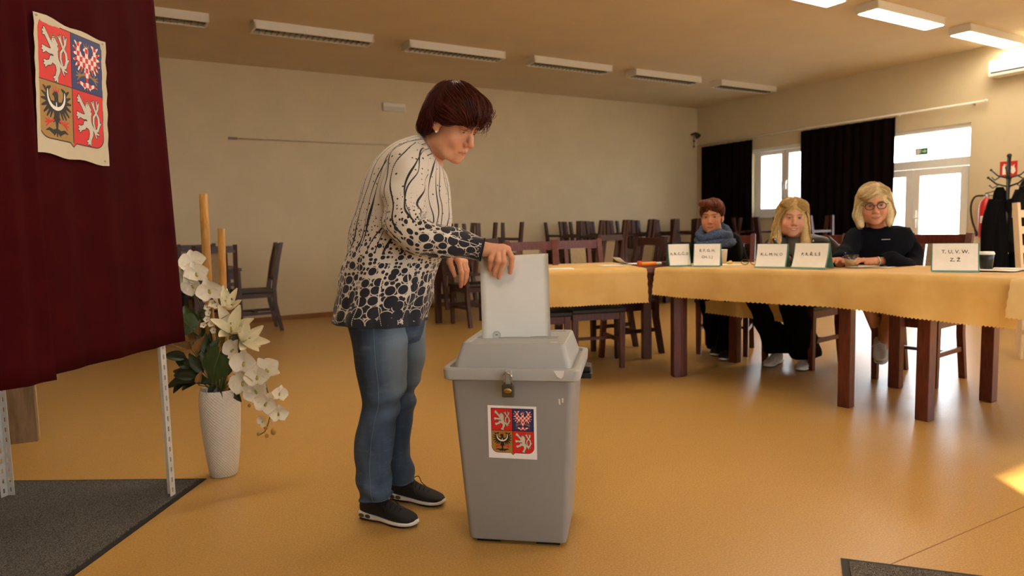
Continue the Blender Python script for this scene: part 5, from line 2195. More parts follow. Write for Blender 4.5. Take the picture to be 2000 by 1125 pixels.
wr = empty('wall_rail', tuple(ra))
tag(wr, 'thin pale rail mounted on the plain wall behind the voter', 'rail')
zr = (ra.z + rb_.z) / 2
world_parent(MB().tube([(ra.x, YB - .02, zr), (rb_.x + 1.0, YB - .02, zr)], .008, 8).build('rod', mat('pale_rod', '#c8b795', .5)), wr)
world_parent(MB().box((ra.x - .09, YB - .03, zr - .012), (ra.x, YB, zr + .012)).build('end_cap', M['lock']), wr)
sp0 = ony(1365, 262, YB - .12)
sk = empty('swivel_lamp', (sp0.x - .06, YB, sp0.z))
tag(sk, 'small black swivel lamp and dangling plug in the room corner', 'wall lamp')
MB().bar((0, -.0, 0), (0, -.10, .02), .02, .02).build('arm', M['blackplastic'], sk)
MB().lathe([(.02, 0), (.05, .09), (.045, .09), (.0, .05)], 14, Matrix.Translation((0, -.1, .02)) @ Matrix.Rotation(2.4, 4, 'X')).build('head', M['blackplastic'], sk)
MB().tube([(.02, -.05, 0), (.02, -.05, -.1)], .006, 6).ball((.02, -.05, -.11), .018, 8).tube([(.02, -.05, -.12), (.02, -.05, -.2)], .005, 6).ball((.02, -.05, -.2), .016, 8).build('cable_plug', M['blackplastic'], sk)

# planter with bluish flowers on the far table
pp = Vector((.33, 7.72, .70))
pb = empty('flower_box', tuple(pp))
tag(pb, 'dark green planter with pale flowers on the table behind the orchids', 'planter')
MB().box((-.16, -.09, 0), (.16, .09, .20), bev=.01).build('planter', mat('dark_green_plastic', '#15201a', .5), pb)
for k in range(14):
    o = MB().ball((0, 0, 0), (.022, .022, .016), 8).build('flower_head', M['petal'] if k % 3 else mat('lilac_petal', '#a9a6c4', .6), pb)
    o.location = (rnd.uniform(-.14, .14), rnd.uniform(-.07, .07), rnd.uniform(.22, .29))
    MB().tube([(o.location.x, o.location.y, .18), tuple(o.location)], .003, 5).build('stem', M['stem'], pb)
# ------------------------------------------------------------------ people
def skin_mat(name, base, blush, lips, brow):
    t = NT(name)
    co = t.coord()
    n = t.noise(co, 60, 4)
    n2 = t.noise(co, 14, 3)
    c = t.mix(t.step(n, .3, .7), tuple(x * .9 for x in lin(base)[:3]) + (1,), lin(base))
    at = t.n('ShaderNodeAttribute', attribute_name='tint')
    sx = t.n('ShaderNodeSeparateColor')
    t.put(sx.inputs[0], at.outputs['Color'])
    c = t.mix(t.math('MULTIPLY', sx.outputs[1], t.math('MULTIPLY_ADD', n2, .6, .35)), c, lin(blush))
    c = t.mix(sx.outputs[0], c, lin(lips))
    c = t.mix(sx.outputs[2], c, lin(brow))
    t.put(t.b.inputs['Base Color'], c)
    t.b.inputs['Roughness'].default_value = .5
    t.b.inputs['Specular IOR Level'].default_value = .35
    t.b.inputs['Subsurface Weight'].default_value = .12
    t.b.inputs['Subsurface Radius'].default_value = (.012, .005, .003)
    t.b.inputs['Subsurface Scale'].default_value = 1
    t.bump(t.noise(co, 350, 3), .18, .0012)
    return t.m


def hair_mat(name, a, b, rough=.42):
    t = NT(name)
    at = t.n('ShaderNodeAttribute', attribute_name='tint')
    sx = t.n('ShaderNodeSeparateColor')
    t.put(sx.inputs[0], at.outputs['Color'])
    n = t.noise(t.coord(), 90, 4, .7)
    f = t.math('ADD', t.math('MULTIPLY', sx.outputs[0], .75), t.math('MULTIPLY', t.step(n, .35, .7), .3), clamp=True)
    t.put(t.b.inputs['Base Color'], t.mix(f, lin(a), lin(b)))
    t.b.inputs['Roughness'].default_value = rough
    t.b.inputs['Specular IOR Level'].default_value = .22
    return t.m


def set_tint(o, rgb):
    me = o.data
    at = me.color_attributes.new('tint', 'FLOAT_COLOR', 'POINT')
    a = np.ones((len(me.vertices), 4), dtype=np.float32)
    a[:, :3] = rgb
    at.data.foreach_set('color', a.ravel())


def head_frame(p, fwd, roll=0.):
    f = Vector(fwd).normalized()
    u = Vector((0, 0, 1))
    u = (u - f * u.dot(f)).normalized()
    x = f.cross(u)
    R = Matrix(((x.x, f.x, u.x, p[0]), (x.y, f.y, u.y, p[1]), (x.z, f.z, u.z, p[2]), (0, 0, 0, 1)))
    return R @ Matrix.Rotation(roll, 4, 'Y')


def head_sdf(neck_local, full=0., smile=0., slot=.0042, old=False, neck_r=.052, look=0., lips=1.):
    s = SDF()
    s.ell((0, -.008, .052), (.074, .093, .082), .02)
    s.ell((0, .030, -.012), (.063 + .004 * full, .056, .070), .03)
    s.ell((0, .033, -.062), (.051 + .010 * full, .050, .050), .03)
    s.ell((0, .068, -.099), (.023, .018, .016), .025)
    for sg in (-1, 1):
        s.ell((sg * .041, .056, -.030), (.024 + .004 * full, .021, .024), .02)
        s.ell((sg * .026, .079, .029), (.026, .010, .009), .016)
        s.ell((sg * .044, .020, -.070), (.020 + .006 * full, .030, .026), .025)
        if old:
            s.ell((sg * .036, .050, -.090), (.016, .020, .016), .02)
    s.ell((0, .070, -.066), (.030, .019, .023), .016)
    for sg in (-1, 1):
        s.ell((sg * .031, .093, .012), (.017, .012, .010), .009, 's')
        s.ell((sg * .031, .070, .012), (.0150, .0150, .0138), .005)
        s.ell((sg * .031, .0865, .010 + look), (.0128, .0075, slot), .002, 's')
    s.rc((0, .080, .020), (0, .102, -.024), .0075, .0100, .010)
    s.ell((0, .103 + (.003 if old else 0), -.0285), (.0125, .0125, .0110), .006)
    for sg in (-1, 1):
        s.ell((sg * .0125, .0930, -.0330), (.0078, .0095, .0072), .005)
        s.ell((sg * .0065, .1015, -.0395), (.0035, .0045, .0030), .003, 's')
    zc = -.0640 + .007 * smile
    wm = .0235 + .0045 * max(smile, 0)
    for sg in (-1, 1):
        s.rc((sg * wm, .0800, zc), (sg * .006, .0905 + .001 * lips, -.0605), .0022, .0042 * lips, .004)
        s.rc((sg * wm, .0795, zc - .002), (0, .0885 + .001 * lips, -.0705), .0020, .0060 * lips, .004)
        s.rc((sg * wm * 1.05, .0855, zc), (0, .0985, -.0656), .0010, .0016, .002, 's')
        # nasolabial fold
        s.rc((sg * .0185, .0935, -.0350), (sg * (wm + .008), .0830, zc + .002), .0012, .0016, .006 if not old else .005, 's')
        if smile:
            s.ell((sg * .036, .066, -.040), (.016, .014, .014), .014)
        R_ = Matrix.Rotation(sg * .25, 3, 'Z')
        s.ell((sg * .0745, -.010, .000), (.0085, .018, .030), .006, 'u', R_)
        s.ell((sg * .0715, -.002, -.026), (.0065, .008, .009), .006)
        s.ell((sg * .0835, -.006, .004), (.0060, .010, .016), .004, 's', R_)
    nl = np.asarray(neck_local, float)
    s.rc((0, -.022, -.045), tuple(nl), neck_r * .96, neck_r * 1.12, .03)
    return s


def head_tint(V, brow_z=.0335, smile=0.):
    x, y, z = np.abs(V[:, 0]), V[:, 1], V[:, 2]
    wm = .0235 + .0045 * max(smile, 0)
    zl_ = -.0656 + (.0016 + .007 * smile) * (x / wm) ** 2
    lip = np.clip(1.25 - np.sqrt((V[:, 0] / .0245) ** 2 + ((z - zl_) / .0078) ** 2), 0, .3) / .3 * (y > .078)
    bz = brow_z - 6.0 * (x - .034) ** 2 + .05 * (x - .03)
    brow = 1.25 * np.clip(1.4 - np.sqrt(((x - .031) / .0185) ** 2 + ((z - bz) / .0034) ** 2), 0, .5) / .5 * (y > .05) * .95
    lash = np.clip(1.3 - np.sqrt(((x - .031) / .0135) ** 2 + ((z - .0145) / .0024) ** 2), 0, .4) / .4 * (y > .06) * .75
    zl = zl_
    mouth = .62 * np.exp(-((z - zl) / .0015) ** 2) * (x < wm + .001) * (y > .072)
    blush = np.exp(-(((x - .043) / .02) ** 2 + ((z + .030) / .02) ** 2)) * (y > .02) + .8 * np.exp(-((x / .012) ** 2 + ((z + .03) / .014) ** 2)) * (y > .085)
    blush += .6 * (z < -.10) * (y < .1)
    return np.stack([lip, np.clip(blush, 0, 1), np.clip(brow + lash + mouth, 0, 1)], 1)


M['eyewhite'] = mat('eye_white', '#e0d8cc', .2, var=.02)
M['iris'] = mat('grey_blue_iris', '#4a5560', .2, var=.1)
M['pupil'] = mat('pupil_black', '#0a0908', .15, var=0)


def eyes(root, HM, gaze=(0, 1, 0)):
    for sg in (-1, 1):
        n, m = 18, 14
        vs, fs, fm = [], [], []
        for i in range(m + 1):
            th = PI * i / m
            for k in range(n):
                a = 2 * PI * k / n
                vs.append((math.sin(th) * math.cos(a), math.sin(th) * math.sin(a), math.cos(th)))
        for i in range(m):
            for k in range(n):
                fs.append((i * n + k, (i + 1) * n + k, (i + 1) * n + (k + 1) % n, i * n + (k + 1) % n))
                fm.append(2 if i == 0 else (1 if i <= 2 else 0))
        q = Vector(gaze).normalized().to_track_quat('Z', 'Y').to_matrix().to_4x4()
        Mx = HM @ Matrix.Translation((sg * .031, .0702, .012)) @ q @ Matrix.Scale(.0138, 4)
        o = mesh_obj('eye', [Mx @ Vector(v) for v in vs], fs, None, None, True, mats=[M['eyewhite'], M['iris'], M['pupil']], fmat=fm)
        world_parent(o, root)


def tri_strands(paths, sides, norms, r0, r1, alive=None):
    "paths (N,S,3) -> triangular-section tubes; returns verts, quads"
    N, S_, _ = paths.shape
    prof = np.linspace(0, 1, S_)
    rad = (r0 * (1 - prof) + r1 * prof) * np.clip(prof * 8 + .3, 0, 1)
    rad = np.repeat(rad[None, :, None], N, 0)
    if alive is not None:
        rad = rad * alive[:, :, None]
    V = np.stack([paths + sides * rad, paths - sides * rad, paths + norms * rad * .9], 2)
    idx = np.arange(N * S_ * 3).reshape(N, S_, 3)
    F = []
    for a, b in ((0, 1), (1, 2), (2, 0)):
        F.append(np.stack([idx[:, :-1, a], idx[:, :-1, b], idx[:, 1:, b], idx[:, 1:, a]], -1).reshape(-1, 4))
    return V.reshape(-1, 3), np.vstack(F)


def grow(sdf, P, flow, steps, step, lift, wig=0., wfreq=6.):
    "strands following the hair surface; flow(P, i) -> desired direction"
    P = P.copy()
    g = sdf.grad(P)
    P -= g * (sdf.ev(P) - lift)[:, None]
    path, sd, nm = [], [], []
    ph = RNG.uniform(0, 6.28, len(P))
    for i in range(steps):
        g = sdf.grad(P)
        f = flow(P, i)
        t = f - g * (f * g).sum(1)[:, None]
        t /= np.linalg.norm(t, axis=1)[:, None] + 1e-9
        side = np.cross(t, g)
        path.append(P + side * (wig * np.sin(ph + i * wfreq / steps * 6.28) * (i / steps))[:, None])
        sd.append(side)
        nm.append(g)
        P = P + t * step
        P -= g * ((sdf.ev(P) - lift) * .8)[:, None]
    return np.stack(path, 1), np.stack(sd, 1), np.stack(nm, 1)


def build_hair(root, HM, sdf, seeds, flow, steps, step, m, h=.005, wig=0., wfreq=5., r=(.0016, .0006), extra=None, liftr=(.0, .005), name='hair', root_dark=None, ban=None, locks=0, lock_r=.006):
    V, F = sdf.mesh(h, sm=2)
    tint = np.full((len(V), 3), .12)
    if root_dark is not None:
        tint[:, 0] = np.clip(root_dark(V), 0, 1) * .6
    lift = RNG.uniform(liftr[0], liftr[1], len(seeds))
    path, sd, nm = grow(sdf, seeds, flow, steps, step, lift, wig, wfreq)
    alive = None
    if ban is not None:
        alive = np.cumprod(1 - ban(path.reshape(-1, 3)).reshape(path.shape[:2]), 1)
    rr = np.full(len(seeds), r[0])
    rr[:locks] = lock_r * RNG.uniform(.6, 1.3, locks)
    SV, SF = tri_strands(path, sd, nm, 1., .35, (alive if alive is not None else 1.) * rr[:, None] * np.ones(path.shape[:2]))
    tn = np.repeat(RNG.uniform(0, 1, len(seeds)) ** 1.5, steps * 3)
    tint2 = np.stack([tn] * 3, 1)
    if root_dark is not None:
        tint2 *= np.clip(root_dark(SV), .1, 1)[:, None]
    allV, allF, b = [V, SV], [np.asarray(F), SF + len(V)], len(V) + len(SV)
    T_ = [tint, tint2]
    if extra is not None:
        EV, EF = extra
        allV.append(EV)
        allF.append(EF + b)
        T_.append(np.full((len(EV), 3), .5))
    VV = np.vstack(allV)
    VW = VV @ np.asarray(HM.to_3x3()).T + np.asarray(HM.translation)
    o = mesh_obj(name, VW.tolist(), np.vstack(allF).tolist(), m, None, True)
    set_tint(o, np.vstack(T_))
    return world_parent(o, root)


def xf(HM, V):
    return np.asarray(V) @ np.asarray(HM.to_3x3()).T + np.asarray(HM.translation)


def sph_seeds(n, c, r, cond):
    out = []
    while len(out) < n:
        d = RNG.normal(size=3)
        d /= np.linalg.norm(d)
        if cond(d):
            out.append(np.asarray(c) + d * r)
    return np.asarray(out)


def hand_sdf(wrist, fore, mcps, fingers, thumb, rs=(.0095, .0085, .0072), palm_r=.0115, k=.007):
    """wrist and fore: (point, radius); mcps: four knuckles; fingers: four lists [pip, dip, tip]; thumb: list of points"""
    s = SDF()
    s.rc(fore[0], wrist[0], fore[1], wrist[1], .01)
    for m_ in mcps:
        s.rc(wrist[0], m_, wrist[1] * .8, palm_r, .012)
    for a, b in zip(mcps[:-1], mcps[1:]):
        s.rc(a, b, palm_r * .95, palm_r * .95, .006)
    for m_, fg in zip(mcps, fingers):
        pts = [m_] + list(fg)
        rr = [rs[0] * 1.05, rs[0], rs[1], rs[2]][:len(pts)]
        s.chain(list(zip([tuple(p) for p in pts], rr)), .0022)
        s.ell(tuple(pts[1]), (rs[0] * 1.06,) * 3, .004)
    tr = [.015, .0115, .0098, .0082][:len(thumb)]
    s.chain(list(zip([tuple(p) for p in thumb], tr)), k)
    return s


def lerp(a, b, t):
    return Vector(a).lerp(Vector(b), t)


def sec(L, R, d, hw, tilt=None):
    "loft section from two outline pixels at distance d and a half width in depth"
    a, b = W(L[0], L[1], d), W(R[0], R[1], d)
    c = (a + b) / 2
    B = Vector((FW.x, FW.y, 0)).normalized() * hw
    return list(c), list((b - a) / 2), list(B)


FH = Vector((FW.x, FW.y, 0)).normalized()
RH = Vector((RT.x, RT.y, 0)).normalized()
ZV = Vector((0, 0, 1))


# ---------- the voter
def tunic_mat(name, v0, v1, seed, uoff=0., gain=1.12):
    "heather knit with navy dots that grow towards the hem, wavy beaded lines along the length"
    t = NT(name)
    uvn = t.coord('UV')
    sp_ = t.n('ShaderNodeSeparateXYZ')
    t.put(sp_.inputs[0], uvn)
    u, v = t.math('ADD', sp_.outputs[0], uoff), sp_.outputs[1]
    g = t.n('ShaderNodeMapRange')
    t.put(g.inputs[0], v)
    g.inputs[1].default_value, g.inputs[2].default_value = v0, v1
    g0 = g.outputs[0]                                             # 0 top .. 1 hem
    g = t.math('MINIMUM', t.math('MULTIPLY', g0, gain), 1.)
    comb = t.n('ShaderNodeCombineXYZ')
    t.put(comb.inputs[0], u)
    t.put(comb.inputs[1], v)
    vec = comb.outputs[0]

    def dots(scale, rnd_, r_lo, r_hi, keep=None):
        vo = t.n('ShaderNodeTexVoronoi', voronoi_dimensions='2D')
        t.put(vo.inputs['Vector'], vec)
        vo.inputs['Scale'].default_value = scale
        vo.inputs['Randomness'].default_value = rnd_
        sc = t.n('ShaderNodeSeparateColor')
        t.put(sc.inputs[0], vo.outputs['Color'])
        r_ = t.math('MULTIPLY_ADD', g, r_hi - r_lo, r_lo)
        r_ = t.math('MULTIPLY', r_, t.math('MULTIPLY_ADD', sc.outputs[0], .35, .72))
        if keep is not None:
            r_ = t.math('MULTIPLY', r_, t.math('LESS_THAN', sc.outputs[1], keep))
        free = t.math('GREATER_THAN', vo.outputs['Distance'], t.math('ADD', r_, .07))
        return t.math('LESS_THAN', vo.outputs['Distance'], r_), free
    big, free = dots(25, .62, -.46, .57)
    mid, free2 = dots(56, .7, -.28, .56)
    sml, _ = dots(46, 1., .15, .12, .30)
    mid = t.math('MULTIPLY', mid, free)
    dark = t.math('MAXIMUM', t.math('MAXIMUM', big, mid), t.math('MULTIPLY', sml, t.math('MULTIPLY', free, t.math('LESS_THAN', g, .6))))

    def beads(period, amp, fr_, ph, rad, pitch_):
        w = t.math('MULTIPLY', t.math('SINE', t.math('MULTIPLY_ADD', v, fr_, ph)), amp)
        w2 = t.math('MULTIPLY', t.math('SINE', t.math('MULTIPLY_ADD', u, 40., ph)), .012)
        x = t.math('DIVIDE', t.math('ADD', t.math('ADD', u, w), t.math('MULTIPLY', w2, t.math('SINE', t.math('MULTIPLY', v, fr_ * 1.7)))), period)
        fx = t.math('MULTIPLY', t.math('SUBTRACT', t.math('FRACT', x), .5), period)
        fy = t.math('MULTIPLY', t.math('SUBTRACT', t.math('FRACT', t.math('DIVIDE', v, pitch_)), .5), pitch_)
        d2 = t.math('SQRT', t.math('ADD', t.math('MULTIPLY', fx, fx), t.math('MULTIPLY', t.math('MULTIPLY', fy, fy), .55)))
        sw_ = t.math('MULTIPLY_ADD', t.math('SINE', t.math('MULTIPLY_ADD', v, 23., ph * 2)), .25, .85)
        return t.math('LESS_THAN', d2, t.math('MULTIPLY', sw_, rad))
    l1 = beads(.050, .012, 17., .5, .0034, .0060)
    l2 = beads(.078, .010, 12., 2.1, .0028, .0052)
    lines = t.math('MAXIMUM', l1, l2)
    low = t.math('GREATER_THAN', g, .66)
    dark = t.math('MAXIMUM', dark, t.math('MULTIPLY', lines, t.math('SUBTRACT', 1., low)))
    white = t.math('MULTIPLY', beads(.083, .012, 15., 1.1, .0024, .0062), low)
    hem = t.math('GREATER_THAN', g0, .985)
    n = t.noise(uvn, 700, 3, .8)
    base = t.mix(t.step(n, .3, .7), lin('#a2998a'), lin('#dcd4c6'))
    c = t.mix(dark, base, lin('#10131f'))
    c = t.mix(white, c, lin('#cfc8ba'))
    c = t.mix(hem, c, lin('#10131f'))
    t.put(t.b.inputs['Base Color'], c)
    t.b.inputs['Roughness'].default_value = .85
    t.b.inputs['Sheen Weight'].default_value = .15
    t.bump(n, .25, .0008)
    return t.m


def denim():
    t = NT('faded_blue_denim')
    co = t.coord()
    uvn = t.coord('UV')
    n = t.noise(t.mapping(co, (1, 1, .25)), 12, 4)
    n2 = t.noise(co, 600, 2)
    n3 = t.noise(t.mapping(co, (.3, .3, 1)), 60, 3)
    c = t.mix(t.step(n, .3, .75), lin('#1f2f44'), lin('#40566e'))
    c = t.mix(t.math('MULTIPLY', t.step(n3, .5, .75), .3), c, lin('#6b7d8c'))
    at = t.n('ShaderNodeAttribute', attribute_name='tint')
    sx = t.n('ShaderNodeSeparateColor')
    t.put(sx.inputs[0], at.outputs['Color'])
    c = t.mix(t.math('MULTIPLY', sx.outputs[0], .6), c, lin('#8a9aa6'))       # worn thighs
    c = t.mix(t.math('MULTIPLY', n2, .3), c, lin('#1c2a3a'))
    t.put(t.b.inputs['Base Color'], c)
    t.b.inputs['Roughness'].default_value = .85
    t.bump(n2, .2, .0008)
    return t.m


def build_voter():
    root = empty('person', tuple((onz(765, 1025) + onz(820, 985)) / 2))
    tag(root, 'stooping woman with auburn hair and dotted tunic putting an envelope into the box', 'person')
    skin = skin_mat('voter_skin', '#cf9874', '#c77a5e', '#a8604f', '#4a2a1e')
    WP = lambda o: world_parent(o, root)
    # head
    yaw, pitch_ = math.radians(32), math.radians(29)
    fwd = (RH * math.cos(yaw) - FH * math.sin(yaw)) * math.cos(pitch_) - ZV * math.sin(pitch_)
    hc = W(883, 246, 2.465)
    HM = head_frame(hc, fwd)
    HI = HM.inverted()
    nk = HI @ W(833, 308, 2.51)
    hs = head_sdf(nk, .25, -.3, .0026, True, .050, look=-.004, lips=.5)
    HV, HF = hs.mesh(.0020, sm=2)
    ht = head_tint(HV, .0305, smile=-.3) * np.array([.5, 1, 1])
    chest = SDF()
    parts = [(xf(HM, HV), HF)]
    tints = [ht]
    # right hand
    RD = ENV_D - .018
    fing = [[W(959, 507, RD - .022), W(957.5, 518, RD - .012), W(957, 527, RD - .004)],
            [W(973, 510, RD - .026), W(968.5, 524, RD - .014), W(965, 536, RD - .005)],
            [W(984, 511, RD - .024), W(979, 527, RD - .013), W(974.5, 542, RD - .005)],
            [W(999.5, 503, RD - .016), W(999, 519, RD - .008), W(996.5, 532, RD - .002)]]
    mc = [W(962, 493, RD - .014), W(972.5, 488, RD - .010), W(981.5, 484, RD - .004), W(991, 487, RD + .004)]
    th = [W(955, 490, RD + .012), W(976, 499, RD + .034), W(990, 512, RD + .036), W(994, 526, RD + .030)]
    hsd = hand_sdf((W(944, 486.5, RD - .004), .0225), (W(915, 481, RD - .012), .027), mc, fing, th, (.0100, .0090, .0078), .0120)
    V_, F_ = hsd.mesh(.0021, sm=1)
    parts.append((V_, F_))

    def knuckle_tint(V, pts, nails):
        tt = np.zeros((len(V), 3))
        for p in pts:
            tt[:, 1] += .8 * np.exp(-(np.linalg.norm(V - np.asarray(p), axis=1) / .011) ** 2)
        tt[:, 1] = np.clip(tt[:, 1] + .15, 0, 1)
        return tt
    tints.append(knuckle_tint(V_, [f[0] for f in fing] + mc + [f[2] for f in fing], None))
    # left hand
    l_m = [W(896, 511, 2.60), W(902, 513, 2.62), W(906, 513, 2.64), W(908, 511, 2.66)]
    l_f = [[W(901, 533, 2.575), W(901, 547, 2.575), W(900, 559, 2.585)], [W(908, 531, 2.60), W(908, 544, 2.60), W(906, 554, 2.605)],
           [W(911.5, 529, 2.63), W(911, 541, 2.63), W(909, 550, 2.635)], [W(911.5, 526, 2.66), W(911.5, 536, 2.66), W(910, 544, 2.66)]]
    l_t = [W(881, 497, 2.63), W(878, 511, 2.60), W(883, 525, 2.585), W(888, 538, 2.58)]
    lsd = hand_sdf((W(886, 487, 2.66), .0225), (W(868, 468, 2.69), .027), l_m, l_f, l_t, (.0098, .0088, .0076), .0120)
    V_, F_ = lsd.mesh(.0024, sm=1)
    parts.append((V_, F_))
    tints.append(knuckle_tint(V_, [f[0] for f in l_f] + l_m + [f[2] for f in l_f], None))
    # trunk and limbs inside the clothes, one figure with head and hands
    b = SDF()
    b.rc(W(838, 300, 2.51), W(800, 345, 2.51), .055, .10, .05)
    b.rc(W(800, 345, 2.51), W(775, 460, 2.51), .115, .115, .05)
    b.rc(W(775, 460, 2.51), W(752, 600, 2.51), .115, .120, .05)
    b.chain([(W(800, 330, 2.40), .05), (W(790, 420, 2.30), .042), (W(806, 462, 2.265), .038), (W(915, 481, RD - .012), .026)], .03)
    b.chain([(W(805, 330, 2.62), .05), (W(815, 430, 2.70), .042), (W(868, 468, 2.69), .026)], .03)
    b.chain([(W(745, 600, 2.44), .078), (W(746, 780, 2.42), .042), (W(731, 955, 2.43), .030)], .03)
    b.chain([(W(782, 600, 2.58), .066), (W(784, 780, 2.59), .034), (W(781, 935, 2.60), .026)], .03)
    V_, F_ = b.mesh(.012, sm=2)
    parts.append((V_, F_))
    tints.append(np.zeros((len(V_), 3)))
    v, f, _ = join_raw(parts)
    body = mesh_obj('body', v, f, skin, None, True)
    set_tint(body, np.vstack(tints))
    WP(body)
    eyes(root, HM, (.1, .8, -.55))
    # hair
    hs2 = SDF()
    hs2.ell((0, -.014, .064), (.088, .106, .090), .03)
    hs2.ell((0, -.070, .000), (.078, .052, .080), .03)
    hs2.ell((0, -.088, -.050), (.060, .026, .030), .025)
    hs2.ell((0, .066, .096), (.074, .044, .042), .03)
    hs2.ell((.02, .100, .078), (.050, .026, .030), .02)
    hs2.ell((.052, .070, .058), (.026, .036, .030), .02)
    for sg in (-1, 1):
        hs2.ell((sg * .076, .010, .042), (.020, .058, .038), .02)
        hs2.ell((sg * .070, -.050, -.010), (.024, .034, .055), .02)
    hs2.ell((0, .118, -.034), (.061, .070, .066), .012, 's')
    hm = hair_mat('auburn_hair', '#1f0806', '#5c2012', .42)
    crown = np.array([0, -.050, .150])
    seeds = sph_seeds(2800, (0, -.01, .06), .11, lambda d: d[2] > -.35 and not (d[1] > .75 and d[2] < .1))

    def flow(P, i):
        d = P - crown
        d /= np.linalg.norm(d, axis=1)[:, None] + 1e-6
        d[:, 2] -= .35
        w = np.clip((P[:, 1] + .055) / .05, 0, 1)[:, None] * np.clip((P[:, 2] + .03) / .04, 0, 1)[:, None]
        wv = np.sin(P[:, 0] * 60 + P[:, 1] * 38 + P[:, 2] * 30) * .28
        fd = np.stack([.30 * np.sign(P[:, 0]) * (P[:, 2] > .08), np.ones(len(P)), -.30 + wv - 1.2 * np.clip((P[:, 1] - .085) / .03, 0, 1)], 1)
        d = d * (1 - w) + fd * w
        d[:, 0] += wv * .5
        return d
    fc = np.array([0, .118, -.034])
    vban = lambda P: ((((P - fc) / np.array([.058, .067, .063])) ** 2).sum(1) < 1).astype(float)
    # loose curls at the fringe
    ex_p = []
    for k in range(150):
        a0 = np.array([RNG.uniform(-.05, .07), .108 + RNG.uniform(-.016, .010), .092 + RNG.uniform(-.035, .03)])
        tt = np.linspace(0, 1, 12)
        cur = RNG.uniform(.008, .018)
        ang = RNG.uniform(-.3, 1.0) + tt * RNG.uniform(3.0, 6.0)
        ex_p.append(a0 + np.stack([.010 * np.sin(tt * 5 + k) , cur * np.sin(ang) + .010 * tt, -.042 * tt + cur * (np.cos(ang) - 1) * .5], 1))
    ex_p = np.asarray(ex_p)
    sd_ = np.tile(np.array([1., 0, 0]), (*ex_p.shape[:2], 1))
    nm_ = np.tile(np.array([0., .7, .7]), (*ex_p.shape[:2], 1))
    EV, EF = tri_strands(ex_p, sd_, nm_, .0016, .0005)
    build_hair(root, HM, hs2, seeds, flow, 16, .0075, hm, .0045, .004, 2., (.0013, .0006), (EV, EF), (-.001, .006), ban=vban, locks=150, lock_r=.0045)
    # pearl earring and chain
    WP(MB().ball(tuple(HM @ Vector((.079, .002, -.030))), .0042, 10).build('earring', mat('pearl', '#d9d2c4', .2, var=.02)))
    ch = catmull([list(W(833, 268, 2.455)), list(W(838, 285, 2.435)), list(W(846, 305, 2.435)), list(W(856, 324, 2.455))], 26)
    nb = MB()
    for p in ch:
        nb.ball(tuple(p), .0017, 6)
    WP(tag(nb.build('necklace', M['chrome']), kind='stuff'))
    # tunic
    S_ = [sec((822, 264), (860, 326), 2.505, .070), sec((797, 271), (867, 335), 2.505, .115), sec((768, 285), (873, 348), 2.505, .165), sec((738, 313), (877, 372), 2.505, .190),
          sec((713, 358), (879, 405), 2.505, .196), sec((697, 415), (879, 442), 2.505, .190), sec((683, 470), (868, 482), 2.505, .188), sec((671, 530), (852, 528), 2.505, .196),
          sec((662, 583), (839, 580), 2.505, .202), sec((656, 612), (832, 610), 2.505, .206), sec((658, 624), (831, 628), 2.505, .205)]
    C_, A_, B_ = ([s[i] for s in S_] for i in range(3))

    def tdisp(tt, vv, s):
        low = np.clip((s - .35) / .65, 0, 1)
        return (.007 * np.sin(tt * 9 + 1.5 * np.sin(vv * 9)) * low ** 2 + .006 * np.sin(vv * 34 + 3 * np.sin(tt * 1.5)) * np.clip((s - .25) * 3, 0, 1) * (1 - low * .6)
                + .004 * np.sin(vv * 55 + tt * 4) * low + .004 * np.sin(tt * 17 + vv * 6) * low ** 3)
    v, f, uv = loft(C_, A_, B_, 90, 110, tdisp)
    tun = mesh_obj('tunic', v, f, tunic_mat('dotted_tunic', .02, max(q[1] for q in uv), 1), None, True, uv)
    sm_ = tun.modifiers.new('t', 'SOLIDIFY')
    sm_.thickness = .004
    WP(tun)
    neck_ring = catmull([list(v[k]) for k in range(0, 110, 5)] + [list(v[0])], 60)
    WP(MB().tube([tuple(p) for p in neck_ring], .0045, 8, cap=False).build('neckband', mat('heather_rib', '#8f8778', .9, var=.1, vs=300)))

    def sleeve(pts):
        def dsp(tt, vv, s):
            el = np.exp(-((s - .52) / .16) ** 2)
            return .007 * np.sin(vv * 70 + 2 * np.sin(tt)) * el + .0035 * np.sin(vv * 45 + tt * 3)
        v_, f_, u_ = loft_tube(pts, 60, 40, dsp, side=FH)
        o = mesh_obj('sleeve', v_, f_, tunic_mat('dotted_sleeve', .06, max(q[1] for q in u_), 2, .013, 1.22), None, True, u_)
        k = o.modifiers.new('t', 'SOLIDIFY')
        k.thickness = .003
        WP(o)
        rng_ = [tuple(p) for p in v_[-40:]] + [tuple(v_[-40])]
        WP(MB().tube(rng_, .0022, 6, cap=False).build('cuff', mat('navy_cuff', '#10131f', .85)))
    sleeve([(W(812, 300, 2.44), .045), (W(798, 322, 2.385), .074), (W(791, 360, 2.335), .077), (W(788, 405, 2.300), .072), (W(793, 442, 2.280), .068), (W(818, 463, 2.272), .062), (W(858, 470, 2.285), .056), (W(900, 477, 2.31), .048), (W(943, 486, RD - .004), .0385)])
    sleeve([(W(815, 305, 2.57), .045), (W(808, 330, 2.63), .070), (W(806, 375, 2.68), .070), (W(812, 420, 2.71), .064), (W(832, 448, 2.71), .058), (W(862, 464, 2.69), .046), (W(880, 480, 2.665), .038)])
    # jeans
    dm = denim()

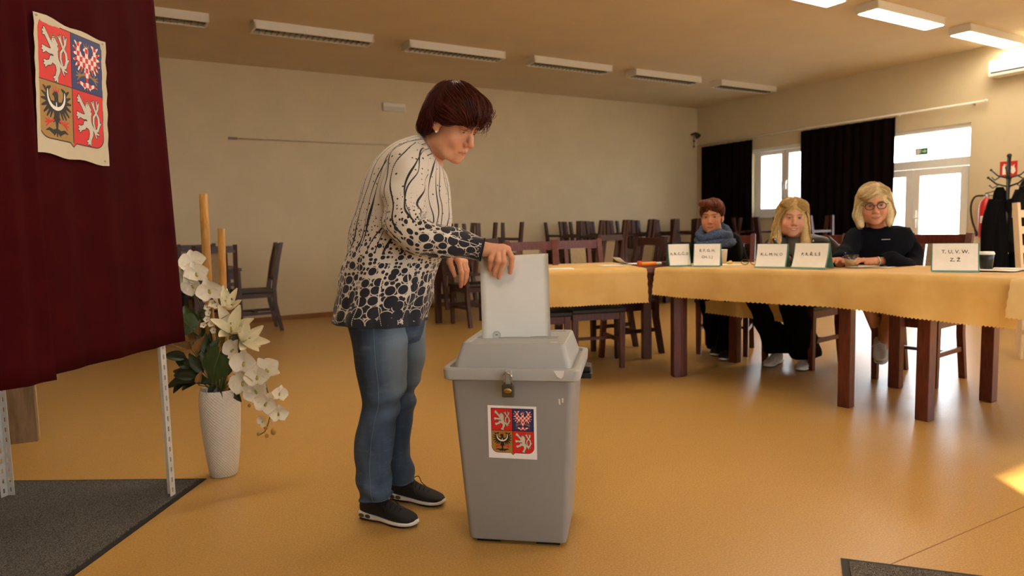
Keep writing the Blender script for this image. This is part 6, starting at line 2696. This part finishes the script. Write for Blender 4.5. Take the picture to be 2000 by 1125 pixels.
    def leg(S__, d, hw, seed):
        SS = [sec(l, r_, d + k, h_) for (l, r_, k, h_) in S__]
        C2, A2, B2 = ([s[i] for s in SS] for i in range(3))

        def dsp(tt, vv, s):
            kn = np.exp(-((s - .50) / .10) ** 2)
            bt = np.clip((s - .78) / .22, 0, 1)
            tp_ = np.clip(.15 - s, 0, .15) / .15
            return (.0095 * np.sin(vv * 70 + 1.2 * np.sin(tt + seed)) * kn * (.5 + .5 * np.sin(tt * 1. + 2)) + .0075 * np.sin(vv * 62 + 2 * np.sin(tt * 2 + seed)) * bt + .0032 * np.sin(vv * 28 + tt * 2 + seed) + .004 * np.sin(vv * 60 + tt) * tp_)
        return loft(C2, A2, B2, 90, 44, dsp), C2, A2
    n_leg = [((678, 600), (803, 600), .0, .100), ((684, 650), (799, 650), 0, .100), ((692, 700), (796, 700), 0, .092), ((702, 745), (792, 742), 0, .082), ((707, 780), (787, 776), 0, .074), ((702, 815), (777, 812), 0, .070), ((695, 855), (769, 853), 0, .067), ((693, 905), (765, 900), .005, .062), ((697, 945), (765, 940), .01, .060), ((703, 972), (766, 966), .012, .058)]
    f_leg = [((735, 600), (836, 600), 0, .095), ((740, 650), (832, 650), 0, .095), ((747, 700), (829, 700), 0, .088), ((752, 745), (820, 742), 0, .078), ((757, 780), (812, 776), 0, .070), ((759, 815), (806, 812), 0, .066), ((757, 855), (802, 852), .0, .063), ((757, 900), (803, 896), .01, .060), ((760, 935), (809, 938), .015, .058)]
    (l1, C1, A1) = leg(n_leg, 2.425, 0, .3)
    (l2, C2_, A2_) = leg(f_leg, 2.590, 0, 2.1)
    pel = loft(*[[s[i] for s in (sec((690, 540), (835, 540), 2.505, .15), sec((680, 600), (832, 600), 2.505, .165), sec((684, 642), (828, 640), 2.505, .155), sec((705, 668), (820, 665), 2.505, .10))] for i in range(3)], 12, 40)
    v, f, uv = join_raw([l1, l2, pel])
    je = mesh_obj('jeans', v, f, dm, None, True, uv)
    # wear on the front of the thighs
    wv = np.zeros((len(v), 3))
    va = np.asarray(v)
    rel = (va - np.asarray(CP))
    dep = rel @ np.asarray(FW)
    px_ = 1000 + FPX * (rel @ np.asarray(RT)) / dep
    py_ = 562.5 - FPX * (rel @ np.asarray(UP)) / dep
    hz = va[:, 2]
    frn = np.zeros(len(v))
    frn[:len(l1[0])] = ((va[:len(l1[0])] - np.repeat(catmull(C1, 90), 44, 0)) @ np.asarray(RH)) / .09
    n1_ = len(l1[0])
    frn[n1_:n1_ + len(l2[0])] = ((va[n1_:n1_ + len(l2[0])] - np.repeat(catmull(C2_, 90), 44, 0)) @ np.asarray(RH)) / .08
    wv[:, 0] = np.clip(frn * 1.4 - .1, 0, 1) * np.clip((hz - .38) / .15, 0, 1)
    set_tint(je, wv)
    WP(je)
    # side seam stitching
    for C3, nr_, dd_ in ((l1, 90, 0),):
        seam = [Vector(l1[0][i * 44 + 33]) for i in range(6, 90)]
        WP(MB().tube([p - FH * .0012 for p in seam], .0009, 4).build('side_seam', mat('seam_thread', '#66757f', .8)))
    hem = [Vector(l1[0][89 * 44 + k]) for k in range(44)]
    WP(MB().tube(hem + [hem[0]], .003, 5, cap=False).build('jeans_hem', dm))
    hem = [Vector(l2[0][89 * 44 + k]) for k in range(44)]
    WP(MB().tube(hem + [hem[0]], .003, 5, cap=False).build('jeans_hem', dm))
    # trainers
    shoe(root, onz(708, 1008), onz(815, 1030), .1, True)
    shoe(root, onz(766, 972), onz(868, 988), 0, True)
    return root


M['shoeblack'] = mat('black_knit_upper', '#0f0f11', .8, var=.2, vs=200, bump=.3, bs=600)
M['shoesole'] = mat('white_foam_sole', '#d9d6cf', .5, var=.04)
M['shoewhite'] = mat('white_leather_upper', '#c9c2b8', .5, var=.05)


def shoe(root, heel, toe, lift=0., detail=True, upper='shoeblack', L=None, tilt=0., collar=.105):
    heel, toe = Vector(heel), Vector(toe)
    d = toe - heel
    d.z = 0
    L = L or min(.262, max(.235, d.length))
    d.normalize()
    x = d.cross(ZV)
    base = (heel + toe) / 2 - d * (L / 2)
    base.z = heel.z if tilt else 0
    Mx = Matrix(((x.x, d.x, 0, base.x), (x.y, d.y, 0, base.y), (x.z, d.z, 1, base.z), (0, 0, 0, 1)))
    if tilt:
        Mx = Mx @ Matrix.Translation((0, L, 0)) @ Matrix.Rotation(tilt, 4, 'X') @ Matrix.Translation((0, -L, 0))
    k = L / .26

    def wloft(prof, m_, name, n=28, ex=2.6):
        "prof: (y, half width, z bottom, z top)"
        P = catmull([list(p) for p in prof], 30)
        vs, fs = [], []
        for y, w, z0, z1 in P:
            for j in range(n):
                a = 2 * PI * j / n
                cx, sx = math.cos(a), math.sin(a)
                vx = math.copysign(abs(cx) ** (2 / ex), cx) * w
                q = math.copysign(abs(sx) ** (2 / ex), sx)
                vs.append(Mx @ Vector((vx * k, y * k, ((z0 + z1) / 2 + q * (z1 - z0) / 2) * k)))
        for i in range(29):
            for j in range(n):
                fs.append((i * n + j, i * n + (j + 1) % n, (i + 1) * n + (j + 1) % n, (i + 1) * n + j))
        fs += [tuple(range(n))[::-1], tuple(range(29 * n, 30 * n))]
        return world_parent(mesh_obj(name, vs, fs, M[m_], None, True), root)
    c = collar
    up = wloft([(.004, .018, .03, .06), (.012, .028, .02, c * .88), (.04, .034, .018, c), (.085, .036, .018, c * .98), (.115, .038, .018, .082), (.155, .042, .016, .066), (.20, .043, .016, .052), (.235, .035, .018, .042), (.255, .016, .022, .033)], upper, 'shoe')
    wloft([(-.002, .022, .008, .036), (.01, .032, .0045, .040), (.06, .034, .0045, .032), (.11, .033, .006, .027), (.16, .041, .0045, .026), (.21, .042, .005, .026), (.245, .030, .009, .028), (.262, .012, .016, .030)], 'shoesole', 'shoe_sole', ex=3.2)
    wloft([(.005, .026, .0, .007), (.05, .031, .0, .007), (.11, .029, .002, .008), (.17, .039, .0, .006), (.22, .036, .001, .008), (.25, .02, .006, .014)], 'rubber', 'outsole', ex=3.)
    if detail:
        lc = MB()
        for i in range(5):
            y = .108 + i * .019
            zt = .093 - .0065 * i * 1.25
            lc.tube([Mx @ Vector(((-.022) * k, (y - .004) * k, (zt - .012) * k)), Mx @ Vector((0, y * k, (zt + .001) * k)), Mx @ Vector((.022 * k, (y + .006) * k, (zt - .014) * k))], .0024, 6)
        for s in (-1, 1):
            pts = catmull([list(Mx @ Vector((0, .105 * k, .1 * k))), list(Mx @ Vector((s * .02 * k, .125 * k, .105 * k))), list(Mx @ Vector((s * .034 * k, .13 * k, .075 * k))), list(Mx @ Vector((s * .046 * k, .15 * k, .05 * k)))], 10)
            lc.tube([tuple(p) for p in pts], .0017, 5)
        world_parent(lc.build('laces', M['shoeblack'] if upper == 'shoeblack' else M['shoewhite']), root)
        if upper == 'shoeblack':
            for y in (.022, .052):
                pl_ = MB().ball((0, 0, 0), (.0012, .013, .0075), 10)
                o = pl_.build('sole_window', M['lock'], None)
                o.data.transform(Mx @ Matrix.Translation((.0335 * k, y * k, .021 * k)))
                world_parent(o, root)
            tg = MB().box((-.016, -.002, -.011), (.016, .002, .011), bev=.001).build('tongue_tag', M['shoeblack'])
            tg.data.transform(Mx @ Matrix.Translation((0, .098 * k, .108 * k)) @ Matrix.Rotation(-.9, 4, 'X'))
            world_parent(tg, root)
            fr2 = MB()
            for a, b_ in (((-.012, -.008), (.012, -.008)), ((.012, -.008), (.012, .008)), ((.012, .008), (-.012, .008)), ((-.012, .008), (-.012, -.008)), ((-.004, -.004), (.005, -.004)), ((-.004, -.004), (-.004, .004)), ((-.004, .004), (.005, .004))):
                fr2.bar((a[0], .0026, a[1]), (b_[0], .0026, b_[1]), .0012, .0012)
            o = fr2.build('tongue_mark', M['paper'])
            o.data.transform(Mx @ Matrix.Translation((0, .098 * k, .108 * k)) @ Matrix.Rotation(-.9, 4, 'X'))
            world_parent(o, root)


voter = build_voter()


# ---------- the three committee members
def seated(label, face_px, d, turn, pitch_, skin, torso, torso_d, hw, top_mat, hair_fn, arms, legs, trouser, shoes, full=.3, smile=.5, slot=.0042, neck_px=None, gaze=(0, 1, 0), hands=None, roll=0., legskin=False, knit=None):
    g = W(*face_px, d)
    root = empty('person', (g.x, g.y, 0))
    tag(root, label, 'person', None)
    WP = lambda o: world_parent(o, root)
    a, p_ = math.radians(turn), math.radians(pitch_)
    fwd = (-FH * math.cos(a) - RH * math.sin(a)) * math.cos(p_) - ZV * math.sin(p_)
    HM = head_frame(g, fwd, math.radians(roll))
    nk = HM.inverted() @ W(*neck_px, d + .06)
    hs = head_sdf(nk, full, smile, slot, lips=.75)
    HV, HF = hs.mesh(.0034, sm=2)
    parts, tints = [(xf(HM, HV), HF)], [head_tint(HV, smile=smile) * np.array([.8, 1, 1])]
    b = SDF()
    nb_ = W(*neck_px, d + .06)
    hip = Vector(legs[0][0]).lerp(Vector(legs[1][0]), .5)
    b.rc(nb_ - ZV * .02, nb_ - ZV * .09 + FH * .05, .055, .05, .03)
    b.rc(nb_ - ZV * .09 + FH * .05, hip + ZV * .05, .05, .09, .03)
    for ar in arms:
        b.chain([(q, r_ * .5) for q, r_ in ar], .02)
    for lg in legs:
        rr = [.065, .045, .034] if not legskin else [.075, .056, .036]
        b.chain([(Vector(q), r_) for q, r_ in zip(lg[:3], rr)], .03)
    V_, F_ = b.mesh(.011, sm=2)
    parts.append((V_, F_))
    tints.append(np.zeros((len(V_), 3)))
    for h_ in hands or []:
        hv, hf = h_.mesh(.0032, sm=1)
        parts.append((hv, hf))
        tints.append(np.tile([0, .3, 0], (len(hv), 1)))
    v, f, _ = join_raw(parts)
    o = mesh_obj('body', v, f, skin, None, True)
    set_tint(o, np.vstack(tints))
    WP(o)
    eyes(root, HM, gaze)
    if smile > 1:
        te = MB().ball((0, 0, 0), (.0165, .0040, .0026), 14)
        to = te.build('teeth', M['eyewhite'])
        to.data.transform(HM @ Matrix.Translation((0, .0918, -.0640)))
        WP(to)
    SS = [sec(l, r_, torso_d + (k if k else 0), h_) for (l, r_, k, h_) in torso]
    C2, A2, B2 = ([s[i] for s in SS] for i in range(3))
    v, f, uv = loft(C2, A2, B2, 50, 56, caps=(False, True), disp=lambda tt, vv, s: .006 * np.sin(vv * 30 + 2 * np.sin(tt * 2)) * s + .004 * np.sin(tt * 7 + vv * 8))
    WP(mesh_obj('sweater' if knit is None else knit, v, f, top_mat, None, True, uv))
    for ar in arms:
        v, f, uv = loft_tube(ar, 34, 26, lambda tt, vv, s: .005 * np.sin(vv * 60 + tt) * np.exp(-((s - .5) / .2) ** 2) + .003 * np.sin(vv * 33 + tt * 2), side=FH)
        WP(mesh_obj('sleeve', v, f, top_mat, None, True, uv))
    if trouser is not None:
        tp_ = []
        for lg in legs:
            tp_.append(loft_tube([(Vector(q), r_) for q, r_ in zip(lg, trouser[1])], 40, 26, lambda tt, vv, s: .005 * np.sin(vv * 40 + 2 * np.sin(tt)) + .004 * np.sin(tt * 5 + vv * 6) * s, side=RH))
        v, f, uv = join_raw(tp_)
        WP(mesh_obj('trousers', v, f, trouser[0], None, True, uv))
    for sh_ in shoes:
        shoe(root, sh_[0], sh_[1], 0, True, sh_[2], .245, sh_[3] if len(sh_) > 3 else 0.)
    hair_fn(root, HM)
    return root, HM


def bob(P):
    return P


def hair_short(root, HM):
    s = SDF()
    s.ell((0, -.014, .064), (.083, .102, .086), .02)
    s.ell((0, -.066, .005), (.070, .042, .062), .02)
    s.ell((.034, .066, .108), (.050, .040, .030), .02)
    s.ell((-.046, .058, .094), (.034, .038, .034), .02)
    for sg in (-1, 1):
        s.ell((sg * .074, .006, .046), (.013, .040, .034), .015)
        s.ell((sg * .085, .004, .000), (.02, .026, .030), .01, 's')
    s.ell((.004, .122, -.010), (.060, .072, .080), .012, 's')
    fc = np.array([.004, .122, -.010])
    fban = lambda P: ((((P - fc) / np.array([.057, .069, .077])) ** 2).sum(1) < 1).astype(float)
    seeds = sph_seeds(500, (0, -.01, .06), .1, lambda d: d[2] > -.3 and not (d[1] > .75 and d[2] < .2))
    cr = np.array([.02, -.04, .15])

    def flow(P, i):
        d = P - cr
        d /= np.linalg.norm(d, axis=1)[:, None] + 1e-6
        d[:, 2] -= .3
        return d
    build_hair(root, HM, s, seeds, flow, 12, .010, hair_mat('red_brown_hair', '#3d190e', '#8a4a2a'), .006, .002, 2., (.0026, .001), None, (-.002, .004), ban=fban, locks=60, lock_r=.006)


def hair_long(root, HM):
    s = SDF()
    s.ell((0, -.012, .056), (.084, .102, .088), .02)
    s.ell((0, -.055, -.02), (.080, .050, .100), .02)
    for sg in (-1, 1):
        s.rc((sg * .070, .010, .060), (sg * .084, .010, -.060), .028, .026, .02)
        s.rc((sg * .084, .010, -.060), (sg * .090, .030, -.150), .028, .032, .02)
        s.rc((sg * .090, .030, -.150), (sg * .075, .055, -.235), .032, .022, .02)
    s.ell((.035, .058, .100), (.052, .040, .028), .02)
    s.ell((-.045, .050, .088), (.036, .042, .034), .02)
    s.ell((-.004, .128, -.012), (.059, .078, .092), .012, 's')
    fc = np.array([-.004, .128, -.012])
    fban = lambda P: ((((P - fc) / np.array([.056, .075, .089])) ** 2).sum(1) < 1).astype(float)
    s.rc((0, .03, -.1), (0, .06, -.24), .05, .045, .015, 's')
    seeds = sph_seeds(900, (0, -.01, .055), .098, lambda d: d[2] > -.1 and not (d[1] > .8 and d[2] < .3))
    cr = np.array([.01, .0, .15])

    def flow(P, i):
        d = P - cr
        d /= np.linalg.norm(d, axis=1)[:, None] + 1e-6
        d[:, 2] -= .5 + .06 * i
        d[:, 0] += np.sign(P[:, 0] + .004) * (.3 + 1.3 * np.clip(P[:, 1] / .06, 0, 1)) * (P[:, 2] > .02)
        return d
    build_hair(root, HM, s, seeds, flow, 24, .0135, hair_mat('wavy_blonde_hair', '#96703a', '#e8cb8c'), .006, .010, 2.2, (.0030, .0012), None, (-.002, .006), ban=fban, locks=60, lock_r=.005, root_dark=lambda V: .35 + .65 * np.clip((.12 - V[:, 2]) / .08, 0, 1))


def hair_bob(root, HM):
    s = SDF()
    s.ell((0, -.012, .058), (.088, .104, .090), .02)
    s.ell((0, -.055, -.02), (.084, .052, .100), .02)
    for sg in (-1, 1):
        s.rc((sg * .070, .020, .060), (sg * .086, .020, -.050), .030, .030, .02)
        s.rc((sg * .086, .020, -.050), (sg * .080, .036, -.112), .030, .022, .02)
    s.ell((.040, .060, .090), (.050, .040, .036), .02)
    s.ell((-.040, .055, .092), (.045, .040, .032), .02)
    s.ell((-.010, .128, -.012), (.058, .078, .088), .012, 's')
    fc = np.array([-.010, .128, -.012])
    fban = lambda P: ((((P - fc) / np.array([.055, .075, .085])) ** 2).sum(1) < 1).astype(float)
    s.rc((0, .04, -.1), (0, .08, -.2), .05, .045, .015, 's')
    seeds = sph_seeds(900, (0, -.01, .055), .1, lambda d: d[2] > -.1 and not (d[1] > .8 and d[2] < .3))
    cr = np.array([-.02, .03, .145])

    def flow(P, i):
        d = P - cr
        d /= np.linalg.norm(d, axis=1)[:, None] + 1e-6
        d[:, 2] -= .6 + .06 * i
        d[:, 0] += np.sign(P[:, 0] + .022) * (.3 + 1.3 * np.clip(P[:, 1] / .06, 0, 1)) * (P[:, 2] > .02)
        return d
    build_hair(root, HM, s, seeds, flow, 20, .0115, hair_mat('pale_blonde_bob', '#a88a58', '#f4e2b4'), .006, .001, 1.0, (.0028, .0012), None, (-.002, .005), ban=fban, locks=0, root_dark=lambda V: .4 + .6 * np.clip((.135 - V[:, 2]) / .06, 0, 1))


M['blackknit'] = mat('black_knit_jacket', '#060607', .9, var=.2, vs=60, bump=.2, bs=300, spec=.1)
M['navyknit'] = mat('navy_black_sweater', '#070a12', .9, var=.15, vs=80, bump=.2, bs=400, spec=.1)
M['leather'] = mat('black_green_leather', '#0e0f0b', .42, var=.2, vs=20, bump=.25, bs=60)
M['blacktrouser'] = mat('black_trousers', '#050506', .9, var=.15, vs=30, spec=.1)
sk1 = skin_mat('tanned_skin', '#c98d68', '#c06a50', '#a8584e', '#5a3a28')
sk2 = skin_mat('fair_skin', '#d39a78', '#cc7c64', '#b65a58', '#7a5a3a')
sk3 = skin_mat('rosy_skin', '#c98f6c', '#c2745c', '#a85850', '#6b4a30')


def rest_hand(wrist, direction, side, up_=.012, fore=None):
    "hand lying on the table; direction to the fingers, side towards the thumb"
    w = Vector(wrist)
    d, s = Vector(direction).normalized(), Vector(side).normalized()
    mc = [w + d * .078 + s * (.030 - .020 * k) + ZV * (.010 if k in (1, 2) else .006) for k in range(4)]
    fg = []
    for k, m_ in enumerate(mc):
        L_ = (.036, .040, .037, .030)[k]
        pip = m_ + d * L_ * .9 + ZV * .004
        dip = pip + d * L_ * .55 - ZV * .010
        tip = dip + d * L_ * .35 - ZV * .010
        fg.append([pip, dip, tip])
    th = [w + s * .018 + d * .015, w + s * .042 + d * .042 - ZV * .004, w + s * .048 + d * .070 - ZV * .006, w + s * .040 + d * .092 - ZV * .008]
    return hand_sdf((w, .021), (fore if fore is not None else w - d * .06, .026), mc, fg, th)


# woman with the scarf
def P3(x, y, z):
    return Vector((x, y, z))


lg1 = [(P3(4.42, 3.98, .52), P3(4.08, 3.80, .54), P3(4.20, 3.84, .10), P3(4.20, 3.84, .06)), (P3(4.52, 3.82, .52), P3(4.16, 3.62, .54), P3(4.12, 3.66, .10), P3(4.12, 3.66, .06))]
r1_, HM1 = seated('seated woman with short red-brown hair and blue knitted scarf', (1391, 426), 5.15, 26, 3, sk1,
                  [((1380, 462), (1416, 456), -.02, .06), ((1364, 468), (1434, 454), 0, .10), ((1347, 488), (1447, 468), 0, .125), ((1348, 530), (1452, 520), 0, .13), ((1352, 578), (1450, 574), .04, .13)], 5.25, .1, M['blackknit'], hair_short,
                  [[(W(1372, 486, 5.22), .055), (W(1358, 520, 5.18), .056), (W(1362, 560, 5.10), .05), (W(1385, 580, 5.0), .04)], [(W(1433, 472, 5.28), .055), (W(1446, 512, 5.26), .058), (W(1440, 560, 5.15), .05), (W(1415, 580, 5.02), .04)]],
                  lg1, (M['blacktrouser'], [.095, .085, .085, .085]), [(P3(4.26, 3.87, 0), P3(4.04, 3.72, 0), 'shoeblack'), (P3(4.18, 3.68, 0), P3(3.95, 3.56, 0), 'shoeblack')], .2, .4, .0036, (1398, 460), (-.1, 1, 0), None, 0, False, 'jacket')
# her scarf
def scarf():
    t = NT('blue_grey_knit_scarf')
    co = t.coord()
    n = t.noise(co, 130, 3, .7)
    t.put(t.b.inputs['Base Color'], t.mix(t.step(n, .35, .68), lin('#182236'), lin('#566a8c')))
    t.b.inputs['Roughness'].default_value = .9
    t.bump(n, .6, .004)
    m = t.m
    c = W(1396, 459, 5.17)
    for k in range(2):
        pts = []
        for a in np.linspace(0, 2 * PI, 17):
            rr = .098 + .014 * k
            p = c + RH * (rr * 1.0 * math.cos(a)) + FH * (rr * .9 * math.sin(a)) + ZV * (.012 - k * .055 + .035 * math.sin(a) - .02 * math.cos(a * 2) + .012 * math.cos(a))
            pts.append((p, .040 + .006 * math.sin(a * 3 + k)))
        v, f, u = loft_tube(pts, 70, 14, lambda tt, vv, s: .006 * np.sin(tt * 4 + vv * 30), side=ZV)
        world_parent(mesh_obj('scarf', v, f, m, None, True), r1_)


scarf()

# woman in the leather jacket
lg2 = [(P3(4.52, 3.28, .52), P3(4.08, 3.36, .54), P3(4.20, 3.26, .16), P3(4.20, 3.26, .10)), (P3(4.52, 3.10, .52), P3(4.10, 3.06, .54), P3(4.26, 3.08, .14), P3(4.26, 3.08, .09))]
hw2 = onz(1536, 513, .80) + FH * .32 + RH * .03
hd2 = [rest_hand(hw2 + RH * .06 + FH * .02, -RH - FH * .2, -FH)]
r2_, HM2 = seated('smiling woman with long wavy blonde hair and black leather jacket', (1546, 427), 4.55, 10, 5, sk2,
                  [((1530, 459), (1570, 457), -.01, .06), ((1512, 464), (1597, 459), 0, .095), ((1494, 479), (1622, 471), 0, .12), ((1490, 525), (1624, 520), .02, .125), ((1496, 585), (1608, 585), .08, .13)], 4.68, .1, M['leather'], hair_long,
                  [[(W(1512, 479, 4.66), .060), (W(1496, 510, 4.60), .060), (W(1490, 545, 4.55), .052), (W(1515, 530, 4.45), .046), (hw2 + RH * .05 + FH * .03, .038)], [(W(1606, 473, 4.70), .060), (W(1629, 498, 4.66), .062), (W(1632, 540, 4.58), .054), (W(1595, 530, 4.46), .046), (hw2 + RH * .12 + FH * .03, .038)]],
                  lg2, (M['blacktrouser'], [.10, .095, .105, .11]), [(P3(4.26, 3.28, 0), P3(4.02, 3.22, 0), 'shoewhite'), (P3(4.33, 3.08, 0), P3(4.10, 3.00, 0), 'shoewhite')], .35, 1.5, .0034, (1549, 462), (-.05, 1, 0), hd2, -3, False, 'leather_jacket')
lp = MB()
for sg in (-1, 1):
    a = W(1548 + sg * 15, 459, 4.555)
    b_ = W(1548 + sg * 40, 466, 4.535)
    c_ = W(1548 + sg * 30, 494, 4.515)
    d_ = W(1548 + sg * 8, 510, 4.52)
    off = -FH * .006
    lp.add([a, b_, c_, d_, a + off, b_ + off, c_ + off, d_ + off], [(0, 1, 2, 3), (7, 6, 5, 4), (0, 4, 5, 1), (1, 5, 6, 2), (2, 6, 7, 3), (3, 7, 4, 0)])
    world_parent(MB().ball(tuple(W(1551 + sg * 37, 468 + (0 if sg < 0 else 3), 4.52)), .008, 10).build('stud', M['chrome']), r2_)
world_parent(lp.build('lapel', M['leather']), r2_)
# grey top in the neck of the jacket
v, f, u = loft(*[[s[i] for s in (sec((1534, 462), (1564, 461), 4.60, .05), sec((1526, 476), (1572, 475), 4.60, .07), sec((1526, 520), (1572, 520), 4.62, .08))] for i in range(3)], 10, 24)
world_parent(mesh_obj('grey_top', v, f, mat('grey_brown_top', '#4d453c', .9, var=.1), None, True), r2_)

# blonde woman with glasses
lg3 = [(P3(4.66, 2.52, .52), P3(4.22, 2.60, .55), P3(4.42, 2.58, .17), P3(4.42, 2.58, .12)), (P3(4.66, 2.32, .52), P3(4.20, 2.40, .55), P3(4.34, 2.56, .20), P3(4.34, 2.56, .15))]
h3a, h3b = onz(1645, 509, .795), onz(1712, 510, .795)
hd3 = [rest_hand(h3a, -RH * .5 - FH * .4, RH), rest_hand(h3b, -RH - FH * .1, -FH)]
r3_, HM3 = seated('seated woman with pale blonde bob, dark glasses frame and navy sweater', (1706, 402), 4.35, 20, 8, sk3,
                  [((1690, 444), (1738, 441), -.02, .07), ((1673, 446), (1758, 441), 0, .105), ((1653, 460), (1780, 454), 0, .128), ((1650, 505), (1784, 505), .02, .14), ((1652, 590), (1780, 590), .08, .15)], 4.46, .1, M['navyknit'], hair_bob,
                  [[(W(1676, 459, 4.44), .062), (W(1656, 490, 4.36), .060), (W(1640, 512, 4.22), .054), (h3a + RH * .07 + FH * .06 + ZV * .012, .044), (h3a + RH * .02 + FH * .012 + ZV * .004, .036)], [(W(1757, 455, 4.48), .066), (W(1780, 495, 4.42), .066), (W(1776, 525, 4.25), .058), (h3b + RH * .10 + FH * .02 + ZV * .010, .046), (h3b + RH * .025 + FH * .0 + ZV * .002, .037)]],
                  lg3, None, [(P3(4.47, 2.60, .10), P3(4.27, 2.53, .0), 'shoewhite', -.35), (P3(4.40, 2.62, .13), P3(4.22, 2.50, .0), 'shoewhite', -.45)], .7, .3, .0036, (1712, 442), (-.1, 1, -.1), hd3, 4, True, 'sweater')
# shorts over the thighs
sp2 = [loft_tube([(Vector(l[0]), .11), (Vector(l[0]).lerp(Vector(l[1]), .45), .10), (Vector(l[0]).lerp(Vector(l[1]), .62), .098)], 14, 22, side=RH) for l in lg3]
v, f, u = join_raw(sp2)
world_parent(mesh_obj('shorts', v, f, M['navyknit'], None, True), r3_)
# glasses
gl_ = MB()
for sg in (-1, 1):
    pts = [(sg * .0335 + .0245 * math.copysign(abs(math.cos(a)) ** .8, math.cos(a)), .0975 - .10 * abs(sg * .0335 + .0245 * math.cos(a)) ** 1.5, .009 + .0195 * math.copysign(abs(math.sin(a)) ** .8, math.sin(a))) for a in np.linspace(0, 2 * PI, 25)]
    gl_.tube([HM3 @ Vector(p) for p in pts], .0026, 6)
    gl_.tube([HM3 @ Vector(p) for p in ((sg * .058, .094, .016), (sg * .074, .080, .016), (sg * .078, .01, .014), (sg * .076, -.02, .004))], .0017, 6)
gl_.tube([HM3 @ Vector(p) for p in ((-.0095, .098, .012), (0, .101, .015), (.0095, .098, .012))], .0018, 6)
world_parent(gl_.build('glasses_frame', M['blackplastic']), r3_)
# watch, small chest print
wt_ = h3b + RH * .008
world_parent(MB().tube([wt_ + FH * (.026 * math.cos(a)) + ZV * (.024 * math.sin(a)) for a in np.linspace(0, 2 * PI, 17)], .005, 6, cap=False).build('watch', M['chrome']), r3_)
cp0 = W(1722, 468, 4.31)
prn = MB()
for k in range(7):
    prn.bar(cp0 + RH * (k * .008), cp0 + RH * (k * .008 + .005) + ZV * .001, .001, .004)
world_parent(prn.build('chest_print', M['paper']), r3_)
# purple pen in her hand
pen = MB().tube([h3a - RH * .035 - FH * .05 + ZV * .0, h3a + RH * .01 - FH * .02 + ZV * .05], .004, 8).build('pen', mat('purple_pen_plastic', '#5b3a8c', .4))
tag(pen, 'purple pen held by the woman with glasses', 'pen')
